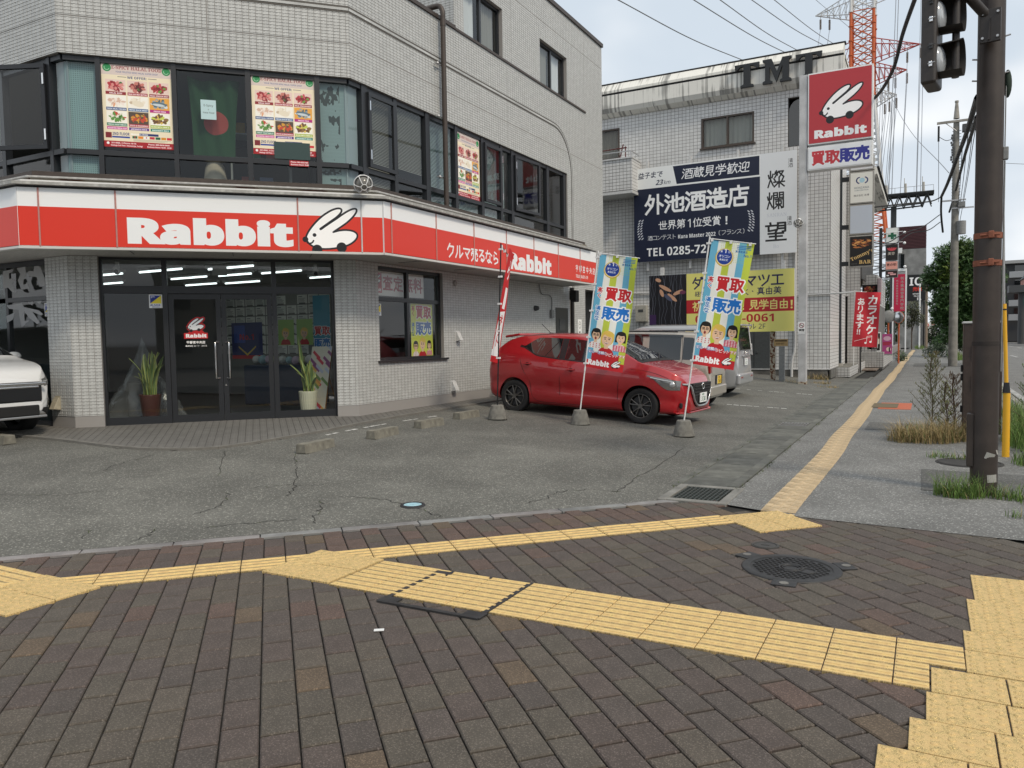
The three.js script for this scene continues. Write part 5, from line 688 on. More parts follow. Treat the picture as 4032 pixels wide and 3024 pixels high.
// ---------- inside the shop ----------
{
  const em = mat([0.9, 0.95, 0.95], 0.4, { emissive: lin(0.9, 1.0, 0.98), emissiveIntensity: 1.6 });
  for (const [x0, x1, z] of [[-10.95, -9.88, -9.39], [-11.85, -11.0, -10.4], [-10.84, -9.87, -10.5], [-13.1, -12.1, -10.33], [-13.2, -12.2, -11.75], [-10.87, -10.0, -11.8], [-15.1, -14.5, -10.27], [-14.25, -13.3, -11.6], [-12.3, -11.2, -9.05], [-13.6, -12.7, -9.0]]) {
    const o = thing('ceiling_light', 'bare fluorescent tube on the ceiling inside the shop', 'ceiling light', [(x0 + x1) / 2, 2.91, z], 0, 'fluorescent tubes on the shop ceiling'), L = x1 - x0; mb().rbox(0, 0.015, 0, L + 0.1, 0.05, 0.08, 0.01).build('batten', M.white, o); mb().cyl(0, -0.03, 0, 0.015, 0.015, L, 8, 0, Math.PI / 2).build('tube', em, o);
    const l = new THREE.RectAreaLight(0xf2fffb, 3.2, L, 0.03); l.position.set(0, -0.05, 0); l.rotation.x = -Math.PI / 2; o.add(l);
  }
  const leafMat = mat([1, 1, 1], 0.55, { vertexColors: true, side: THREE.DoubleSide });
  function blade(h, w, lean, az, twist) { const pos = [], col = [], idx = [], n = 9; for (let i = 0; i <= n; i++) { const t = i / n, ww = w * (t < 0.65 ? 0.55 + 0.7 * t : 1.0 * (1 - Math.pow((t - 0.65) / 0.36, 2))) * 0.5, tw = az + twist * t, r = lean * t * t; for (let k = -2; k <= 2; k++) { const e = ww * k / 2, b = 0.012 * (k * k / 4); pos.push(Math.cos(az) * r + Math.cos(tw + 1.57) * e + Math.cos(tw) * b, h * t - 0.3 * lean * t * t, Math.sin(az) * r + Math.sin(tw + 1.57) * e + Math.sin(tw) * b); const c = Math.abs(k) === 2 ? [0.40, 0.42, 0.10] : h2(i, k + 7, Math.floor(h * 1000)) > 0.5 ? [0.10, 0.17, 0.055] : [0.16, 0.23, 0.08]; col.push(...c); } } for (let i = 0; i < n; i++) for (let k = 0; k < 4; k++) { const a = i * 5 + k; idx.push(a, a + 1, a + 5, a + 1, a + 6, a + 5); } const g = new THREE.BufferGeometry(); g.setAttribute('position', new THREE.Float32BufferAttribute(pos, 3)); g.setAttribute('color', new THREE.Float32BufferAttribute(col, 3)); g.setIndex(idx); g.computeVertexNormals(); return g; }
  const plant = (label, u, z, y0, pot, potMat, hp, r, leaves) => { const P = V(u, y0, z).applyMatrix4(FC), o = thing('potted_plant', label, 'potted plant', [P.x, P.y, P.z], 0, 'snake plants in the shop window'); mesh('pot', pot, potMat, o); mb().cyl(0, hp - 0.03, 0, r, r, 0.01, 16).build('soil', mat([0.03, 0.022, 0.016], 1), o); for (const [h, w, l, az, tw, a] of leaves) { const b = mesh('leaf', blade(h, w, l, az, tw), leafMat, o); b.position.set(Math.cos(a) * r * 0.55, hp - 0.04, Math.sin(a) * r * 0.55); } };
  const lv = (n, hmin, hmax, s) => Array.from({ length: n }, (_, i) => [lerp(hmin, hmax, h2(i, 1, s)), 0.055 + 0.03 * h2(i, 2, s), 0.05 + 0.20 * h2(i, 3, s) * (h2(i, 3, s) > 0.7 ? 1.3 : 0.7), h2(i, 4, s) * 6.28, (h2(i, 5, s) - 0.5) * 1.6, h2(i, 6, s) * 6.28]);
  plant('snake plant with many upright leaves in a dark red pot, left of the doors', 0.99, -0.5, 0.362, new THREE.LatheGeometry([[0.001, 0], [0.12, 0], [0.165, 0.41], [0.175, 0.43], [0.165, 0.44], [0.15, 0.43], [0.14, 0.40]].map((v) => new THREE.Vector2(...v)), 28), mat([0.085, 0.028, 0.022], 0.3), 0.44, 0.145, lv(30, 0.40, 0.78, 61));
  const ribbed = (() => { const g = new THREE.LatheGeometry([[0.001, 0], [0.115, 0], [0.13, 0.12], [0.15, 0.36], [0.158, 0.40], [0.15, 0.41], [0.135, 0.40], [0.13, 0.36]].map((v) => new THREE.Vector2(...v)), 96), p = g.attributes.position; for (let i = 0; i < p.count; i++) { const x = p.getX(i), z = p.getZ(i), r = Math.hypot(x, z); if (r > 0.12 && p.getY(i) < 0.38) { const k = 1 + 0.022 * Math.cos(Math.atan2(z, x) * 24); p.setX(i, x * k); p.setZ(i, z * k); } } g.computeVertexNormals(); return g; })();
  plant('snake plant with one very tall leaf in a ribbed cream pot, right of the doors', 3.45, -0.42, 0.362, ribbed, mat([0.62, 0.59, 0.45], 0.45), 0.41, 0.13, [[0.98, 0.07, 0.08, 3.0, 0.4, 3.0], ...lv(14, 0.34, 0.62, 83)]);
  const tent = new THREE.ConeGeometry(0.62, 1.35, 40, 26, true), tp = tent.attributes.position; for (let i = 0; i < tp.count; i++) { const x = tp.getX(i), y = tp.getY(i), z = tp.getZ(i), t = (0.675 - y) / 1.35, k = 1 + (fbm(x * 7 + 20, y * 6 + 20 + z * 7, 3) - 0.5) * 0.5 * (t > 0.05 ? 1 : 0); tp.setXYZ(i, x * k * (0.6 + 0.5 * t), y, z * k * 0.6); } tent.computeVertexNormals();
  const tm = mesh('plastic_cover', tent, phys([0.9, 0.92, 0.93], 0.22, { transmission: 0.93, thickness: 0, ior: 1.5, side: THREE.DoubleSide })); tm.applyMatrix4(FC.clone().multiply(new THREE.Matrix4().makeTranslation(0.84, 1.06, -0.98))); tag(tm, 'crumpled clear plastic sheet draped to a point behind the left shop window', 'plastic cover');
  const mm = fbuild(mb().rbox(0.84, 0.7, -0.98, 0.5, 0.6, 0.3, 0.05).cyl(1.15, 0.55, -0.95, 0.2, 0.2, 0.06, 24, Math.PI / 2), 'covered_motor_scooter', mat([0.03, 0.03, 0.034], 0.4), scene, FC); tag(mm, 'dark machine under the clear plastic sheet in the shop window', 'machine');
  // wall of certificates and posters
  const wt = canvas(900, 560, (g, w, h) => { g.fillStyle = '#6f716c'; g.fillRect(0, 0, w, h); for (let r = 0; r < 6; r++) for (let c = 0; c < 11; c++) { if (h2(r, c, 9) < 0.12) continue; g.fillStyle = ['#d8dad2', '#cfd3cc', '#dfe0d8'][(r + c) % 3]; g.fillRect(8 + c * 81, 10 + r * 66, 74, 58); g.fillStyle = '#5a5f62'; g.fillRect(16 + c * 81, 20 + r * 66, 30, 5); for (let k = 0; k < 4; k++) g.fillRect(16 + c * 81, 32 + r * 66 + k * 8, 40 + 16 * h2(r, c, k), 2.5); g.fillStyle = '#3c3f40'; g.fillRect(20 + c * 81, 62 + r * 66, 48, 6); } g.fillStyle = '#1c2f6e'; g.fillRect(130, 180, 250, 250); g.fillStyle = '#2c4fa6'; g.fillRect(150, 200, 90, 120); g.fillStyle = '#c8242c'; g.fillRect(130, 405, 250, 25); g.font = 'bold 58px sans-serif'; g.fillText('No.1', 190, 300); g.fillStyle = '#e2c34a'; g.beginPath(); g.moveTo(185, 340); g.lineTo(255, 395); g.lineTo(325, 340); g.lineTo(325, 352); g.lineTo(255, 410); g.lineTo(185, 352); g.fill(); for (const x of [560, 700]) { g.fillStyle = '#9cc36a'; g.fillRect(x - 55, 170, 120, 170); person(g, x, 260, 1.1, '#e6c35a', '#c3202a', { part: 5 }); } g.fillStyle = '#3f9bb8'; g.fillRect(770, 20, 120, 400); put(g, '買取', 774, 220, 56, { w: 15, fill: '#c8262f', out: '#fff', ow: 6 }); put(g, '販売', 774, 300, 56, { w: 15, fill: '#1f74c4', out: '#fff', ow: 6 }); });
  const wb = sheet('notice_wall', 3.6, 1.9, 0.02, wt, scene, M.grey); wb.position.set(-13.3, 1.75, -13.12); tag(wb, 'wall of paper certificates and posters deep inside the shop', 'notice board');
  const dt = canvas(120, 260, (g, w, h) => { g.fillStyle = '#d9d3c4'; g.fillRect(0, 0, w, h); for (let i = 0; i < 26; i++) { g.fillStyle = ['#c8384a', '#6f8f4a', '#b9bfd6', '#d9a84a', '#8a4a7c'][i % 5]; g.save(); g.translate(h2(i, 1, 5) * w, h2(i, 2, 5) * h); g.rotate(0.6); g.fillRect(-26, -6, 52, 12); g.restore(); } });
  const ab = thing('display_easel', 'leaning display board with coloured leaflets beside the cream pot', 'display board'), P = V(3.66, 0.36, -0.75).applyMatrix4(FC); ab.position.copy(P); ab.rotation.y = Math.PI / 2 - C2 - 0.9; const bd = sheet('board', 0.5, 1.1, 0.02, dt, ab, mat([0.25, 0.12, 0.04], 0.6)); bd.position.set(0, 0.62, 0); bd.rotation.x = -0.2; for (const k of [-1, 1]) mb().bar(V(k * 0.25, 0, 0.12), V(k * 0.22, 1.15, -0.12), 0.014).build('leg', mat([0.30, 0.14, 0.05], 0.6), ab); mb().bar(V(0, 1.0, -0.1), V(0, 0, -0.45), 0.014).build('leg', mat([0.30, 0.14, 0.05], 0.6), ab);
  const ds = thing('display_counter', 'dark blue counter with small goods inside behind the glass doors', 'counter', [-11.4, 0.36, -11.6]); mb().rbox(0, 0.4, 0, 1.7, 0.8, 0.5, 0.03, 0.12).build('counter', mat([0.02, 0.035, 0.07], 0.5), ds); for (let i = 0; i < 9; i++) mb().sph(-0.75 + i * 0.18, 0.88 + 0.03 * h2(i, 1), 0.05, 0.07 + 0.03 * h2(i, 2)).build('goods', mat([[0.6, 0.6, 0.58], [0.3, 0.45, 0.5], [0.5, 0.4, 0.5], [0.45, 0.5, 0.3]][i % 4], 0.8), ds);
  const pn = sheet('hanging_notice', 0.22, 0.155, 0.004, canvas(44, 30, (g) => { g.fillStyle = '#8f918e'; g.fillRect(0, 0, 44, 30); }), scene, M.grey); pn.applyMatrix4(FC.clone().multiply(new THREE.Matrix4().makeTranslation(2.12, 2.77, -0.2))); tag(pn, 'plain grey notice hanging behind the glass above the doors', 'notice');
  for (const [u, l] of [[0.62, 'small dome camera behind the glass at the top left of the shop front'], [3.62, 'white camera behind the glass at the top right of the shop front']]) { const c = thing('security_camera', l, 'security camera'); fbuild(mb().rbox(u, 2.85, -0.3, 0.06, 0.1, 0.06, 0.01).cyl(u, 2.76, -0.24, 0.045, 0.045, 0.12, 14, 1.2), 'body', M.white, c, FC); fbuild(mb().cyl(u, 2.735, -0.172, 0.032, 0.032, 0.02, 14, 1.2), 'lens', M.black, c, FC); }
  // cut paper letters on the left window
  const pm = mat([0.34, 0.345, 0.35], 0.8), cut = (pts, X, Y) => { const o = fbuild(mb().add(extr(pts.map(([x, y]) => [X(x), Y(y)]), 0.004)), 'letter', pm, lt, FL); return o; }, lt = thing('window_lettering', 'large grey cut paper brush letters on the window left of the tiled pillar', 'lettering');
  const X = (x) => lerp(-1.72, -0.58, (x - 80) / 830), Yu = (y) => 2.865 - (y - 300) / 440 * 0.40; const z = new THREE.Matrix4();
  for (const p of [[[95, 360], [310, 340], [285, 385], [215, 405], [215, 505], [290, 490], [315, 540], [262, 595], [340, 745], [250, 720], [180, 650], [90, 668], [85, 545]], [[380, 330], [545, 320], [555, 490], [500, 535], [485, 620], [580, 610], [600, 690], [450, 710], [385, 545], [440, 440]], [[580, 420], [620, 395], [700, 405], [720, 330], [800, 325], [840, 360], [900, 545], [905, 680], [800, 680], [750, 510], [610, 490]]]) cut(p, X, Yu);
  const Yl = (y) => 2.30 - (y - 935) / 440 * 0.40; for (const p of [[[140, 975], [300, 960], [440, 950], [480, 1020], [760, 1090], [840, 1160], [800, 1180], [640, 1110], [770, 1300], [720, 1325], [560, 1200], [500, 1110], [470, 1090], [480, 1270], [580, 1250], [410, 1365], [365, 1060], [180, 1035]], [[120, 1160], [300, 1105], [240, 1230], [130, 1275]], [[560, 945], [670, 940], [640, 1000]], [[725, 940], [830, 935], [780, 985]]]) cut(p, X, Yl);
}
// ---------- fittings on the walls ----------
function floodLamp(label, F, u, y, z, dir = 0) {
  const o = thing('flood_lamp', label, 'flood lamp', [0, 0, 0], 0, 'caged flood lamps'); const P = V(u, y, z).applyMatrix4(F); o.position.copy(P); o.quaternion.setFromRotationMatrix(new THREE.Matrix4().extractRotation(F)); o.rotateY(dir); o.rotateX(0.55);
  mb().add(new THREE.LatheGeometry([[0.045, -0.27], [0.055, -0.22], [0.05, -0.10], [0.09, -0.05], [0.125, 0.0]].map((v) => new THREE.Vector2(...v)), 20).rotateX(Math.PI / 2)).build('shade', M.whitePlain, o); mb().sph(0, 0, 0.03, 0.115, 1, 1, 0.9, 18).build('lens', mat([0.16, 0.155, 0.14], 0.12), o);
  const c = mb(); for (let k = 0; k < 6; k++) { const a = k / 6 * Math.PI * 2, pts = []; for (let i = 0; i <= 6; i++) { const t = i / 6 * 1.25; pts.push(V(Math.cos(a) * 0.138 * Math.cos(t), Math.sin(a) * 0.138 * Math.cos(t), 0.14 * Math.sin(t) + 0.02)); } c.tube(pts, 0.006, 8, 5); } c.add(new THREE.TorusGeometry(0.138, 0.009, 6, 24).translate(0, 0, 0.01)).add(new THREE.TorusGeometry(0.045, 0.006, 6, 16).translate(0, 0, 0.152)); c.build('cage', M.whitePlain, o); mb().bar(V(0, 0.02, -0.24), V(0, -0.14, -0.28), 0.014).build('bracket', M.steel, o); return o;
}
floodLamp('white caged flood lamp on the gutter above the rabbit emblem', FC, 4.27, 4.0, 1.08); floodLamp('white caged flood lamp on the gutter at the left edge', FL, -0.48, 4.02, 1.12, 0.3);
{
  const hood = (label, F, u, y, s = 1, c = M.white) => { const o = thing('vent_hood', label, 'vent hood', [0, 0, 0], 0, 'small hoods on the tiled walls'); fbuild(mb().add(extr([[0, 0.09 * s], [0.03 * s, 0.09 * s], [0.12 * s, -0.10 * s], [0, -0.12 * s]], 0.13 * s, 0.006).rotateY(-Math.PI / 2).translate(u + 0.065 * s, y, 0.008)), 'hood', c, o, F); fbuild(mb().rbox(u, y, 0.006, 0.16 * s, 0.25 * s, 0.01, 0.004), 'plate', c, o, F); };
  hood('pale vent hood on the side wall right of the shop window', FR, 3.13, 1.68, 0.85); hood('low white vent hood near the foot of the side wall', FR, 2.93, 0.68, 0.9); hood('cream vent hood near the foot of the pillar beside the white car', FL, -0.40, 0.73, 0.85, paint([0.55, 0.5, 0.38], 0.5));
  const b = thing('round_wall_cap', 'small round cap on the side wall beside the canopy', 'wall cap'); fbuild(mb().add(new THREE.LatheGeometry([[0.001, 0.03], [0.05, 0.03], [0.06, 0.02], [0.06, 0]].map((v) => new THREE.Vector2(...v)), 20).rotateX(Math.PI / 2).translate(3.08, 2.74, 0.006)), 'cap', paint([0.4, 0.39, 0.36], 0.5), b, FR);
  const d = thing('wall_lamp', 'small round dark wall lamp on the side wall above the red car', 'wall lamp'); fbuild(mb().cyl(6.69, 2.34, 0.03, 0.07, 0.06, 0.05, 18, Math.PI / 2).sph(6.69, 2.34, 0.07, 0.055), 'lamp', M.darkgrey, d, FR);
  const c = thing('wall_conduit', 'thin grey conduit with a bent end on the side wall near the side door', 'conduit'); fbuild(mb().tube([V(6.9, 2.93, 0.03), V(7.0, 2.72, 0.03), V(7.5, 2.68, 0.03), V(7.6, 2.6, 0.03), V(7.6, 2.3, 0.03)], 0.013, 30), 'pipe', M.grey, c, FR); fbuild(mb().rbox(7.6, 2.22, 0.04, 0.16, 0.2, 0.07, 0.02), 'box', M.grey, c, FR);
  const ns = canvas(60, 120, (g) => { g.fillStyle = '#eef0ee'; g.fillRect(0, 0, 60, 120); g.strokeStyle = '#333'; g.lineWidth = 3; g.beginPath(); g.ellipse(30, 36, 16, 22, 0, 0, 7); g.stroke(); g.fillStyle = '#333'; g.fillRect(22, 30, 16, 4); put(g, '料', 14, 78, 30, { w: 12 }); }); flat('parking_notice', 0.26, 0.5, ns, FR, 9.42, 1.86, 0.012, 'narrow white notice on the tiled pillar behind the red car', 'notice');
  const lb = thing('junction_box', 'dark box under the canopy at the end of the side wall', 'box'); fbuild(mb().rbox(8.55, 2.7, 0.25, 0.22, 0.3, 0.16, 0.02), 'box', M.blackMatt, lb, FR);
}
// ---------- neighbouring tiled building with the dark letters on its parapet ----------
const fz = (s) => frame(V(0, 0, -s), V(1, 0, 0), V(0, 0, 1));      // a wall across the street line, facing the corner
const streak = dtex(512, (u, v, i, j) => { const a = fbm(u * 90, v * 3, 3, 0, 70), b = fbm(u * 34, v * 1.6, 3, 0, 71), c = fbm(u * 8, v * 8, 4, 0, 72); const k = sst(0.52, 0.72, a * 0.5 + b * 0.5 + (c - 0.5) * 0.3); const l = lerp(0.94, 0.55, k * 0.8) + (h2(i, j, 1) - 0.5) * 0.04; return [l, l * 0.995, l * 0.975]; });
const MS = mat([0.84, 0.84, 0.82], 0.75, { map: rep(streak, 4.5) });
{
  const b = thing('tiled_office_building', 'white mosaic tiled three storey building with big dark letters on a streaked parapet', 'building');
  const s0 = 28.38, F = fz(s0), x1 = -2.94, tiles = new Tiles(0.138, 0.12, 0.012, 0, 0.05), holes = [[-7.30, -5.45, 8.35, 9.43], [-13, -10.42, 8.4, 9.56], [-4.32, -3.6, 8.05, 9.7], [-5.98, -4.90, 0.2, 2.35]], grout = mat([0.20, 0.195, 0.19], 0.95), tm = paint([0.84, 0.845, 0.84], 0.4);
  backing(b, F, -15, x1, 0.10, 10.0, holes, 0.25, grout); tiles.wall(F, -15, x1 - 0.02, 0.40, 9.99, holes, 11);
  const FS = frame(V(x1, 0, -s0), V(0, 0, -1), V(1, 0, 0)); backing(b, FS, 0.25, 5.5, 0.10, 10.0, [], 0.25, grout); tiles.wall(FS, 0.02, 5.5, 0.40, 9.99, [], 12);
  // balcony box
  const FBl = fz(27.4), FBs = frame(V(-9.6, 0, -27.4), V(0, 0, -1), V(1, 0, 0)); mb().box(-11.6, 7.56, -27.89, 4.0, 1.16, 0.96).build('balcony', grout, b); tiles.wall(FBl, -13.6, -9.6, 7.02, 8.14, [], 13); tiles.wall(FBs, 0, 0.97, 7.02, 8.14, [], 14); tiles.finish(b, tm, 220);
  mb().box(-11.6, 6.93, -27.87, 4.06, 0.10, 1.05).box(-11.6, 8.165, -27.87, 4.06, 0.05, 1.05).build('balcony_trim', M.white, b); mb().bar(V(-13, 8.42, -27.45), V(-9.66, 8.42, -27.45), 0.022).bar(V(-9.66, 8.42, -27.45), V(-9.66, 8.42, -28.3), 0.022).bar(V(-9.66, 8.15, -27.45), V(-9.66, 8.42, -27.45), 0.02).bar(V(-11.2, 8.15, -27.45), V(-11.2, 8.42, -27.45), 0.02).build('balcony_rail', M.steel, b);
  const rk = thing('drying_rack', 'dark red metal rack leaning on the balcony of the white tiled building', 'rack', [0, 0, 0]); mb().bar(V(-10.9, 8.15, -27.7), V(-10.9, 8.62, -27.7), 0.02).bar(V(-10.9, 8.60, -27.7), V(-9.9, 8.62, -27.7), 0.02).bar(V(-9.95, 8.15, -27.7), V(-9.95, 8.66, -27.7), 0.02).bar(V(-10.2, 8.15, -27.7), V(-10.03, 8.75, -27.7), 0.022).build('rack', mat([0.10, 0.02, 0.02], 0.6), rk);
  mb().box(-9, 0.24, -s0 + 0.02, 12, 0.3, 0.1).box(x1 + 0.0, 0.24, -s0 - 2.7, 0.1, 0.3, 5.4).build('plinth', M.concDark, b); mb().box(-8.9, 0.405, -s0 + 0.05, 11.95, 0.03, 0.09).build('base_trim', M.white, b);
  // parapet: cove, upright face, dark grooves and a sloping top, along the front and the street side
  const prof = [[0, 9.96], [0.10, 9.97], [0.30, 10.07], [0.40, 10.22], [0.40, 10.70], [0.37, 10.70], [0.37, 10.77], [0.42, 10.77], [0.42, 10.86], [0.10, 11.18], [-0.12, 11.18], [-0.12, 9.96]];
  const fr = extr(prof, 12.6).rotateY(Math.PI / 2), run = (g, m) => g.applyMatrix4(m); // profile x becomes depth towards the viewer
  const front = new THREE.ExtrudeGeometry(new THREE.Shape(prof.map(([d, y]) => new THREE.Vector2(d, y))), { depth: 12.5, bevelEnabled: false }).applyMatrix4(new THREE.Matrix4().makeBasis(V(0, 0, 1), V(0, 1, 0), V(-1, 0, 0)).setPosition(-2.54, 0, -s0));
  mesh('parapet', metric(prep(front)), MS, b);
  const side = new THREE.ExtrudeGeometry(new THREE.Shape(prof.map(([d, y]) => new THREE.Vector2(d, y))), { depth: 5.2, bevelEnabled: false }).applyMatrix4(new THREE.Matrix4().makeBasis(V(1, 0, 0), V(0, 1, 0), V(0, 0, 1)).setPosition(x1, 0, -s0 - 5.4)); mesh('parapet', metric(prep(side)), MS, b);
  mb().box(-8.8, 10.735, -s0 + 0.385, 12.55, 0.065, 0.02).box(-8.85, 11.21, -s0 - 0.02, 12.7, 0.06, 0.24).box(x1 + 0.385, 10.735, -s0 - 2.5, 0.02, 0.065, 5.8).box(x1 + 0.02, 11.21, -s0 - 2.6, 0.2, 0.058, 5.2).build('parapet_band', M.blackMatt, b);
  mb().box(-9, 9.9, -s0 - 3.5, 12, 0.1, 6.6).build('roof', M.grey, b); mb().box(-9, 5, -s0 - 6, 12, 9.8, 0.2).box(-15, 5, -s0 - 3, 0.2, 9.8, 6).build('rear_wall', M.grey, b);
  for (const [x, y, z, l] of [[-6.5, 10.45, 0, 0], [-8.6, 10.45, 0, 0]]) mb().box(x, y, -s0 + 0.402, 0.01, 0.5, 0.006).build('parapet_joint', M.darkgrey, b);
  // windows: brown sashes, thin curtains behind
  const br = paint([0.085, 0.062, 0.048], 0.5), cu = (x0, x1, y0, y1, c) => { const g = new THREE.PlaneGeometry(x1 - x0, y1 - y0, 60, 1), p = g.attributes.position; for (let i = 0; i < p.count; i++) p.setZ(i, 0.02 * Math.sin(p.getX(i) * 38)); g.computeVertexNormals(); g.translate((x0 + x1) / 2, (y0 + y1) / 2, -s0 - 0.2); mesh('curtain', g, mat(c, 0.9, { side: THREE.DoubleSide }), b); };
  windowUnit(b, F, -7.30, -5.45, 8.35, 9.43, -0.04, { mull: [-6.37], frameMat: br, fw: 0.06, mw: 0.07, d: 0.12 }); cu(-7.25, -5.5, 8.4, 9.4, [0.32, 0.32, 0.29]); windowUnit(b, F, -13, -10.42, 8.4, 9.56, -0.04, { mull: [-11.6], frameMat: br, fw: 0.06, d: 0.12 }); cu(-12.9, -10.5, 8.4, 9.5, [0.18, 0.16, 0.13]);
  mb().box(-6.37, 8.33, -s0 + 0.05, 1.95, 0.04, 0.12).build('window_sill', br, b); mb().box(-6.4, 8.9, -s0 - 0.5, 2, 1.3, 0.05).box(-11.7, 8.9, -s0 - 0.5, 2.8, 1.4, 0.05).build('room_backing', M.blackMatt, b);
  const ar = [[-4.30, 8.07], [-3.62, 8.07], [-3.62, 9.2]]; for (let i = 1; i < 9; i++) ar.push([-3.96 + 0.34 * Math.cos(i / 9 * Math.PI), 9.2 + 0.42 * Math.sin(i / 9 * Math.PI)]); ar.push([-4.30, 9.2]); mesh('arched_window', metric(prep(extr(ar, 0.05).translate(0, 0, -s0 - 0.08))), M.tint, b);
  // metal doors, pipes
  const dr = fput(mb().box(-5.44, 1.27, -0.03, 1.08, 2.15, 0.1).build('metal_doors', paint([0.085, 0.095, 0.10], 0.55), b), F); mb().box(-5.44, 1.27, 0.022, 0.012, 2.1, 0.012).build('door_gap', M.blackMatt, dr); for (const [x, y] of [[-5.55, 1.9], [-5.33, 1.9], [-5.55, 1.0], [-5.33, 1.0]]) mb().rbox(x, y, 0.03, 0.07, 0.07, 0.03, 0.01).build('handle', M.darkgrey, dr);
  mb().tube([V(-4.05, 6, -s0 + 0.08), V(-4.05, 2, -s0 + 0.08), V(-4.06, 1.1, -s0 + 0.08), V(-4.14, 0.7, -s0 + 0.1), V(-4.15, 0.12, -s0 + 0.12)], 0.045, 40, 8).build('drainpipe', M.white, b); mb().bar(V(-4.4, 2.95, -s0 + 0.06), V(-2.2, 2.98, -s0 + 0.06), 0.03).bar(V(-11, 3.3, -s0 + 0.06), V(-9.0, 3.25, -s0 + 0.06), 0.03).bar(V(-11, 6.75, -s0 + 0.06), V(-9.3, 6.65, -s0 + 0.12), 0.03).build('wall_pipe', M.white, b);
  const wh = thing('water_heater', 'cream gas water heater box on the tiled wall left of the dark billboard photo panel', 'water heater', [-9.57, 2.5, -s0 + 0.1]); mb().rbox(0, 0, 0, 0.44, 0.62, 0.2, 0.02).build('casing', paint([0.55, 0.53, 0.46], 0.5), wh); mb().rbox(0, 0.1, 0.1, 0.2, 0.1, 0.02, 0.008).build('vent', M.darkgrey, wh); mb().bar(V(-0.1, -0.3, 0), V(-0.1, -0.75, 0), 0.02).bar(V(0.1, -0.3, 0), V(0.1, -0.7, 0), 0.02).build('pipe', M.grey, wh);
  // letters
  const lm = mat([0.012, 0.014, 0.016], 0.5), ser = (pts, dx) => extr(pts, 0.10, 0.006).translate(dx, 0, -s0 + 0.46);
  const Tl = [[0, 0.78], [0.02, 0.60], [0.08, 0.60], [0.18, 0.70], [0.30, 0.71], [0.30, 0.10], [0.20, 0.06], [0.20, 0], [0.62, 0], [0.62, 0.06], [0.52, 0.10], [0.52, 0.71], [0.64, 0.70], [0.74, 0.60], [0.80, 0.60], [0.82, 0.78]], Ml = [[0, 0], [0, 0.06], [0.08, 0.10], [0.08, 0.70], [0, 0.74], [0, 0.80], [0.28, 0.80], [0.46, 0.36], [0.64, 0.80], [0.92, 0.80], [0.92, 0.74], [0.84, 0.70], [0.84, 0.10], [0.92, 0.06], [0.92, 0], [0.56, 0], [0.56, 0.06], [0.64, 0.10], [0.64, 0.55], [0.44, 0.02], [0.22, 0.55], [0.22, 0.10], [0.30, 0.06], [0.30, 0]];
  for (const [p, x] of [[Tl, -6.0], [Ml, -5.06], [Tl, -4.0]]) { mesh('letter', metric(prep(ser(p, x).translate(0, 10.13, 0))), lm, b); }
  mb().box(-6.4, 10.25, -s0 + 0.44, 0.02, 0.02, 0.02).build('fixing', lm, b);
}
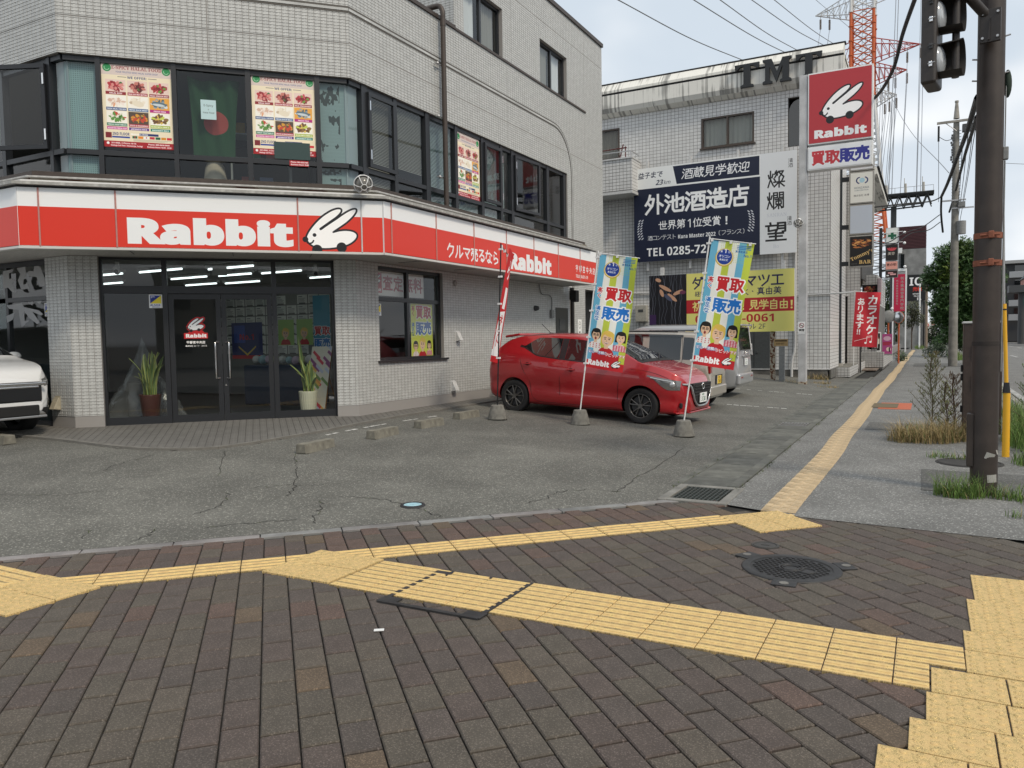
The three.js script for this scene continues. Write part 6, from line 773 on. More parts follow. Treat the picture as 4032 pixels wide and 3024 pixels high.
// ---------- billboards ----------
{
  const NAVY = '#101a35', W = 5.77, H = 3.44;
  const t = canvas(1154, 688, (g, w, h) => {
    g.fillStyle = NAVY; g.fillRect(0, 0, w, h); const k = 200; g.fillStyle = '#e9ecec'; g.fillRect(0, 0, 920, 152); g.fillStyle = NAVY; g.beginPath(); g.moveTo(298, 10); g.lineTo(908, 10); g.lineTo(908, 140); g.lineTo(326, 140); g.fill(); g.fillStyle = '#dfe3e6'; g.fillRect(912, 0, w - 912, h);
    put(g, '益子まで', 34, 32, 46, { w: 10, fill: NAVY, gap: 0.03, skew: 0.12 }); g.fillStyle = NAVY; g.font = 'italic bold 50px sans-serif'; g.fillText('23', 166, 132); g.font = 'italic 38px sans-serif'; g.fillText('km', 226, 132); put(g, '酒蔵見学歓迎', 366, 34, 78, { w: 9, fill: '#eef0f2', gap: 0.02, skew: 0.14 });
    put(g, '外池酒造店', 84, 200, 144, { w: 13, fill: '#f2f4f5', gap: 0.06 }); put(g, '世界第', 188, 396, 66, { w: 9.5, fill: '#f2f4f5', gap: 0.03 }); g.fillStyle = '#f2f4f5'; g.font = '84px sans-serif'; g.fillText('1', 398, 460); put(g, '位受賞', 444, 396, 66, { w: 9.5, fill: '#f2f4f5', gap: 0.03 }); g.font = 'bold 78px sans-serif'; g.fillText('!', 672, 460);
    put(g, '酒コンテスト', 106, 498, 36, { w: 8, fill: '#f2f4f5', gap: 0.0 }); g.font = 'bold 40px sans-serif'; g.save(); g.translate(332, 534); g.scale(0.82, 1); g.fillText('Kura Master 2022', 0, 0); g.restore(); put(g, '（フランス）', 610, 498, 36, { w: 8, fill: '#f2f4f5', gap: 0 }); g.font = 'bold 84px sans-serif'; g.save(); g.translate(96, 650); g.scale(0.96, 1); g.fillText('TEL 0285-72-0001'.slice(0, 11), 0, 0); g.restore();
    g.fillStyle = '#c9ced6'; for (const [cx, s] of [[70, 1], [832, -1]]) for (let i = 0; i < 8; i++) { const a = lerp(0.7, -0.75, i / 7), x = cx - s * 26 * Math.cos(a * 1.3), y = 458 + a * 92; for (const q of [-1, 1]) { g.beginPath(); g.ellipse(x + q * 11, y - 6, 11, 4.2, s * (q > 0 ? -0.7 : 0.7) * q, 0, 7); g.fill(); } }
    const brush = { w: 8.5, fill: '#1a1a1c', sx: 0.96 }; put(g, '燦', 962, 122, 118, brush); put(g, '爛', 958, 268, 118, brush); g.font = '32px serif'; g.fillText('SANRAN', 958, 436); put(g, '望', 948, 476, 128, { ...brush, w: 10, sx: 1.1 }); g.font = '32px serif'; g.fillText('Bo', 1000, 650); put(g, '清酒', 1098, 52, 30, { w: 7, vert: true, fill: '#333' }); put(g, '清酒', 1092, 440, 30, { w: 7, vert: true, fill: '#333' });
  });
  const b = thing('brewery_billboard', 'large navy and white billboard with white characters fixed high on the tiled building', 'billboard', [-6.855, 4.38, -28.06]);
  const s = sheet('board', W, H, 0.06, t, b, M.whitePlain, 0.5); s.position.set(0, H / 2 + 0.02, 0.03); for (const x of [-2.4, -0.8, 0.9, 2.4]) mb().box(x, H / 2, -0.1, 0.08, H + 0.6, 0.12).build('strut', M.white, b);
  const YW = 4.70, YH = 1.96; const ty = canvas(1175, 490, (g, w, h) => {
    g.fillStyle = '#e3de7e'; g.fillRect(0, 0, w, h); g.fillStyle = '#12121a'; g.fillRect(0, 0, 322, h);
    g.strokeStyle = 'rgba(200,210,230,.55)'; g.lineWidth = 2; for (let i = 0; i < 14; i++) { g.beginPath(); let x = i * 24; g.moveTo(x, 0); for (let y = 0; y < h; y += 40) { x += (h2(i, y, 4) - 0.5) * 26; g.lineTo(x, y); } g.stroke(); } g.fillStyle = '#3a2350'; g.fillRect(0, 330, 60, 120); g.fillStyle = '#c79a7e'; for (const [x, y, a, r] of [[80, 40, 0.4, 26], [140, 110, 0.5, 60], [200, 190, 0.7, 52], [250, 150, -0.4, 46], [110, 150, 1.2, 34]]) { g.beginPath(); g.ellipse(x, y, r, 15, a, 0, 7); g.fill(); } g.fillStyle = '#4b5169'; g.beginPath(); g.ellipse(165, 190, 46, 16, 0.7, 0, 7); g.fill(); g.fillStyle = '#6a3550'; g.beginPath(); g.ellipse(290, 150, 26, 16, 0, 0, 7); g.fill();
    const N = '#1c1c50'; put(g, 'ダンス', 372, 34, 96, { w: 13, fill: N, sx: 0.9, gap: 0 }); put(g, 'クールマツエ'.slice(2), 690, 34, 96, { w: 13, fill: N, sx: 0.98, gap: 0.1 }); put(g, '経営', 392, 150, 42, { w: 9, fill: N }); put(g, '満永・真由美', 700, 136, 60, { w: 10, fill: N, gap: 0.06 });
    g.fillStyle = '#b8242b'; g.fillRect(322, 218, w - 322, 112); put(g, '初心者歓迎', 372, 236, 76, { w: 11, fill: '#efe98a', gap: 0 }); g.fillStyle = '#efe98a'; g.font = 'bold 92px sans-serif'; g.fillText('!', 770, 312); put(g, '見学自由', 830, 236, 76, { w: 11, fill: '#efe98a', gap: 0.0 }); g.fillText('!', 1142, 312);
    g.fillStyle = '#b8242b'; g.font = 'bold 86px sans-serif'; g.save(); g.translate(392, 410); g.scale(1.22, 1); g.fillText('028-636-0061', 0, 0); g.restore(); put(g, '宇郷ビル', 700, 424, 46, { w: 9, fill: N, gap: 0 }); g.fillStyle = N; g.font = '54px sans-serif'; g.fillText('2F', 902, 466);
  });
  const y = thing('dance_signboard', 'yellow and red signboard with a dark photo panel standing on posts behind the silver van', 'signboard', [-6.04, 0, -25.7]);
  const p = sheet('board', YW, YH, 0.07, ty, y, M.whitePlain, 0.5); p.position.set(0, 2.695, 0.05); for (const x of [-1.93, 1.99]) mb().box(x, 2.9, -0.06, 0.12, 2.1, 0.1).build('strut', M.white, y);
  mb().box(1.68, 0.9, -0.06, 0.15, 1.8, 0.11).box(-1.6, 0.9, -0.06, 0.15, 1.8, 0.11).build('post', M.rust, y); y.children.at(-1).userData.label = 'rusty white post';
  const gp = thing('notice_post', 'short grey post with a small faded wooden notice beside the rusty signboard post', 'post', [-4.06, 0, -25.65]); mb().rbox(0, 0.62, 0, 0.17, 1.24, 0.12, 0.01).build('post', M.grey, gp); const nt = sheet('notice', 0.42, 0.22, 0.02, canvas(84, 44, (g) => { g.fillStyle = '#a58a5c'; g.fillRect(0, 0, 84, 44); g.fillStyle = '#4b3a22'; g.fillRect(6, 6, 72, 10); g.font = 'bold 14px sans-serif'; g.fillText('028-627', 12, 34); }), gp, M.rust); nt.position.set(-0.02, 1.36, 0.07);
}
// ---------- white pole sign ----------
{
  const s = thing('pole_sign', 'tall white pole carrying a red panel with a rabbit emblem', 'pole sign', [-3.38, 0, -25.2]);
  mb().rbox(0, 4.67, 0, 0.225, 9.36, 0.3, 0.01).build('pole', paint([0.70, 0.71, 0.72], 0.4, { map: rep(worn, 3) }), s);
  mb().rbox(0, 0.08, 0, 0.235, 0.16, 0.31, 0.01).build('rust_foot', M.rust, s);
  const t = canvas(430, 500, (g, w, h) => { g.fillStyle = '#b5323a'; g.fillRect(0, 0, w, h); emblem(g, 70, 100, 312, 3.3); word(g, 'Rabbit', 32, 408, 366, 58, '#f0f3f4', 0.12); });
  const bx = (y0, y1, tex, n) => { const o = mb().rbox(1.02, (y0 + y1) / 2, 0, 1.78, y1 - y0, 0.36, 0.012).build(n, M.whitePlain, s), q = sheet('face', 1.70, y1 - y0 - 0.08, 0.012, tex, o, M.whitePlain, 0.4); q.position.set(1.02, (y0 + y1) / 2, 0.182); const r = sheet('face', 1.70, y1 - y0 - 0.08, 0.012, tex, o, M.whitePlain, 0.4); r.position.set(1.02, (y0 + y1) / 2, -0.182); r.rotation.y = Math.PI; };
  bx(7.25, 9.35, t, 'upper_box'); bx(6.50, 7.19, canvas(340, 122, (g, w, h) => { g.fillStyle = '#e6e9ec'; g.fillRect(0, 0, w, h); put(g, '買取', 12, 20, 80, { w: 16, fill: '#c2343c', gap: 0.01 }); put(g, '販売', 172, 20, 80, { w: 16, fill: '#2b2f8c', gap: 0.01 }); }), 'lower_box'); mb().box(1.02, 7.22, 0, 1.7, 0.06, 0.3).build('spacer', M.grey, s);
  const ns = sheet('no_smoking_notice', 0.2, 0.38, 0.006, canvas(60, 114, (g) => { g.fillStyle = '#eceeee'; g.fillRect(0, 0, 60, 114); g.strokeStyle = '#7c1d22'; g.lineWidth = 5; g.beginPath(); g.arc(30, 34, 20, 0, 7); g.moveTo(16, 20); g.lineTo(44, 48); g.stroke(); g.fillStyle = '#333'; g.fillRect(16, 33, 26, 5); put(g, '禁煙', 6, 66, 23, { w: 13 }); g.font = 'bold 9px sans-serif'; g.fillText('NO SMOKING', 2, 106); }), s); ns.position.set(-0.015, 1.80, 0.154); tag(ns, 'white no smoking notice');
  floodLamp('white caged flood lamp clamped to the white sign pole', fz(25.2), -3.48, 4.95, 0.34);
}
// ---------- bar building and its signs ----------
{
  const b = thing('bar_building', 'lower tiled building with dark doorway beyond the white mosaic building', 'building'), tiles = new Tiles(0.138, 0.12, 0.012, 0, 0.05), grout = mat([0.15, 0.145, 0.14], 0.95);
  const F = fz(34), h = [[-3.52, -2.86, 0, 3.13]]; backing(b, F, -4.6, -2.40, 0.05, 7.95, h, 0.2, grout); tiles.wall(F, -3.6, -2.42, 0.2, 7.93, h, 21);
  const F2 = fz(38.0); backing(b, F2, -2.6, -1.99, 0.3, 4.2, [[-2.38, -1.99, 0.9, 2.75]], 0.2, grout); tiles.wall(F2, -2.6, -1.99, 0.3, 4.2, [[-2.38, -1.99, 0.9, 2.75]], 22); const FS = frame(V(-1.99, 0, -38), V(0, 0, -1), V(1, 0, 0)); backing(b, FS, 0, 7, 0.3, 4.2, [], 0.2, grout); tiles.wall(FS, 0, 7, 2.9, 4.2, [], 23);
  tiles.finish(b, paint([0.70, 0.70, 0.69], 0.45), 60); mb().box(-3.2, 1.6, -34.8, 1.6, 3.2, 0.1).build('doorway_back', M.blackMatt, b); mb().box(-3.19, 3.14, -33.9, 0.7, 0.06, 0.4).build('canopy', M.white, b);
  mb().box(-2.18, 1.8, -38.3, 0.42, 1.9, 0.06).build('dark_door', M.tint, b); for (const x of [-2.06, -1.96]) mb().box(x, 1.85, -37.96, 0.03, 1.8, 0.06).build('door_frame', M.white, b);
  mb().box(-4.2, 6, -39, 3.4, 3.9, 9).build('upper_storey', paint([0.42, 0.42, 0.42], 0.6), b); const cl = mb(); for (let i = 0; i < 22; i++) cl.box(-2.46, 5.4, -35.5 - i * 0.33, 0.06, 3.0, 0.17); cl.build('metal_cladding', paint([0.15, 0.145, 0.14], 0.5), b);
  // overhanging white eaves along the street
  mb().add(extr([[0, 7.98], [0.55, 8.12], [0.62, 8.05], [0.62, 7.85], [0.05, 7.55]], 9).translate(-2.45, 0.03, -43)).build('eaves', MS, b); mb().box(-1.80, 8.13, -38.5, 0.08, 0.05, 9).build('eaves_cap', M.blackMatt, b);
  const mo = sheet('mosaic_panel', 0.6, 0.74, 0.03, canvas(120, 150, (g) => { g.fillStyle = '#6d675c'; g.fillRect(0, 0, 120, 150); for (let i = 0; i < 90; i++) { g.fillStyle = ['#3d3a36', '#9a8f7c', '#c9a84a', '#7d7468', '#55504a', '#b9b3a6'][i % 6]; g.fillRect(h2(i, 1) * 118, h2(i, 2) * 140 - 10, 3 + 7 * h2(i, 3), 20 + 50 * h2(i, 4)); } }), b, M.darkgrey); mo.position.set(-2.88, 4.05, -37.9);
  const mk = sheet('menu_board', 0.6, 0.94, 0.05, canvas(180, 282, (g) => { g.fillStyle = '#14110f'; g.fillRect(0, 0, 180, 282); for (let i = 0; i < 40; i++) { g.fillStyle = ['#a8452c', '#c98a55', '#6d3f28', '#8d2f28'][i % 4]; g.beginPath(); g.ellipse(90 + (h2(i, 1) - 0.5) * 120, 56 + (h2(i, 2) - 0.5) * 66, 18, 8, h2(i, 3) * 3, 0, 7); g.fill(); } put(g, '切', 20, 146, 26, { w: 12, fill: '#e8b84a' }); g.fillStyle = '#e8b84a'; g.font = 'bold 36px sans-serif'; g.fillText('OK', 56, 172); put(g, 'あります', 24, 182, 30, { w: 12, fill: '#e8b84a' }); g.fillStyle = '#eee'; g.font = 'bold 26px sans-serif'; g.fillText('028-639-2717', 6, 238); g.font = '14px sans-serif'; g.fillText('18:00~5:00', 40, 256); }), b, M.black); mk.position.set(-2.29, 3.29, -37.9);
  mb().rbox(-1.88, 3.45, -37.6, 0.16, 1.1, 0.5, 0.03).build('pink_awning', paint([0.48, 0.40, 0.44], 0.7), b);
  const ps = sheet('wall_poster', 0.3, 1.05, 0.01, canvas(60, 210, (g) => { g.fillStyle = '#c9c3c0'; g.fillRect(0, 0, 60, 210); for (let i = 0; i < 40; i++) { g.fillStyle = ['#b83a55', '#d98aa0', '#4b5f9c', '#e3d6d0'][i % 4]; g.beginPath(); g.arc(h2(i, 1) * 60, h2(i, 2) * 210, 6, 0, 7); g.fill(); } g.fillStyle = '#2b3f8c'; g.fillRect(0, 150, 60, 60); }), b); ps.position.set(-3.28, 1.5, -33.6);
  // black pole with its stack of sign boxes
  const k = thing('sign_pole', 'thick black pole carrying a tall stack of sign boxes above the planter', 'pole sign', [-2.95, 0, -31.5]); mb().cyl(0, 4.0, 0, 0.092, 0.092, 7.6, 20).build('pole', mat([0.012, 0.016, 0.02], 0.4), k); for (const y of [7.3, 5.55, 4.2]) mb().box(0.2, y, 0, 0.4, 0.16, 0.12).build('arm', mat([0.012, 0.016, 0.02], 0.4), k);
  const bx = (y0, y1, tex) => { const o = mb().rbox(0.745, (y0 + y1) / 2, 0, 0.84, y1 - y0, 0.26, 0.01).build('sign_box', paint([0.42, 0.41, 0.38], 0.5), k), q = sheet('face', 0.74, y1 - y0 - 0.09, 0.012, tex, o); q.position.set(0.745, (y0 + y1) / 2, 0.132); };
  bx(7.55, 8.1, canvas(74, 60, (g) => { g.fillStyle = '#d3d6da'; g.fillRect(0, 0, 74, 60); g.fillStyle = '#333'; for (let i = 0; i < 7; i++) g.fillRect(10 + i * 8, 38, 6, 9); }));
  bx(6.36, 7.52, canvas(160, 240, (g) => { g.fillStyle = '#dedfd9'; g.fillRect(0, 0, 160, 240); g.strokeStyle = '#1b2a63'; g.lineWidth = 9; g.beginPath(); g.arc(68, 62, 24, 1.7, 4.7); g.stroke(); g.beginPath(); g.arc(100, 62, 24, -1.4, 1.4); g.stroke(); g.fillStyle = '#a9cfe0'; g.beginPath(); g.arc(84, 62, 20, 0, 7); g.fill(); g.fillStyle = '#5b6672'; g.textAlign = 'center'; g.font = '23px sans-serif'; g.fillText('HONZAWA', 80, 130); g.font = '15px sans-serif'; g.fillText('CORPORATION', 80, 147); g.textAlign = 'left'; put(g, '株式会社', 24, 176, 17, { w: 9, fill: '#666' }); put(g, '本澤', 100, 176, 17, { w: 9, fill: '#666' }); }));
  bx(5.24, 6.33, canvas(60, 90, (g) => { g.fillStyle = '#b9c2cf'; g.fillRect(0, 0, 60, 90); }));
  bx(4.05, 5.21, canvas(180, 270, (g) => { g.fillStyle = '#12100f'; g.fillRect(0, 0, 180, 270); for (let i = 0; i < 46; i++) { g.fillStyle = ['#7a3d1c', '#b5713a', '#4a2614', '#d39a5a'][i % 4]; g.beginPath(); g.ellipse(30 + h2(i, 1) * 130, 26 + h2(i, 2) * 74, 20, 6, h2(i, 3) - 0.5, 0, 7); g.fill(); } g.save(); g.translate(12, 224); g.rotate(-0.42); g.fillStyle = '#e5c07a'; g.font = 'bold 44px serif'; g.fillText("Tommy's", 0, 0); g.restore(); g.fillStyle = '#e5c07a'; g.font = 'bold 46px serif'; g.fillText('BAR', 74, 252); g.fillStyle = '#999'; g.font = '10px sans-serif'; g.fillText('19:00~5:00', 8, 254); }));
  mb().cyl(0, 0.25, 0, 0.2, 0.16, 0.5, 18).build('base', M.concrete, k);
  // planters
  const pl = thing('tiled_planter', 'low white tiled planter filled with pale pebbles at the foot of the black sign pole', 'planter'), pt = new Tiles(0.11, 0.10, 0.012, 0, 0.05); mb().box(-2.82, 0.22, -34.2, 0.72, 0.36, 7.9).build('body', mat([0.16, 0.155, 0.15], 0.9), pl); pt.wall(fz(30.25), -3.18, -2.46, 0.05, 0.40, [], 31); pt.wall(frame(V(-2.46, 0, -30.25), V(0, 0, -1), V(1, 0, 0)), 0, 7.9, 0.05, 0.40, [], 32); pt.finish(pl, paint([0.66, 0.66, 0.65], 0.5), 60); mb().box(-2.82, 0.405, -34.2, 0.72, 0.012, 7.9).build('pebbles', mat([0.55, 0.54, 0.5], 0.95, { map: rep(aspTex, 1.2) }), pl);
  const p2 = thing('tiled_planter', 'second white tiled planter with bottles on it in front of the dark doorway', 'planter'), q2 = new Tiles(0.11, 0.10, 0.012, 0, 0.05); mb().box(-2.4, 0.62, -43, 1.36, 0.32, 10).box(-2.4, 0.25, -43, 1.3, 0.5, 9.9).build('body', mat([0.16, 0.155, 0.15], 0.9), p2); q2.wall(fz(38.0).multiply(new THREE.Matrix4().makeTranslation(0, 0, 0.02)), -3.08, -1.72, 0.1, 0.78, [], 33); q2.wall(frame(V(-1.72, 0, -38), V(0, 0, -1), V(1, 0, 0)), 0, 10, 0.1, 0.78, [], 34); q2.finish(p2, paint([0.62, 0.62, 0.61], 0.5), 40);
  mb().box(-3.0, 0.04, -33.5, 1.0, 0.08, 6).box(-3, 0.05, -37, 2.2, 0.05, 2).build('paving', conc([0.32, 0.25, 0.20], 0.4), b);
  for (const [x, l] of [[-2.63, 'dark bottle on the tiled planter, left of a pair'], [-2.55, 'dark bottle on the tiled planter, right of a pair']]) { const o = thing('bottle', l, 'bottle', [x, 0.78, -38.15], 0, 'bottles on the tiled planter'); mb().add(new THREE.LatheGeometry([[0.001, 0], [0.036, 0], [0.036, 0.2], [0.014, 0.26], [0.014, 0.31], [0.001, 0.31]].map((v) => new THREE.Vector2(...v)), 14)).build('glass', mat([0.012, 0.012, 0.014], 0.15), o); mb().cyl(0, 0.1, 0, 0.0375, 0.0375, 0.08, 14).build('label_paper', M.whitePlain, o); }
  const gb = thing('bottle', 'green bottle leaning on the tiled planter beside the lit menu stand', 'bottle', [-2.34, 0.79, -38.2]); mb().cyl(0, 0.14, 0, 0.04, 0.036, 0.28, 14, 0, 0.35).build('glass', mat([0.03, 0.13, 0.06], 0.15), gb);
  const bb = thing('chalk_board', 'small black board standing on the tiled planter behind the bottles', 'board', [-2.83, 0.78, -38.25]); mb().rbox(0, 0.14, 0, 0.26, 0.28, 0.03, 0.006).build('board', M.blackMatt, bb); mb().rbox(0, 0.14, 0.004, 0.29, 0.31, 0.02, 0.006).build('rim', M.black, bb);
  const ms = thing('menu_stand', 'white framed menu stand with food pictures at the edge of the tiled planter', 'menu stand', [-2.0, 0.78, -38.1]); mb().rbox(0, 0.45, 0, 0.34, 0.86, 0.07, 0.008).build('frame', M.whitePlain, ms); const mf = sheet('face', 0.27, 0.76, 0.008, canvas(68, 190, (g) => { g.fillStyle = '#15100d'; g.fillRect(0, 0, 68, 190); for (let i = 0; i < 36; i++) { g.fillStyle = ['#b5542c', '#e2d9c4', '#d6b08a', '#8a2f22'][i % 4]; g.beginPath(); g.arc(12 + h2(i, 1) * 44, 30 + h2(i, 2) * 90, 7, 0, 7); g.fill(); } g.fillStyle = '#e8e3d2'; g.fillRect(22, 60, 40, 60); }), ms); mf.position.set(0, 0.45, 0.038); mb().box(0, 0.02, 0, 0.3, 0.04, 0.2).build('foot', M.whitePlain, ms);
  const pb = thing('roll_up_banner', 'pink upright banner stand with printed cakes at the end of the tiled planter', 'banner stand', [-1.60, 0.62, -38.6]); const pf = sheet('banner', 0.4, 0.9, 0.01, canvas(100, 225, (g) => { g.fillStyle = '#b04a86'; g.fillRect(0, 0, 100, 225); g.fillStyle = '#d9b3c6'; g.beginPath(); g.ellipse(50, 50, 38, 26, 0, 0, 7); g.fill(); g.fillStyle = '#a8242c'; g.fillRect(6, 92, 88, 16); g.fillRect(6, 114, 70, 12); g.fillStyle = '#e3d0c4'; g.beginPath(); g.arc(64, 170, 24, 0, 7); g.fill(); g.fillStyle = '#3a2a30'; g.fillRect(66, 150, 14, 50); }), pb); pf.position.set(0, 0.5, 0); mb().rbox(0, 0.03, 0, 0.42, 0.06, 0.14, 0.01).build('base', M.grey, pb);
  const bp = thing('brown_post', 'short flat brown post in front of the tiled planter', 'post', [-3.06, 0, -30.15]); mb().rbox(0, 0.75, 0, 0.13, 1.5, 0.08, 0.008).build('post', paint([0.075, 0.05, 0.03], 0.8), bp); mb().box(0, 1.5, 0, 0.14, 0.02, 0.09).build('cap', M.brown, bp);
}
// ---------- vehicles ----------
function curve(p) { // smooth curve through points [x, y]
  const n = p.length, m = p.map((_, i) => { const a = p[Math.max(0, i - 1)], b = p[Math.min(n - 1, i + 1)]; return (b[1] - a[1]) / (b[0] - a[0] || 1); });
  for (let i = 0; i + 1 < n; i++) { const s = (p[i + 1][1] - p[i][1]) / (p[i + 1][0] - p[i][0]); for (const k of [i, i + 1]) if (m[k] * s < 0) m[k] = 0; else if (Math.abs(m[k]) > 2.5 * Math.abs(s)) m[k] = 2.5 * s; }
  return (x) => { if (x <= p[0][0]) return p[0][1]; if (x >= p[n - 1][0]) return p[n - 1][1]; let i = 0; while (x > p[i + 1][0]) i++; const h = p[i + 1][0] - p[i][0], t = (x - p[i][0]) / h, t2 = t * t, t3 = t2 * t; return (2 * t3 - 3 * t2 + 1) * p[i][1] + (t3 - 2 * t2 + t) * h * m[i] + (3 * t2 - 2 * t3) * p[i + 1][1] + (t3 - t2) * h * m[i + 1]; };
}
const pl = (s) => s.split(';').map((q) => q.split(' ').map(Number));
const darkIn = mat([0.008, 0.008, 0.009], 0.9), tyreM = mat([0.016, 0.016, 0.017], 0.85), silverM = mat([0.42, 0.43, 0.44], 0.3, { metalness: 0.7 }), lampM = phys([0.5, 0.52, 0.53], 0.08, { metalness: 0.5, clearcoat: 1 }), redLamp = phys([0.32, 0.012, 0.012], 0.12, { clearcoat: 1 }), plateM = M.whitePlain;
class Car {
  constructor(name, label, cat, s, paintMat, pos, ry, pitch) {
    Object.assign(this, s); this.o = thing(name, label, cat, pos, ry); this.o.rotation.order = 'YXZ'; this.o.rotation.z = pitch; this.P = paintMat;
    for (const k of ['top', 'bot', 'belt', 'hw']) this['_' + k] = curve(pl(s[k]));
    this.low = curve(pl(s.low || '0 .93;.12 .965;.3 .985;.5 1;.62 .992;.8 1.0;1 .962')); this.lean = s.lean || 0.25; this.edge = s.edge || 0.86; this.body();
  }
  w(x, y) { const b = this._bot(x), t = this._top(x), e = Math.min(this._belt(x), t - 0.01), h = this._hw(x); if (y <= e) return h * this.low(sat((y - b) / (e - b))); const q = (y - e) / (t - e), E = this.edge; if (q < E) return h * this.low(1) * (1 - this.lean * q / E * sat((t - e) / 0.42)); const r = sat((q - E) / (1 - E)); return h * this.low(1) * (1 - this.lean * sat((t - e) / 0.42)) * Math.sqrt(Math.max(0, 1 - Math.pow(r, 1.7))); }
  ring(x) { const b = this._bot(x), t = this._top(x), e = Math.min(this._belt(x), t - 0.01), r = [[b, 0]]; for (let i = 0; i <= 14; i++) { const y = lerp(b, e, i / 14); r.push([y, this.w(x, y)]); } for (let i = 1; i <= 8; i++) { const y = lerp(e, t, this.edge * i / 8); r.push([y, this.w(x, y)]); } for (let i = 1; i <= 9; i++) { const a = i / 9 * Math.PI / 2, y = lerp(e, t, this.edge + (1 - this.edge) * Math.pow(Math.sin(a), 2 / 1.7)); r.push([y, i === 9 ? 0 : this.w(x, y)]); } return r; }
  body() {
    const xs = [], [x0, x1] = this.len; for (let i = 0; i <= 90; i++) { const t = i / 90; xs.push(lerp(x0, x1, t - Math.sin(t * 2 * Math.PI) / (2 * Math.PI) * 0.55)); }
    const pos = [], idx = []; let n = 0; for (const x of xs) { const r = this.ring(x), L = r.map(([y, z]) => [x, y, z]).concat(r.slice(1, -1).reverse().map(([y, z]) => [x, y, -z])); n = L.length; for (const p of L) pos.push(...p); }
    const q = xs.length; for (let i = 0; i + 1 < q; i++) for (let j = 0; j < n; j++) { const a = i * n + j, b = i * n + (j + 1) % n, c = a + n, d = b + n; idx.push(a, b, c, b, d, c); }
    for (const [i, f] of [[0, 1], [q - 1, 0]]) { const c = pos.length / 3; let cy = 0; for (let j = 0; j < n; j++) cy += pos[(i * n + j) * 3 + 1] / n; pos.push(xs[i], cy, 0); for (let j = 0; j < n; j++) { const a = i * n + j, b = i * n + (j + 1) % n; f ? idx.push(c, b, a) : idx.push(c, a, b); } }
    let g = new THREE.BufferGeometry(); g.setAttribute('position', new THREE.Float32BufferAttribute(pos, 3)); g.setIndex(idx); g.computeVertexNormals(); g.setAttribute('uv', new THREE.Float32BufferAttribute(new Float32Array(pos.length / 3 * 2), 2));
    const ev = new Evaluator(); ev.useGroups = true; let A = new Brush(g, this.P);
    for (const x of this.axles) { const c = new THREE.CylinderGeometry(this.arch, this.arch, 6, 48).rotateX(Math.PI / 2), B = new Brush(c, darkIn); B.position.set(x, this.rw + 0.01, 0); B.scale.z = 1; for (const k of [-1, 1]) { const D = new Brush(new THREE.CylinderGeometry(this.arch, this.arch, 0.5, 48).rotateX(Math.PI / 2), darkIn); D.position.set(x, this.rw + 0.012, k * (this._hw(x) - 0.02)); D.updateMatrixWorld(); A.updateMatrixWorld(); A = ev.evaluate(A, D, SUBTRACTION); } }
    const m = new THREE.Mesh(A.geometry, A.material); m.name = 'body'; m.castShadow = m.receiveShadow = true; this.o.add(m);
    for (const x of this.axles) for (const k of [-1, 1]) this.wheel(x, k);
    mb().box((this.axles[0] + this.axles[1]) / 2, this._bot(0) + 0.06, 0, 3, 0.1, this._hw(0) * 1.5).build('underbody', darkIn, this.o);
  }
  wheel(x, k) {
    const r = this.rw, w = this.tw || 0.185, ri = r * (this.rimk || 0.69), T = new THREE.LatheGeometry([[ri, -w / 2 + 0.01], [r * 0.93, -w / 2], [r * 0.985, -w / 2 + 0.02], [r, -w / 4], [r, w / 4], [r * 0.985, w / 2 - 0.02], [r * 0.93, w / 2], [ri, w / 2 - 0.01], [ri * 0.98, w / 2 - 0.03]].map((v) => new THREE.Vector2(...v)), 40).rotateX(Math.PI / 2), o = mesh('wheel', T, tyreM, this.o); o.position.set(x, r, k * (this._hw(x) - w / 2 - 0.02));
    const m = mb().add(new THREE.LatheGeometry([[0.02, -0.02], [ri * 0.9, -0.03], [ri, w / 2 - 0.04], [ri * 1.01, w / 2 - 0.012], [ri * 0.96, w / 2 - 0.006], [ri * 0.93, w / 2 - 0.02], [ri * 0.9, 0.0]].map((v) => new THREE.Vector2(...v)), 40).rotateX(Math.PI / 2)).cyl(0, 0, w / 2 - 0.03, ri * 0.24, ri * 0.2, 0.035, 20, Math.PI / 2);
    const n = this.spokes || 5; for (let i = 0; i < n; i++) for (const d of [-0.14, 0.14]) { const a = i / n * 6.283 + 0.3, b = a + d * 1.6, p = V(Math.cos(a + d * 0.3) * ri * 0.2, Math.sin(a + d * 0.3) * ri * 0.2, w / 2 - 0.028), q = V(Math.cos(b) * ri * 0.97, Math.sin(b) * ri * 0.97, w / 2 - 0.018), L = p.distanceTo(q), c = p.clone().lerp(q, 0.5); m.add(new RoundedBoxGeometry(L, ri * 0.10, 0.03, 2, 0.01), new THREE.Matrix4().makeRotationZ(Math.atan2(q.y - p.y, q.x - p.x)).setPosition(c.x, c.y, c.z)); }
    const rim = m.build('rim', this.rimMat || silverM, o); if (k < 0) { rim.rotation.y = Math.PI; } mb().cyl(0, 0, k * (w / 2 - 0.055), ri * 0.8, ri * 0.8, 0.01, 24, Math.PI / 2).build('brake_disc', mat([0.03, 0.03, 0.032], 0.6), o);
  }
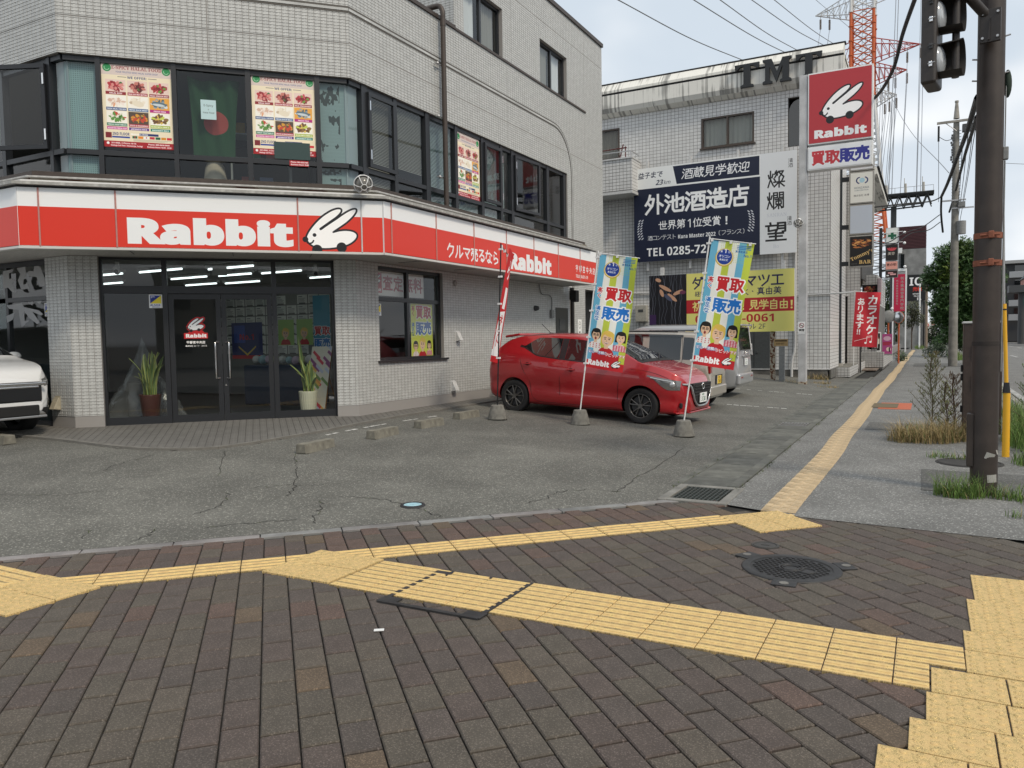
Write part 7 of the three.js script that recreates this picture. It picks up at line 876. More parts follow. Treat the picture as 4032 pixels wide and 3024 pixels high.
  // a patch of the flank between two curves, standing off a little; side = 1 towards +z
  patch(name, x0, x1, yl, yu, m, off = 0.004, sides = [1, -1], nx = 22, ny = 10) { const out = []; for (const k of sides) { const pos = [], idx = []; for (let i = 0; i <= nx; i++) for (let j = 0; j <= ny; j++) { const x = lerp(x0, x1, i / nx), y = lerp(yl(x), yu(x), j / ny); pos.push(x, y, k * (this.w(x, y) + off)); } for (let i = 0; i < nx; i++) for (let j = 0; j < ny; j++) { const a = i * (ny + 1) + j, b = a + 1, c = a + ny + 1, d = c + 1; k > 0 ? idx.push(a, c, b, b, c, d) : idx.push(a, b, c, b, d, c); } const g = new THREE.BufferGeometry(); g.setAttribute('position', new THREE.Float32BufferAttribute(pos, 3)); g.setIndex(idx); g.computeVertexNormals(); out.push(mesh(name, g, m, this.o)); } return out; }
  // a patch of the upper skin across the car: q runs over edge..1 (1 = middle)
  cross(name, x0, x1, qa, m, off = 0.004, nx = 14, inset = 0) { const pos = [], idx = [], nz = 26; for (let i = 0; i <= nx; i++) { const x = lerp(x0, x1, i / nx), b = Math.min(this._belt(x), this._top(x) - 0.01), t = this._top(x), q0 = qa(x), wMax = this.w(x, lerp(b, t, q0)) - inset; for (let j = 0; j <= nz; j++) { const z = lerp(-wMax, wMax, j / nz); let lo = q0, hi = 1; for (let s = 0; s < 22; s++) { const mid = (lo + hi) / 2; this.w(x, lerp(b, t, mid)) > Math.abs(z) ? lo = mid : hi = mid; } pos.push(x, lerp(b, t, lo) + off, z); } } for (let i = 0; i < nx; i++) for (let j = 0; j < nz; j++) { const a = i * (nz + 1) + j, b = a + 1, c = a + nz + 1, d = c + 1; idx.push(a, b, c, b, d, c); } const g = new THREE.BufferGeometry(); g.setAttribute('position', new THREE.Float32BufferAttribute(pos, 3)); g.setIndex(idx); g.computeVertexNormals(); return mesh(name, g, m, this.o); }
  seam(pts, sides = [1, -1]) { for (const k of sides) { const q = pts.map(([x, y]) => V(x, y, k * (this.w(x, y) + 0.0005))); mb().tube(q, 0.0035, 30, 4).build('door_seam', darkIn, this.o); } }
  handle(x, y, m = this.P, sides = [1, -1]) { for (const k of sides) { mb().sph(x, y, k * (this.w(x, y) - 0.012), 0.055, 1.3, 0.75, 0.32).build('handle_recess', darkIn, this.o); mb().rbox(x - 0.01, y + 0.005, k * (this.w(x, y) + 0.022), 0.17, 0.028, 0.022, 0.009, 0, 0, 0.04).build('handle', m, this.o); } }
  mirror(x, y, m = this.P) { for (const k of [1, -1]) { const z = this.w(x, y); const o = mb().sph(x, y + 0.06, k * (z + 0.11), 0.085, 0.7, 0.85, 1.25).box(x, y + 0.01, k * (z + 0.03), 0.05, 0.03, 0.12).build('mirror', m, this.o); mb().box(x - 0.058, y + 0.06, k * (z + 0.11), 0.006, 0.1, 0.16).build('mirror_glass', M.tint, o); } }
  plate(x, y, ry, txt, bg = '#eceeee', fg = '#1d5c3a', rz = 0) { const p = sheet('number_plate', 0.33, 0.165, 0.01, canvas(132, 66, (g) => { g.fillStyle = bg; g.fillRect(0, 0, 132, 66); g.fillStyle = fg; g.font = '14px sans-serif'; put(g, '宇都宮', 32, 6, 15, { w: 10, fill: fg }); g.font = 'bold 42px sans-serif'; g.fillText(txt, 26, 58); }), this.o, plateM); p.position.set(x, y, 0); p.rotation.set(0, ry, rz, 'YXZ'); return p; }
}
const redP = phys([0.40, 0.010, 0.016], 0.32, { clearcoat: 1, clearcoatRoughness: 0.02, metalness: 0.15 });
{
  const c = new Car('red_hatchback', 'glossy red five door hatchback parked behind the banners', 'car', {
    len: [-1.985, 2.06], axles: [-1.285, 1.285], rw: 0.305, arch: 0.345, rimMat: mat([0.15, 0.145, 0.14], 0.32, { metalness: 0.8 }), lean: 0.25,
    top: '-1.985 .62;-1.95 .90;-1.85 1.06;-1.6 1.30;-1.35 1.435;-1.0 1.487;-.5 1.51;-.1 1.505;.25 1.465;.6 1.355;.95 1.20;1.22 1.065;1.5 1.0;1.75 .92;1.92 .82;2.0 .72;2.05 .56;2.06 .44',
    bot: '-1.985 .48;-1.93 .36;-1.75 .26;-1.3 .20;-.9 .185;.9 .185;1.6 .19;1.95 .2;2.06 .26', belt: '-1.985 .56;-1.93 .84;-1.75 1.02;-1.45 1.10;-1.0 1.085;-.4 1.03;.3 .985;.9 .945;1.3 .915;1.7 .81;1.95 .68;2.06 .40',
    hw: '-1.985 .60;-1.9 .735;-1.7 .80;-1.2 .838;-.5 .845;.6 .845;1.25 .838;1.6 .79;1.85 .70;1.98 .59;2.06 .46', low: '0 .915;.1 .955;.24 .968;.36 .96;.55 .99;.72 1.0;.86 .998;1 .968' }, redP, [-5.53, 0, -13.55], -0.09, -0.042);
  c.o.position.y = lotY(-5.53, -13.4) + 0.005; c.o.position.y = 0.168;
  const yb = (x) => c._belt(x) + 0.03, yr = (x) => lerp(c._belt(x), c._top(x), 0.80);
  const lim = (a, f, g) => (x) => f(x);
  c.patch('door_glass', -1.20, -0.34, (x) => yb(x) + sst(-0.75, -1.2, x) * 0.13, (x) => Math.max(yb(x) + 0.14 * sst(-0.75, -1.2, x) + 0.004, yr(x) - sst(-0.8, -1.2, x) * 0.17), M.tint); c.patch('door_glass', -0.20, 0.86, yb, (x) => Math.max(yb(x) + 0.01, Math.min(yr(x), 1.40 - (x - 0.30) * 0.60)), M.tint); c.patch('pillar', -0.335, -0.205, yb, yr, M.black);
  c.patch('window_trim', -1.21, 0.9, (x) => yb(x) - 0.022 + sst(-0.75, -1.2, x) * 0.13, (x) => yb(x) + sst(-0.75, -1.2, x) * 0.13 - 0.002, M.black);
  c.cross('windscreen', 0.40, 1.16, (x) => 0.72, M.tint, 0.005, 14, 0.045); c.cross('rear_glass', -1.80, -1.46, (x) => 0.55, M.tint, 0.006, 10, 0.06); c.cross('cowl', 1.16, 1.27, (x) => 0.7, M.blackMatt, 0.004, 4, 0.03);
  c.seam([[-0.30, 1.02], [-0.29, 0.7], [-0.29, 0.4], [-0.29, 0.22]]); c.seam([[0.93, 0.93], [0.88, 0.7], [0.86, 0.4], [0.84, 0.21]]); c.seam([[-1.17, 1.18], [-1.14, 0.98], [-1.06, 0.78], [-0.93, 0.60], [-0.90, 0.40], [-0.82, 0.27], [-0.3, 0.24], [0.85, 0.235]]); c.seam([[1.1, 0.92], [1.4, 0.90], [1.7, 0.81], [1.9, 0.69]]);
  c.handle(-0.98, 0.925); c.handle(-0.06, 0.855); c.mirror(0.74, 0.99);
  c.patch('headlamp', 1.40, 1.93, (x) => lerp(0.82, 0.60, sst(1.4, 1.78, x)), (x) => lerp(0.84, 0.755, (x - 1.4) / 0.53), phys([0.16, 0.165, 0.165], 0.06, { metalness: 0.3, clearcoat: 1 }), 0.006); for (const k of [1, -1]) { mb().sph(1.80, 0.69, k * (c.w(1.8, 0.69) - 0.015), 0.06, 1, 1, 0.6).build('lamp_lens', lampM, c.o); mb().tube([V(1.46, 0.80, k * (c.w(1.46, 0.80) + 0.005)), V(1.65, 0.765, k * (c.w(1.65, 0.765) + 0.006)), V(1.84, 0.735, k * (c.w(1.84, 0.735) + 0.006))], 0.012, 16, 6).build('lamp_strip', lampM, c.o); }
  // grille shield with its silver wing, fog lamp corners, lip
  const gz = (pts, d, m, n, x0) => { const q = extr(pts, d, 0.008).rotateY(Math.PI / 2).translate(x0, 0, 0); return mesh(n, metric(prep(q)), m, c.o); };
  gz([[-0.44, 0.70], [0.44, 0.70], [0.42, 0.52], [0.33, 0.38], [0.22, 0.315], [-0.22, 0.315], [-0.33, 0.38], [-0.42, 0.52]], 0.06, M.blackMatt, 'grille', 2.015); const wing = mb(); for (const k of [1, -1]) wing.tube([V(1.94, 0.70, k * 0.60), V(2.04, 0.675, k * 0.47), V(2.075, 0.55, k * 0.425), V(2.08, 0.42, k * 0.345), V(2.085, 0.335, k * 0.22), V(2.085, 0.315, 0)], 0.02, 40, 7); wing.build('grille_wing', silverM, c.o); for (const y of [0.66, 0.61, 0.56, 0.51]) mb().box(2.09, y, 0, 0.012, 0.014, 0.76).build('grille_bar', M.black, c.o);
  mb().add(new THREE.TorusGeometry(0.055, 0.008, 6, 20).rotateY(Math.PI / 2).translate(2.095, 0.655, 0)).build('badge', M.chrome, c.o); c.plate(2.105, 0.46, Math.PI / 2, '3 38');
  for (const k of [1, -1]) mb().rbox(1.93, 0.345, k * 0.60, 0.05, 0.09, 0.18, 0.02, k * 0.5).build('fog_recess', M.blackMatt, c.o); mb().rbox(2.02, 0.225, 0, 0.10, 0.03, 1.0, 0.012).rbox(1.86, 0.22, 0.6, 0.3, 0.03, 0.16, 0.012, -0.75).rbox(1.86, 0.22, -0.6, 0.3, 0.03, 0.16, 0.012, 0.75).build('front_lip', redP, c.o);
  c.patch('tail_lamp', -1.92, -1.62, (x) => 0.86 + (x + 1.92) * 0.42, (x) => 0.97 + (x + 1.92) * 0.14, redLamp, 0.006); mb().rbox(-1.52, 1.435, 0, 0.34, 0.045, 1.08, 0.018, 0, 0, 0.16).build('roof_spoiler', redP, c.o); mb().bar(V(-0.95, 1.49, 0.05), V(-1.16, 1.66, 0.05), 0.006).sph(-0.94, 1.49, 0.05, 0.03, 1.6, 0.5, 1).build('aerial', M.black, c.o); mb().bar(V(1.2, 1.085, 0.55), V(1.0, 1.185, -0.05), 0.01).bar(V(1.22, 1.08, -0.1), V(1.02, 1.18, -0.6), 0.01).build('wiper', M.black, c.o);
}
const boxy = (h, L, r = 0.10) => ({});
{ // beige tall wagon, tail towards the street (nose at -x): built nose forward and turned round
  const bp = phys([0.42, 0.385, 0.33], 0.4, { clearcoat: 1, clearcoatRoughness: 0.04, metalness: 0.3 });
  const c = new Car('beige_wagon', 'beige tall wagon parked between the red hatchback and the silver van', 'car', { len: [-1.70, 1.70], axles: [-1.24, 1.24], rw: 0.28, arch: 0.315, lean: 0.13, edge: 0.88,
    top: '-1.70 .70;-1.67 1.05;-1.58 1.42;-1.42 1.575;-1.1 1.60;0 1.61;.5 1.60;.85 1.42;1.15 1.05;1.45 .97;1.62 .86;1.70 .55', bot: '-1.70 .40;-1.62 .24;-1.3 .2;1.3 .2;1.6 .22;1.70 .3', belt: '-1.70 .6;-1.6 .98;-1.0 .99;.6 .97;1.1 .93;1.5 .84;1.70 .48', hw: '-1.70 .62;-1.62 .70;-1.4 .725;0 .735;1.2 .72;1.5 .66;1.70 .5' }, bp, [-5.5, 0.135, -16.03], Math.PI, 0.03);
  const yr = (x) => lerp(c._belt(x), c._top(x), 0.80), yb = (x) => c._belt(x) + 0.03; c.patch('door_glass', -1.08, -0.42, yb, yr, M.tint); c.patch('quarter_glass', -1.40, -1.13, (x) => yb(x) + 0.01, (x) => yr(x) - 0.05 * sst(-1.3, -1.42, x), M.tint); c.patch('door_glass', -0.28, 0.62, yb, (x) => Math.min(yr(x), 1.55 - Math.max(0, x - 0.2) * 1.1), M.tint); c.patch('visor', -1.12, 0.35, (x) => yr(x), (x) => yr(x) + 0.045, M.tint, 0.02); c.cross('windscreen', 0.62, 1.10, () => 0.7, M.tint, 0.005, 10, 0.04);
  c.seam([[-0.35, 0.99], [-0.35, 0.25]]); c.seam([[-1.1, 1.52], [-1.12, 1.0], [-1.0, 0.62], [-0.85, 0.35]]); c.seam([[0.8, 0.95], [0.78, 0.25]]); c.handle(-0.88, 0.86, M.chrome); c.handle(0.02, 0.86, M.chrome); c.mirror(0.75, 0.98);
  mb().rbox(-1.69, 0.62, 0, 0.03, 0.2, 0.62, 0.015).build('plate_recess', darkIn, c.o); c.plate(-1.712, 0.62, -Math.PI / 2, '1 64', '#e6bf1f', '#161616'); for (const k of [1, -1]) mb().rbox(-1.665, 0.92, k * 0.60, 0.06, 0.32, 0.14, 0.02).build('tail_lamp', redLamp, c.o); mb().rbox(-1.69, 0.40, 0, 0.07, 0.2, 1.3, 0.03).build('rear_bumper', bp, c.o); mb().rbox(-1.655, 1.22, 0, 0.03, 0.34, 1.06, 0.02, 0, 0, -0.22).build('rear_glass', M.tint, c.o); mb().rbox(0, 1.585, 0.60, 2.0, 0.03, 0.02, 0.008).rbox(0, 1.585, -0.60, 2.0, 0.03, 0.02, 0.008).build('roof_strip', M.black, c.o);
}
{
  const sp = phys([0.52, 0.53, 0.545], 0.35, { clearcoat: 1, clearcoatRoughness: 0.04, metalness: 0.55 });
  const c = new Car('silver_van', 'silver compact van with its tail towards the street, in front of the yellow signboard', 'van', { len: [-1.85, 1.85], axles: [-1.22, 1.27], rw: 0.30, arch: 0.335, lean: 0.13, edge: 0.88,
    top: '-1.85 .80;-1.82 1.2;-1.74 1.6;-1.62 1.715;-1.2 1.735;.3 1.735;.7 1.66;1.1 1.28;1.3 1.08;1.65 .97;1.8 .78;1.85 .5', bot: '-1.85 .36;-1.78 .24;-1.4 .2;1.4 .2;1.75 .22;1.85 .3', belt: '-1.85 .7;-1.78 1.04;-1.2 1.06;.6 1.03;1.2 .98;1.65 .84;1.85 .46', hw: '-1.85 .74;-1.78 .79;-1.5 .83;0 .835;1.3 .82;1.65 .74;1.85 .56' }, sp, [-5.72, 0.165, -19.05], Math.PI, 0.012);
  const yr = (x) => lerp(c._belt(x), c._top(x), 0.80), yb = (x) => c._belt(x) + 0.03; c.patch('side_glass', -1.66, 0.75, yb, (x) => Math.min(yr(x), 1.66 - Math.max(0, x - 0.3) * 1.0), M.tint); c.cross('windscreen', 0.80, 1.24, () => 0.7, M.tint, 0.005, 10, 0.04); c.seam([[-0.25, 1.03], [-0.25, 0.25]]); c.seam([[0.75, 1.02], [0.72, 0.25]]); c.patch('slide_rail', -1.5, -0.3, () => 0.93, () => 0.955, M.black, 0.004, [1, -1], 10, 2); c.handle(-0.4, 0.9, sp); c.mirror(0.85, 1.02);
  mb().rbox(-1.80, 1.375, 0, 0.04, 0.56, 1.28, 0.03, 0, 0, -0.14).build('rear_glass', M.tint, c.o); mb().rbox(-1.78, 1.70, 0, 0.2, 0.04, 1.30, 0.015).build('rear_spoiler', sp, c.o); for (const k of [1, -1]) { mb().rbox(-1.80, 1.38, k * 0.71, 0.05, 0.6, 0.06, 0.02, 0, 0, -0.12).build('pillar_lamp', phys([0.55, 0.55, 0.56], 0.1, { clearcoat: 1 }), c.o); mb().add(extr([[0, 0], [0.42, 0.17], [0.34, 0.30], [0.02, 0.26]], 0.05, 0.01).translate(-1.86, 0.98, k > 0 ? 0.765 : -0.815)).build('tail_lamp', phys([0.45, 0.46, 0.47], 0.08, { clearcoat: 1 }), c.o); mb().add(extr([[0, 0], [0.50, 0.22], [0.44, 0.34], [0.30, 0.20], [0, -0.03]], 0.03, 0.004).translate(-1.84, 0.95, k > 0 ? 0.79 : -0.82)).build('lamp_trim', M.black, c.o); }
  mb().rbox(-1.84, 0.43, 0, 0.12, 0.26, 1.56, 0.05).build('rear_bumper', sp, c.o); for (const k of [1, -1]) mb().rbox(-1.895, 0.47, k * 0.55, 0.02, 0.04, 0.2, 0.008).build('reflector', redLamp, c.o); c.plate(-1.872, 0.83, -Math.PI / 2, '6 21'); mb().rbox(-1.87, 0.96, 0, 0.03, 0.05, 0.7, 0.012).build('garnish', M.chrome, c.o); mb().add(new THREE.TorusGeometry(0.05, 0.009, 6, 20).scale(1, 0.7, 1).rotateY(Math.PI / 2).translate(-1.87, 1.05, 0)).build('badge', M.chrome, c.o); mb().bar(V(-1.835, 1.14, 0.05), V(-1.84, 1.17, -0.42), 0.01).build('wiper', M.black, c.o);
}
{
  const wp = phys([0.72, 0.73, 0.735], 0.3, { clearcoat: 1, clearcoatRoughness: 0.03 });
  const c = new Car('white_car', 'white car at the left edge with its dark headlamp and black lower bumper showing', 'car', { len: [-2.3, 2.3], axles: [-1.33, 1.33], rw: 0.34, arch: 0.39, tw: 0.23, lean: 0.22,
    top: '-2.3 .8;-2.2 1.1;-1.9 1.45;-1.3 1.65;0 1.68;.5 1.6;.95 1.3;1.3 1.12;1.8 1.03;2.1 .94;2.22 .82;2.28 .62;2.3 .5', bot: '-2.3 .45;-2.1 .28;-1.2 .24;1.5 .24;2.0 .26;2.2 .3;2.3 .36', belt: '-2.3 .7;-2.1 1.0;-1 1.06;.6 1.03;1.3 .98;1.8 .92;2.1 .82;2.3 .46', hw: '-2.3 .7;-2.1 .86;-1.5 .92;0 .925;1.4 .92;1.8 .87;2.08 .76;2.22 .66;2.3 .54' }, wp, [-13.35, 0.335, -5.95], 0, 0);
  const yr = (x) => lerp(c._belt(x), c._top(x), 0.8), yb = (x) => c._belt(x) + 0.03; c.patch('side_glass', -1.7, 0.95, yb, (x) => Math.max(yb(x) + 0.01, Math.min(yr(x), 1.56 - Math.max(0, x - 0.3) * 0.7)), M.tint); c.cross('windscreen', 0.6, 1.22, () => 0.7, M.tint, 0.005, 10, 0.04);
  c.patch('headlamp', 1.72, 2.20, (x) => lerp(0.80, 0.70, (x - 1.72) / 0.48), (x) => lerp(0.92, 0.80, (x - 1.72) / 0.48), phys([0.02, 0.022, 0.024], 0.05, { clearcoat: 1 }), 0.008); c.patch('lamp_strip', 1.95, 2.2, (x) => 0.785 - (x - 1.95) * 0.1, (x) => 0.80 - (x - 1.95) * 0.1, lampM, 0.014); c.patch('cladding', 1.70, 2.29, (x) => c._bot(x) + 0.005, (x) => 0.40, M.blackMatt, 0.012); c.patch('fog_lamp', 1.95, 2.2, (x) => 0.42, (x) => 0.52, M.black, 0.01); c.patch('fog_strip', 1.97, 2.19, (x) => 0.455, (x) => 0.475, lampM, 0.014); c.patch('fog_trim', 1.93, 2.22, (x) => 0.39, (x) => 0.415, M.chrome, 0.018);
  mb().rbox(2.27, 0.63, 0, 0.09, 0.28, 1.1, 0.03).build('grille', M.black, c.o); mb().rbox(2.31, 0.74, 0, 0.04, 0.05, 1.2, 0.015).rbox(2.31, 0.70, 0, 0.035, 0.03, 1.0, 0.012).build('grille_bar', M.chrome, c.o); mb().rbox(2.27, 0.37, 0, 0.1, 0.15, 1.0, 0.02).build('lower_grille', M.blackMatt, c.o); mb().rbox(2.27, 0.28, 0, 0.10, 0.035, 1.2, 0.012).build('skid_strip', silverM, c.o); c.mirror(0.9, 1.06); c.handle(-0.1, 0.9); c.seam([[0.95, 1.0], [0.9, 0.35]]);
}
{ // small folding bicycle against the wall behind the red car
  const b = thing('bicycle', 'small wheeled bicycle with a tall chrome stem behind the red car tail', 'bicycle', [-8.2, lotY(-8.2, -14.7) + 0.012, -15.2], Math.PI / 2 + 0.2);
  const fr = mat([0.5, 0.5, 0.5], 0.3, { metalness: 0.7 }), wh = (x, n) => { const o = mesh('wheel', new THREE.TorusGeometry(0.225, 0.024, 8, 36).translate(0, 0.25, 0), tyreM, b); o.position.x = x; mb().add(new THREE.TorusGeometry(0.20, 0.01, 6, 36).translate(0, 0.25, 0)).cyl(0, 0.25, 0, 0.025, 0.025, 0.09, 10, Math.PI / 2).build('rim', M.chrome, o); const s = mb(); for (let i = 0; i < 18; i++) { const a = i / 18 * 6.283; s.bar(V(0, 0.25, (i & 1) * 0.03 - 0.015), V(Math.cos(a) * 0.2, 0.25 + Math.sin(a) * 0.2, 0), 0.0015, 4); } s.build('spokes', M.chrome, o); const f = []; for (let i = 0; i <= 8; i++) { const a = lerp(0.2, 2.6, i / 8); f.push(V(Math.cos(a) * 0.26, 0.25 + Math.sin(a) * 0.26, 0)); } mb().tube(f, 0.016, 16, 5).build('mudguard', M.chrome, o); };
  wh(-0.5); wh(0.5); mb().bar(V(0.5, 0.25, 0), V(0.36, 0.62, 0), 0.018).bar(V(0.36, 0.55, 0), V(-0.12, 0.32, 0), 0.022).bar(V(-0.12, 0.3, 0), V(-0.22, 0.72, 0), 0.018).bar(V(-0.12, 0.3, 0), V(-0.5, 0.25, 0), 0.014).bar(V(-0.2, 0.6, 0), V(-0.5, 0.25, 0), 0.012).build('frame', fr, b); mb().bar(V(0.36, 0.6, 0), V(0.28, 1.05, 0), 0.018).bar(V(0.28, 1.06, -0.26), V(0.28, 1.06, 0.26), 0.012).build('stem', M.chrome, b); for (const k of [-1, 1]) mb().cyl(0.26, 1.06, k * 0.25, 0.018, 0.018, 0.11, 10, Math.PI / 2).bar(V(0.3, 1.05, k * 0.2), V(0.36, 1.0, k * 0.28), 0.006).build('grip', M.black, b); mb().sph(-0.23, 0.78, 0, 0.1, 1.4, 0.4, 0.8).build('saddle', M.black, b); mb().sph(0.42, 0.62, 0, 0.05).build('lamp', M.chrome, b); mb().tube([V(0.3, 1.05, 0.1), V(0.45, 0.95, 0.08), V(0.46, 0.7, 0.03), V(0.4, 0.5, 0)], 0.004, 20, 4).build('cable', M.wire, b);
}
// ---------- banner stands ----------
function flag(w, h, wave, tex, parent, seedv, name = 'banner') { const nx = 16, ny = 40, g = new THREE.PlaneGeometry(w, h, nx, ny), p = g.attributes.position; for (let i = 0; i < p.count; i++) { const x = p.getX(i) + w / 2, y = p.getY(i); p.setXYZ(i, x, y, wave * (x / w) * (Math.sin(x * 7 + y * 2.2 + seedv) + 0.5 * Math.sin(y * 4.3 + seedv * 2 + x * 3)) - 0.02 * x); } g.computeVertexNormals(); return mesh(name, g, cmat(tex, 0.75, { side: THREE.DoubleSide }), parent); }
function bannerStand(label, x, z, y, base, pole, tex, fw, fh, lean, turn, poleMat = M.whitePlain, tieN = 5, grp = 'banner stands in the car park') {
  const o = thing('banner_stand', label, 'banner', [x, y, z], 0, grp);
  mb().add(new THREE.LatheGeometry([[0.001, 0], [0.163, 0], [0.168, 0.02], [0.108, 0.235], [0.098, 0.25], [0.001, 0.25]].map((v) => new THREE.Vector2(...v)), 28)).build('base', base, o);
  const b = V(0, 0.2, 0), t = V(lean[0] * pole, pole, lean[1] * pole), at = (h) => b.clone().lerp(t, (h - 0.2) / (pole - 0.2)); mb().bar(b, t, 0.012, 8).bar(at(0.9), at(0.96), 0.015, 8).build('pole', poleMat, o);
  const arm = new THREE.Object3D(); const F = flag(fw, fh, 0.035, tex, o, x); const up = t.clone().sub(b).normalize(), xa = V(Math.cos(turn), -0.19 * Math.cos(turn * 0), -Math.sin(turn)).normalize(), za = xa.clone().cross(up).normalize(), top = at(pole - 0.05);
  F.applyMatrix4(new THREE.Matrix4().makeBasis(xa, up, za).setPosition(top.clone().addScaledVector(xa, 0.015).addScaledVector(up, -fh / 2))); mb().bar(at(pole - 0.03), at(pole - 0.03).addScaledVector(xa, fw + 0.06), 0.008, 6).build('cross_bar', poleMat, o);
  for (let i = 0; i < tieN; i++) { const q = at(pole - 0.1 - i * (fh - 0.12) / (tieN - 1)); mb().box(q.x, q.y, q.z, 0.07, 0.03, 0.034).build('tie', M.whitePlain, o); } for (let i = 0; i < 3; i++) { const q = at(pole - 0.045).addScaledVector(xa, 0.04 + i * (fw - 0.06) / 2); mb().box(q.x, q.y, q.z, 0.035, 0.05, 0.03).build('loop', M.whitePlain, o); } return o;
}
{
  const bs = conc([0.27, 0.262, 0.235], 0.35); bannerStand('tall leaning multicoloured banner in front of the red car door, the middle stand of three', -5.11, -11.9, 0.146, bs, 2.86, buyTex, 0.66, 1.85, [0.125, 0.0], 0.0); bannerStand('tall leaning multicoloured banner over the red car bonnet, nearest the street', -3.295, -11.7, 0.055, bs, 3.02, buyTex, 0.62, 1.87, [0.135, 0.0], 0.05);
  const rt = canvas(220, 900, (g, w, h) => { g.fillStyle = '#cf1f26'; g.fillRect(0, 0, w, h); put(g, 'カー', 150, 60, 52, { w: 12, fill: '#fff', vert: true }); put(g, '！と言えば'.replace('！', '').replace('言え', 'イエ').replace('ば', 'ト').slice(0, 4), 158, 220, 34, { w: 11, fill: '#fff', vert: true }); put(g, 'グ', 46, 130, 104, { w: 19, fill: '#fff' }); g.fillStyle = '#fff'; g.fillRect(66, 300, 56, 170); g.beginPath(); g.moveTo(50, 500); g.lineTo(150, 480); g.lineTo(190, 800); g.lineTo(24, 800); g.fill(); put(g, 'ネット', 60, 520, 80, { w: 14, fill: '#cf1f26', vert: true, gap: 0.08 }); put(g, '中古', 6, 640, 30, { w: 11, fill: '#fff', vert: true }); g.fillStyle = '#fff'; g.fillRect(0, 800, 170, 50); });
  bannerStand('red and white banner on a dark pole seen edge on beside the red car tail', -6.47, -11.5, 0.228, bs, 2.98, rt, 0.56, 1.95, [0.04, -0.005], 1.86, M.black);
}
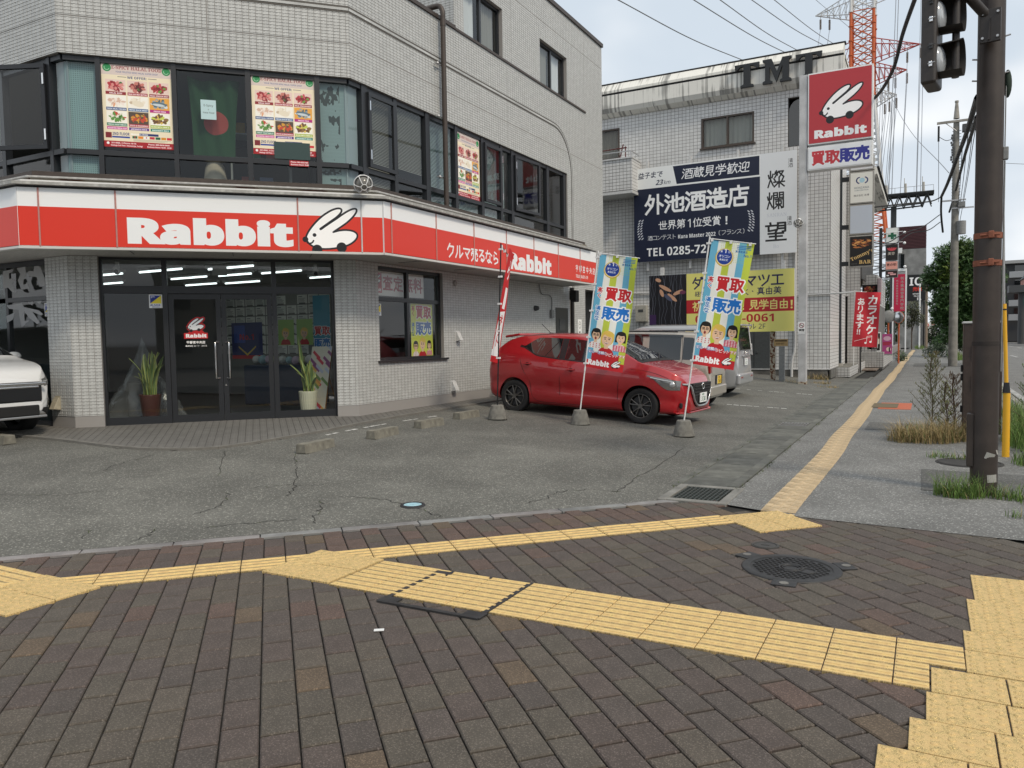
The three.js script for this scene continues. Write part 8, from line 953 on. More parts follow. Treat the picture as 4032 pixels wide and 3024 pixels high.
// ---------- near the road: brown pole, signal, cabinet, guard pole ----------
const CI = (x, y, d) => { const f = 3048, v = V((x - 2016) / f, -(y - 1512) / f, -1).applyEuler(camera.rotation); return v.multiplyScalar(d).add(camera.position); }; // a sight line's point at a chosen depth
{
  const bw = paint([0.060, 0.046, 0.040], 0.55, { map: rep(worn, 1.1) }), p = thing('signal_pole', 'thick brown steel pole with two rusty orange bands at the pavement edge', 'pole', [0.498, 0, -8.8]);
  mb().cyl(0, 3.5, 0, 0.118, 0.112, 7, 36).build('pole', bw, p); for (const [y, k] of [[2.50, 0], [2.24, 0.3]]) { mb().cyl(0, y, 0, 0.122, 0.122, 0.055, 36).rbox(0.02, y + 0.004, 0.125, 0.05, 0.07, 0.03, 0.01).bar(V(-0.07, y, 0.122), V(0.09, y + 0.004, 0.118), 0.009).build('band', paint([0.30, 0.10, 0.055], 0.7), p); }
  mb().rbox(-0.12, 0.53, 0.03, 0.06, 0.52, 0.10, 0.01).build('inspection_cover', bw, p); mb().cyl(0, 1.47, 0, 0.1195, 0.1195, 0.04, 36).build('stain_band', paint([0.035, 0.028, 0.026], 0.8), p);
  const tape = (y, a, h, r, w) => { const g = new THREE.CylinderGeometry(0.1195, 0.1195, h, 10, 1, true, a, w); const o = mesh('paper_tape', g, mat([0.55, 0.55, 0.52], 0.7, { side: THREE.DoubleSide, map: rep(worn, 0.2) }), p); o.position.y = y; o.rotation.z = r; }; tape(0.40, 0.05, 0.065, -0.35, 0.75); tape(0.165, 0.2, 0.075, 0.04, 0.85); tape(0.42, 0.95, 0.08, 0.2, 0.2);
  mb().rbox(0.13, 3.27, 0.0, 0.05, 0.12, 0.06, 0.01).build('switch_box', M.grey, p); mb().bar(V(0.125, 3.2, 0.02), V(0.125, 1.2, 0.02), 0.008).bar(V(0.125, 3.9, 0.0), V(0.125, 3.3, 0.0), 0.006).build('cable', M.grey, p); for (const [y, k] of [[4.36, 1], [4.18, -1], [4.02, 1], [3.98, -1]]) mb().bar(V(k * 0.1, y, 0), V(k * 0.155, y + 0.01, 0), 0.008).build('step_bolt', M.steel, p);
  mb().sph(0.14, 3.93, -0.05, 0.06, 0.6, 2.2, 1).build('cable_wrap', mat([0.02, 0.035, 0.025], 0.9), p);
  const s = thing('traffic_signal', 'dark brown vertical traffic signal seen from the side on an arm from the brown pole', 'traffic signal', [0, 3.88, -8.4], -0.16), bs = paint([0.045, 0.037, 0.033], 0.45), lens = phys([0.42, 0.45, 0.48], 0.12, { clearcoat: 1 });
  mb().rbox(0, 0.60, 0, 0.13, 1.22, 0.36, 0.03).build('housing', bs, s); for (let i = 0; i < 3; i++) { const y = 0.22 + i * 0.40, L = mb().sph(0.055, y, 0, 0.15, 0.42, 1, 1, 24).build('lens', lens, s); const h = new THREE.CylinderGeometry(0.165, 0.155, 0.20, 28, 1, true, Math.PI * 0.28, Math.PI * 1.44).rotateZ(-Math.PI / 2).translate(0.16, y, 0); const H = mesh('visor', h, mat([0.022, 0.020, 0.019], 0.6, { side: THREE.DoubleSide }), s); for (const k of [0.10, -0.06]) mb().rbox(0.02, y + k, 0.185, 0.03, 0.05, 0.02, 0.006).bar(V(0.0, y + k, 0.2), V(0.06, y + k + 0.01, 0.2), 0.004).build('latch', k > 0 ? M.darkgrey : M.chrome, s); }
  mb().bar(V(0.19, 0.06, -0.05), V(0.19, 1.3, -0.05), 0.032, 14).build('drop_pipe', bs, s); mb().bar(V(0.46, 0.57, -0.37), V(0.17, 0.92, 0.05), 0.045, 16).bar(V(0.17, 0.92, 0.05), V(0.02, 1.25, 0.12), 0.045, 16).build('arm', bs, s); mb().rbox(0.44, 0.53, -0.26, 0.17, 0.30, 0.03, 0.006).add(extr([[0, 0], [0.02, 0], [0.02, 0.2]], 0.02).translate(0.42, 0.40, -0.25)).build('mounting_plate', bs, s); for (const [a, b] of [[0.38, 0.64], [0.50, 0.64], [0.38, 0.42], [0.50, 0.42]]) mb().cyl(a, b, -0.235, 0.012, 0.012, 0.02, 6, Math.PI / 2).build('bolt', M.steel, s);
  const c = thing('control_cabinet', 'tall brown control cabinet standing behind the brown pole', 'cabinet', [0.71, 0, -13.35]); mb().rbox(0, 0.90, 0, 0.49, 1.62, 0.34, 0.012).build('cabinet', paint([0.062, 0.043, 0.036], 0.5), c); mb().box(-0.12, 0.9, 0.172, 0.006, 1.55, 0.004).build('door_gap', M.blackMatt, c); for (const y of [1.3, 0.85, 0.35]) mb().rbox(-0.12, y, 0.18, 0.03, 0.2, 0.02, 0.006).build('hinge', paint([0.07, 0.05, 0.042], 0.5), c); for (const y of [1.05, 0.92, 0.45]) mb().rbox(-0.26, y, 0.1, 0.03, 0.1, 0.06, 0.01).build('lock', M.blackMatt, c); mb().rbox(0, 1.725, 0, 0.52, 0.03, 0.38, 0.01).build('cap', M.white, c);
  const y = thing('guard_pole', 'yellow plastic covered guy pole with a black joint right of the brown pole', 'guard pole', [0.885, 0, -11.5]); mb().cyl(0, 0.42, 0, 0.042, 0.039, 0.84, 20).bar(V(-0.006, 0.9, 0), V(-0.045, 1.93, 0), 0.023, 16).build('yellow_cover', mat([0.78, 0.42, 0.025], 0.45), y); mb().cyl(-0.004, 0.88, 0, 0.045, 0.03, 0.13, 18).cyl(-0.043, 1.86, 0, 0.027, 0.027, 0.016, 16).build('black_joint', M.black, y); mb().bar(V(-0.045, 1.9, 0), V(-0.09, 3.8, 0), 0.014).build('guy_pipe', M.steel, y);
}
// ---------- overhead lines ----------
function cable(label, pts, r, m = M.wire, cat = 'cable', grp = null) { const o = mb().tube(pts, r, pts.length * 14, 6).build('overhead_cable', m); return tag(o, label, cat, grp); }
{
  cable('thick black cable sweeping down from the top edge behind the red pole sign panel', [CI(3615, -40, 15), CI(3554, 134, 18), CI(3514, 278, 20.5), CI(3447, 383, 23), CI(3360, 425, 26)], 0.045);
  const z = (x, y, d) => CI(3560 + x / 2.765, 300 + y / 2.765, d);
  cable('heavier black cable bundle slanting from the brown pole to the utility pole', [z(800, 230, 16), z(760, 350, 19), z(670, 640, 24), z(560, 930, 30), z(470, 1170, 35), z(405, 1310, 39)], 0.07);
  cable('second black cable bundle running beside the heavier one to the utility pole foot', [z(790, 440, 18), z(745, 590, 21), z(660, 860, 27), z(600, 1090, 32), z(540, 1320, 38), z(490, 1480, 41)], 0.05);
  cable('black cable hanging down the left of the utility pole', [z(405, 1310, 39), z(400, 1450, 39.5), z(405, 1560, 40), z(420, 1700, 40.5)], 0.05);
  cable('sagging black service cable from the utility pole to the bar building', [z(395, 1320, 39), z(300, 1360, 38), z(0, 1390, 36), CI(3400, 820, 34), CI(3188, 836, 31)], 0.032);
  cable('upper of two close sagging cables towards the black sign pole', [z(385, 1510, 40), z(200, 1640, 38), CI(3560, 918, 36), CI(3480, 958, 34), CI(3390, 942, 33), CI(3240, 858, 30)], 0.022); cable('lower of two close sagging cables towards the black sign pole', [z(390, 1590, 40), z(250, 1680, 38), CI(3590, 918, 37), CI(3520, 960, 35), CI(3420, 966, 33), CI(3310, 906, 31), CI(3250, 870, 30), CI(3215, 940, 29.5), CI(3205, 1050, 29), CI(3188, 1105, 28.6)], 0.022);
  for (const [a, b, l] of [[[640, 700], [560, 1680], 'first'], [[700, 600], [575, 1640], 'second'], [[775, 580], [590, 1660], 'third'], [[745, 620], [640, 1330], 'fourth']]) cable('thin wire slanting past the utility pole, ' + l + ' of the fan beside the brown pole', [z(a[0] + 40, a[1] - 100, 20), z(...a, 24), z((a[0] + b[0]) / 2 + 6, (a[1] + b[1]) / 2, 32), z(...b, 42)], 0.012, M.wire, 'wire', 'thin wires beside the utility pole');
  const w4 = (x, y, d) => CI(2950 + x / 2.011, y / 2.011, d), w3 = (x, y, d) => CI(2000 + x / 2.011, y / 2.011, d), gm = mat([0.16, 0.17, 0.18], 0.5);
  const T = [[w3(860, -6, 45), w3(1890, 490, 60), 'lowest'], [w3(1460, -6, 50), w3(2330, 480, 70), 'second lowest'], [w4(-240, -6, 55), w4(400, 410, 80), 'middle'], [w4(10, -6, 60), w4(610, 370, 85), 'second highest'], [w4(190, -6, 65), w4(720, 380, 98), 'highest']];
  for (const [a, b, l] of T) { const m = a.clone().lerp(b, 0.5); m.y -= 0.25; cable('power line crossing the sky behind the parapet, ' + l + ' of five', [a, m, b], 0.035, gm, 'power line', 'power lines above the tiled building'); }
  cable('long diagonal wire from the pylon down to the utility pole', [w4(520, -6, 75), w4(900, 330, 85), w4(1200, 920, 70), w4(1580, 1370, 43)], 0.02, gm, 'wire'); cable('horizontal thin wire at the right edge of the sky', [CI(3840, 638, 40), CI(3960, 643, 40), CI(4100, 650, 40)], 0.012, gm, 'wire');
  // concrete utility pole
  const u = thing('utility_pole', 'grey concrete utility pole with crossarms and a transformer behind the maple', 'utility pole', [1.05, 0, -42]); mb().cyl(0, 5.7, 0, 0.20, 0.125, 11.4, 18).build('pole', conc([0.33, 0.32, 0.29], 1.5), u); mb().cyl(0, 11.85, 0, 0.13, 0.06, 0.75, 14).cyl(0, 12.25, 0, 0.08, 0.08, 0.08, 12).build('pole_cap', M.concrete, u); mb().box(-0.02, 11.33, 0.15, 1.55, 0.1, 0.09).build('crossarm', M.concrete, u); mb().box(-0.05, 7.72, 0.15, 0.95, 0.07, 0.07).box(0.3, 7.35, 0.15, 0.9, 0.06, 0.06).build('crossarm', M.steel, u); mb().bar(V(-0.45, 11.3, 0.15), V(0, 10.9, 0.15), 0.02).build('brace', M.steel, u);
  mb().rbox(0.48, 10.98, 0.1, 0.5, 0.34, 0.3, 0.02).build('transformer_switch', M.darkgrey, u); mb().rbox(0.25, 7.5, 0.2, 0.3, 0.25, 0.25, 0.02).build('transformer_switch', M.grey, u); mb().cyl(0.25, 6.45, 0.1, 0.2, 0.2, 0.6, 16).build('transformer', M.grey, u); const fit = mb(); for (let i = 0; i < 26; i++) { const yy = 10.9 - i * 0.14; fit.bar(V(-0.16, yy, 0.05), V(0.2, yy, 0.08), 0.012, 4); } for (let i = 0; i < 12; i++) fit.rbox(-0.2 + 0.08 * h2(i, 3), 10.7 - i * 0.11, 0.15, 0.09, 0.1, 0.06, 0.02); fit.build('fittings', M.darkgrey, u); mb().tube([V(-0.72, 11.2, 0.15), V(-0.72, 10.9, 0.15), V(-0.72, 10.5, 0.15)], 0.05, 10, 6).bar(V(-0.72, 10.8, 0.15), V(-0.68, 7.7, 0.15), 0.012).tube([V(-0.7, 10.7, 0.15), V(-0.4, 10.5, 0.15), V(-0.15, 10.55, 0.1)], 0.014, 14, 5).build('drop_wire', M.wire, u);
}
{ // lattice pylon, orange and white
  const p = thing('transmission_pylon', 'orange and white lattice transmission tower rising behind the tiled building', 'pylon', [-7.1, 0, -101]), W = mat([0.62, 0.63, 0.63], 0.5), Rd = mat([0.52, 0.10, 0.02], 0.5), hw = (y) => y > 30 ? 1.2 : y > 14 ? lerp(2.6, 1.2, (y - 14) / 16) : lerp(4.2, 2.6, y / 14);
  const bands = [[0, 12.4, 1], [12.4, 18.5, 0].reverse && [12.4, 18.5, 0], [18.5, 29, 1], [29, 38.8, 0], [38.8, 48, 1]]; const col = (y) => { const b = bands.find((q) => y >= q[0] && y < q[1]); return b && !b[2] ? 0 : 1; };
  for (const [y0, y1, wht] of bands) { const m = mb(), n = Math.max(2, Math.round((y1 - y0) / 1.6)); for (let i = 0; i < n; i++) { const a = lerp(y0, y1, i / n), b = lerp(y0, y1, (i + 1) / n), A = hw(a), B = hw(b), c = [[-1, -1], [1, -1], [1, 1], [-1, 1]]; for (let k = 0; k < 4; k++) { const [x, z] = c[k], [X, Z] = c[(k + 1) % 4]; m.bar(V(x * A, a, z * A), V(x * B, b, z * B), 0.17, 8); m.bar(V(x * A, a, z * A), V(X * B, b, Z * B), 0.07, 5).bar(V(X * A, a, Z * A), V(x * B, b, z * B), 0.07, 5).bar(V(x * B, b, z * B), V(X * B, b, Z * B), 0.06, 5); if (y0 > 20) m.cyl(x * A, a, z * A, 0.25, 0.25, 0.12, 8); } } m.build('lattice', wht ? W : Rd, p); }
  const lad = mb(); for (const k of [-0.2, 0.2]) lad.bar(V(0.2 + k, 25, 1.0), V(0.2 + k, 46, 1.0), 0.03, 4); for (let i = 0; i < 60; i++) lad.bar(V(0, 25 + i * 0.35, 1.0), V(0.4, 25 + i * 0.35, 1.0), 0.02, 4); lad.build('ladder', M.steel, p);
  const ins = mat([0.2, 0.17, 0.15], 0.4), arm = (s, tx, ty, top, bot, m, strings) => { const q = mb(), N = 6, x0 = s * 1.2; for (const z of [-1, 1]) for (const [yy] of [[top], [bot]]) q.bar(V(x0, yy, z), V(tx, ty, 0), 0.06, 5); for (let i = 1; i < N; i++) { const t = i / N, X = (y) => V(lerp(x0, tx, t), lerp(y, ty, t), 0), P = (y, z) => V(lerp(x0, tx, t), lerp(y, ty, t), lerp(z, 0, t)), t2 = (i - 1) / N, Q = (y, z) => V(lerp(x0, tx, t2), lerp(y, ty, t2), lerp(z, 0, t2)); for (const z of [-1, 1]) q.bar(P(top, z), P(bot, z), 0.035, 4).bar(Q(top, z), P(bot, z), 0.035, 4); q.bar(P(bot, 1), P(bot, -1), 0.03, 4); } q.build('cross_arm', m, p); for (const t of strings) { const x = lerp(x0, tx, t), y = lerp(bot, ty, t), c = mb(); c.bar(V(x, y, 0.2), V(x, y - 0.4, 0.2), 0.03, 4); for (let i = 0; i < 9; i++) c.cyl(x, y - 0.5 - i * 0.13, 0.2, 0.12, 0.12, 0.07, 8); c.build('insulator_string', ins, p); mb().bar(V(x, y - 1.6, 0.2), V(x + 0.05, 14.4, 20.5), 0.028, 4).build('conductor', gm2, p); } };
  const gm2 = mat([0.2, 0.22, 0.25], 0.5); arm(1, 6.0, 34.2, 35.5, 33.2, mat([0.42, 0.06, 0.05], 0.5), [0.45, 0.72, 1]); arm(1, 4.65, 31.6, 32.8, 30.6, mat([0.42, 0.06, 0.05], 0.5), [0.45, 0.66, 1]); arm(1, 3.6, 29.0, 30, 28.0, W, [0.5, 0.7, 1]); arm(-1, -5.2, 39.6, 41, 38.6, W, [0.6, 0.85]); arm(1, 8, 41.3, 42, 40, W, [0.7, 0.75]); arm(-1, -6, 34.2, 35.5, 33.2, mat([0.42, 0.06, 0.05], 0.5), [0.5]);
  mb().bar(V(3.6, 45, 1), V(3.75, 14.4, 20.5), 0.04, 5).bar(V(3.85, 45, 1), V(4.0, 14.4, 20.5), 0.04, 5).bar(V(2.2, 30, 1), V(3.1, 14.4, 20.5), 0.03, 4).bar(V(2.0, 30, 1), V(2.8, 14.4, 20.5), 0.03, 4).build('conductor', gm2, p);
  const g = thing('cable_gantry', 'dark steel gantry with insulators below the transmission tower', 'gantry', [-1.7, 0, -80]), q = mb(); for (const z of [-0.8, 0.8]) { q.bar(V(-3.4, 14.1, z), V(2.0, 14.1, z), 0.09, 5).bar(V(-3.4, 13.0, z), V(1.2, 13.2, z), 0.07, 5); for (let i = 0; i < 7; i++) q.bar(V(-3.4 + i * 0.75, 13.05, z), V(-3.0 + i * 0.75, 14.1, z), 0.05, 4).bar(V(-3.0 + i * 0.75, 14.1, z), V(-2.65 + i * 0.75, 13.05, z), 0.05, 4); } q.box(-0.7, 14.2, 0, 5.5, 0.1, 1.9).bar(V(-1.2, 0, 0), V(-1.2, 13.2, 0), 0.25, 10).build('truss', mat([0.03, 0.034, 0.036], 0.6), g); const r = mb(); r.bar(V(-3.4, 14.75, 0.8), V(2.0, 14.75, 0.8), 0.02, 4); for (let i = 0; i < 8; i++) r.bar(V(-3.4 + i * 0.77, 14.2, 0.8), V(-3.4 + i * 0.77, 14.75, 0.8), 0.02, 4); r.build('railing', M.steel, g); for (const x of [-1.8, -0.25, 1.2]) mb().cyl(x, 14.7, 0, 0.12, 0.09, 1.0, 10).bar(V(x - 0.1, 14.2, 0), V(x - 0.1, 15.7, 0), 0.03).build('insulator', mat([0.4, 0.38, 0.33], 0.5), g);
}
// ---------- further up the street ----------
{
  const box = (o, name, m, x0, x1, y0, y1, z0, z1) => mb().box((x0 + x1) / 2, (y0 + y1) / 2, (z0 + z1) / 2, x1 - x0, y1 - y0, Math.abs(z1 - z0)).build(name, m, o);
  const ph = thing('pharmacy_sign', 'stack of sign boxes with a green cross on a black post beyond the bar', 'pole sign', [-2.71, 0, -55]); mb().rbox(0, 4.15, 0, 0.18, 8.3, 0.18, 0.01).build('post', M.black, ph); mb().box(0.2, 7.9, 0, 0.3, 0.1, 0.1).box(0.2, 5.6, 0, 0.3, 0.1, 0.1).build('arm', M.black, ph);
  const sb = (y0, y1, tex) => { const o = mb().rbox(0.64, (y0 + y1) / 2, 0, 0.72, y1 - y0, 0.25, 0.01).build('sign_box', M.grey, ph), f = sheet('face', 0.66, y1 - y0 - 0.06, 0.01, tex, o); f.position.set(0.64, (y0 + y1) / 2, 0.13); };
  sb(7.27, 8.26, canvas(66, 96, (g) => { g.fillStyle = '#d9dcd8'; g.fillRect(0, 0, 66, 96); g.fillStyle = '#0d5c3c'; g.fillRect(26, 26, 16, 46); g.fillRect(10, 41, 48, 16); g.fillStyle = '#d9dcd8'; g.beginPath(); g.arc(48, 62, 9, 0, 7); g.fill(); g.strokeStyle = '#0d5c3c'; g.lineWidth = 4; g.beginPath(); g.arc(48, 62, 6, 0, 7); g.stroke(); })); sb(6.2, 7.24, canvas(66, 100, (g) => { g.fillStyle = '#17130f'; g.fillRect(0, 0, 66, 100); g.fillStyle = '#c8424a'; for (let i = -2; i < 3; i++) { g.beginPath(); g.ellipse(33 + i * 9, 30, 5, 12, i * 0.4, 0, 7); g.fill(); } put(g, '美容', 10, 48, 20, { w: 9, fill: '#d9cfc0' }); })); sb(5.62, 6.17, canvas(66, 52, (g) => { g.fillStyle = '#d9998a'; g.fillRect(0, 0, 66, 52); put(g, '宮の初', 4, 12, 18, { w: 13, fill: '#3a1814' }); })); sb(5.13, 5.6, canvas(66, 46, (g) => { g.fillStyle = '#2a1a18'; g.fillRect(0, 0, 66, 46); g.fillStyle = '#d9a0a0'; g.fillRect(12, 12, 30, 8); g.fillRect(24, 22, 34, 10); g.fillStyle = '#ddd'; g.fillRect(4, 30, 14, 8); }));
  for (const y of [7.95, 7.3]) mb().tube([V(0.1, y - 0.3, 0.2), V(0.2, y - 0.05, 0.2), V(0.7, y, 0.25), V(1.25, y + 0.02, 0.25)], 0.02, 20, 5).sph(1.35, y - 0.06, 0.25, 0.09).build('sign_lamp', M.whitePlain, ph);
  const sc = thing('school_sign', 'tall crimson sign panel held between two white posts', 'sign', [-2.2, 0, -75]); for (const [x, h] of [[-0.5, 6.45], [0.5, 7.15]]) mb().rbox(x, h / 2, 0, 0.11, h, 0.11, 0.01).build('post', M.whitePlain, sc); mb().rbox(0, 7.05, 0, 0.96, 0.22, 0.12, 0.01).build('top_bar', M.whitePlain, sc); const sf = sheet('panel', 0.86, 3.4, 0.05, canvas(86, 340, (g) => { g.fillStyle = '#b3153f'; g.fillRect(0, 0, 86, 340); g.fillStyle = '#8f8f8f'; g.fillRect(0, 0, 86, 22); put(g, '栃木県美容専門学校', 50, 44, 28, { w: 12, fill: '#9b8f86', vert: true, gap: 0.14 }); put(g, '栃木県高学校美容会社', 16, 70, 18, { w: 12, fill: '#9b8f86', vert: true, gap: 0.2 }); }), sc); sf.position.set(0, 5.2, 0.05); for (const k of [[-0.55, 3.75], [0.4, 7.3]]) mb().sph(k[0], k[1], 0.15, 0.12).build('lamp', M.whitePlain, sc);
  const rb = thing('maroon_building', 'concrete building with a ribbed maroon top storey further up the street', 'building', [-1.6, 0, -95]); box(rb, 'wall', conc([0.34, 0.345, 0.34], 4), -1.34, 1.34, 0, 10.72, 0, -9); const rbs = mb(); rbs.box(0, 11.95, -4.5, 2.62, 2.4, 8.9); for (let i = 0; i < 16; i++) rbs.box(0, 10.82 + i * 0.152, 0.0, 2.72, 0.07, 0.08); rbs.build('ribbed_storey', paint([0.10, 0.028, 0.035], 0.55), rb); mb().box(-1.15, 10.55, 0.4, 0.38, 0.55, 0.4).build('white_box', M.whitePlain, rb); mb().box(-1.0, 9.0, 0.06, 0.5, 2.4, 0.1).build('dark_window', M.tint, rb);
  const bs2 = sheet('billboard', 1.9, 2.8, 0.2, canvas(190, 280, (g) => { g.fillStyle = '#101114'; g.fillRect(0, 0, 190, 280); g.fillStyle = '#f0f0f0'; g.font = 'bold 120px sans-serif'; g.fillText('IO', 14, 116); put(g, '生', 30, 132, 44, { w: 14 }); put(g, '生料'.replace('生', '売'), 50, 134, 44, { w: 14, fill: '#c8301f' }); g.font = 'bold 20px sans-serif'; g.fillText('NTHEA', 50, 214); g.fillText('TELIO', 60, 238); g.font = 'bold 36px sans-serif'; g.fillText('EA', 90, 274); }), rb, M.black); bs2.position.set(0.55, 6.5, 0.25); mb().box(1.2, 2.5, 0.2, 0.16, 5, 0.16).build('billboard_post', M.black, rb);
  for (const [x, y, l, t] of [[-1.86, 2.50, 'round convex mirror on an orange post, left of two, seen from behind', 0.35], [-1.36, 2.44, 'round convex mirror on an orange post, right of two', -0.5]]) { const o = thing('convex_mirror', l, 'traffic mirror', [x, 0, -46], t, 'convex mirrors by the pavement'); mb().cyl(0, 1.25, 0, 0.042, 0.042, 2.5, 12).build('post', M.orange, o); mb().sph(0, y, 0.05, 0.31, 1, 1, 0.25, 20).build('mirror', t > 0 ? M.grey : mat([0.55, 0.56, 0.57], 0.1, { metalness: 1 }), o); mb().add(new THREE.TorusGeometry(0.31, 0.02, 6, 28).translate(0, y, 0.05)).build('rim', t > 0 ? M.grey : M.orange, o); }
  const pl = thing('stone_planter', 'pale stone planter box under the clipped hedge', 'planter', [-2.3, 0, -96]); for (let i = 0; i < 3; i++) mb().rbox(-0.62 + i * 0.62, 0.34, 0.5, 0.6, 0.68, 0.12, 0.01).build('stone_panel', conc([0.42, 0.38, 0.36]), pl); mb().box(0.94, 0.34, -1.5, 0.06, 0.68, 4).box(0, 0.3, -1.6, 1.8, 0.6, 4).build('side', conc([0.42, 0.38, 0.36]), pl); mb().box(-0.25, 0.28, 20, 0.3, 0.55, 24).build('low_wall', conc([0.36, 0.34, 0.33]), pl);
  const fe = thing('dark_fence', 'dark slatted fence along the pavement beyond the hedge', 'fence', [-1.0, 0, -112]); for (let i = 0; i < 14; i++) mb().rbox(0, 0.65, i * 0.75 - 2, 0.05, 1.3, 0.62, 0.01).build('slat', paint([0.03, 0.026, 0.022], 0.7), fe);
  for (const [x, z, h, l, c] of [[-0.75, -103, 2.9, 'small white banner with red marks beside the far fence, left one', '#c8342c'], [-0.1, -104, 3.1, 'small white banner with a red ring beside the far fence, right one', '#c8342c']]) { const o = thing('small_banner', l, 'banner', [x, 0, z]); mb().bar(V(0, 0, 0), V(0, h, 0), 0.025).build('pole', M.whitePlain, o); const f = flag(0.62, 1.9, 0.06, canvas(50, 150, (g) => { g.fillStyle = '#e4e4e2'; g.fillRect(0, 0, 50, 150); g.strokeStyle = c; g.lineWidth = 6; g.beginPath(); g.arc(25, 26, 14, 0, 7); g.stroke(); g.fillStyle = '#444'; for (let i = 0; i < 8; i++) g.fillRect(14, 50 + i * 12, 22, 7); }), o, x); f.position.set(0.33, h - 1.0, 0); }
  const wp = thing('wooden_pole', 'slim light wooden pole beside the black billboard', 'pole', [-0.15, 0, -90]); mb().cyl(0, 3.4, 0, 0.14, 0.11, 6.8, 12).build('pole', paint([0.30, 0.23, 0.17], 0.8), wp); const wt = thing('white_pole', 'slim white pole between the crimson sign and the maple', 'pole', [-0.75, 0, -88]); mb().cyl(0, 3.3, 0, 0.08, 0.07, 6.6, 12).build('pole', M.whitePlain, wt); const gs = thing('green_shop_sign', 'pale green signboard with dark letters low behind the small banners', 'sign', [-2.0, 0, -108]); const gf = sheet('board', 3.4, 1.9, 0.1, canvas(200, 110, (g) => { g.fillStyle = '#b9c4b4'; g.fillRect(0, 0, 200, 110); put(g, '高心', 10, 16, 80, { w: 15, fill: '#1c1c1c' }); put(g, 'コし', 120, 30, 40, { w: 12, fill: '#1c1c1c' }); }), gs); gf.position.set(0, 2.1, 0); mb().box(-1, 0.6, -0.1, 0.1, 1.2, 0.1).box(1, 0.6, -0.1, 0.1, 1.2, 0.1).build('leg', M.darkgrey, gs);
  // right-hand side in the distance
  const ap = thing('apartment_block', 'dark apartment block with stacked balconies far off at the right edge', 'building', [24, 0, -150]); box(ap, 'wall', paint([0.045, 0.048, 0.052], 0.7), -13, 16, 0, 12.6, 0, -14); for (let f = 0; f < 4; f++) for (let i = 0; i < 8; i++) { const x = -11.2 + i * 3.5; mb().rbox(x, 3.9 + f * 2.3, 0.7, 2.6, 1.0, 0.1, 0.02).build('balcony', paint([0.40, 0.42, 0.44], 0.6), ap); mb().box(x + 0.3, 4.9 + f * 2.3, 0.03, 1.6, 1.0, 0.06).build('window', M.tint, ap); } box(ap, 'roof', paint([0.42, 0.43, 0.43], 0.7), -13.5, 16.5, 12.6, 13.1, 0.8, -14); mb().bar(V(-9, 13, -4), V(-9, 17.5, -4), 0.06).bar(V(-9.8, 16, -4), V(-8.2, 16, -4), 0.04).build('aerial', M.steel, ap);
  const pk = thing('pink_house', 'salmon pink house with a dark roof in front of the far apartment block', 'house', [16.5, 0, -128]); box(pk, 'wall', paint([0.48, 0.20, 0.155], 0.7), -4.6, 6, 0, 9.0, 0, -8); mb().add(extr([[-4.8, 9.0], [-3.6, 10.6], [5, 10.6], [6.2, 9.0]], 8).translate(0, 0, -8)).build('roof', paint([0.04, 0.04, 0.045], 0.6), pk); for (const [x, y] of [[-3.6, 8.1], [-2.6, 8.1], [0.6, 8.2]]) mb().box(x, y, 0.03, x > 0 ? 1.8 : 0.5, 0.9, 0.06).build('window', M.tint, pk); mb().box(-3.9, 9.8, 0.1, 1.4, 1.6, 0.05, 0, 0, 0.2).build('solar_panel', paint([0.4, 0.45, 0.5], 0.3), pk);
  const vd = thing('footbridge', 'dark horizontal bridge deck in front of the pink house', 'bridge', [20, 0, -118]); mb().box(0, 7.0, 0, 22, 0.9, 2.4).build('deck', M.darkgrey, vd); mb().cyl(-9.5, 3.3, 0, 0.4, 0.4, 6.6, 14).build('pier', M.darkgrey, vd);
  const ts = thing('far_signal', 'green traffic signal far up the road at the right edge', 'traffic signal', [10.85, 0, -118]); mb().rbox(0.7, 5.45, 0, 1.1, 0.42, 0.25, 0.05).build('housing', M.darkgrey, ts); mb().cyl(0.4, 5.45, 0.14, 0.17, 0.17, 0.05, 16, Math.PI / 2).build('lamp', mat([0.05, 0.5, 0.4], 0.4, { emissive: lin(0.05, 0.9, 0.65), emissiveIntensity: 1.2 }), ts); mb().cyl(1.6, 2.8, 0, 0.09, 0.09, 5.6, 10).build('post', M.grey, ts);
  const gl = new THREE.PointLight(0x40ffcc, 0.3); gl.position.set(0.4, 5.45, 0.4); ts.add(gl);
  const mk = mb(), dash = (x, z, L, w) => mk.box(x, -0.125, z, w, 0.006, L); for (let i = 0; i < 22; i++) { dash(5.3, -14 - i * 10, 5, 0.15); dash(8.6, -18 - i * 10, 5, 0.15); } dash(2.15, -70, 130, 0.15); for (let i = 0; i < 9; i++) mk.box(4 + i * 1.0, -0.1245, -196, 0.45, 0.006, 4); struct('road_marking', mk.geo(), mat([0.62, 0.62, 0.60], 0.85, { map: rep(worn, 1.4) }));
  // buildings across the junction, behind the viewpoint: the shop glass mirrors them
  const opp = (label, x, z, ry, w, h, d, c, n) => { const o = thing('opposite_building', label, 'building', [x, 0, z], ry); box(o, 'wall', paint(c, 0.8), -w / 2, w / 2, 0, h, -d / 2, d / 2); for (let f = 0; f * 3 + 3 < h; f++) for (let i = 0; i < n; i++) { const X = -w / 2 + (i + 0.5) * w / n; mb().box(X, 1.7 + f * 3, d / 2 + 0.02, w / n * 0.5, 1.3, 0.06).build('window', M.tint, o); } mb().box(0, h + 0.15, 0, w + 0.4, 0.3, d + 0.4).build('roof_edge', M.grey, o); };
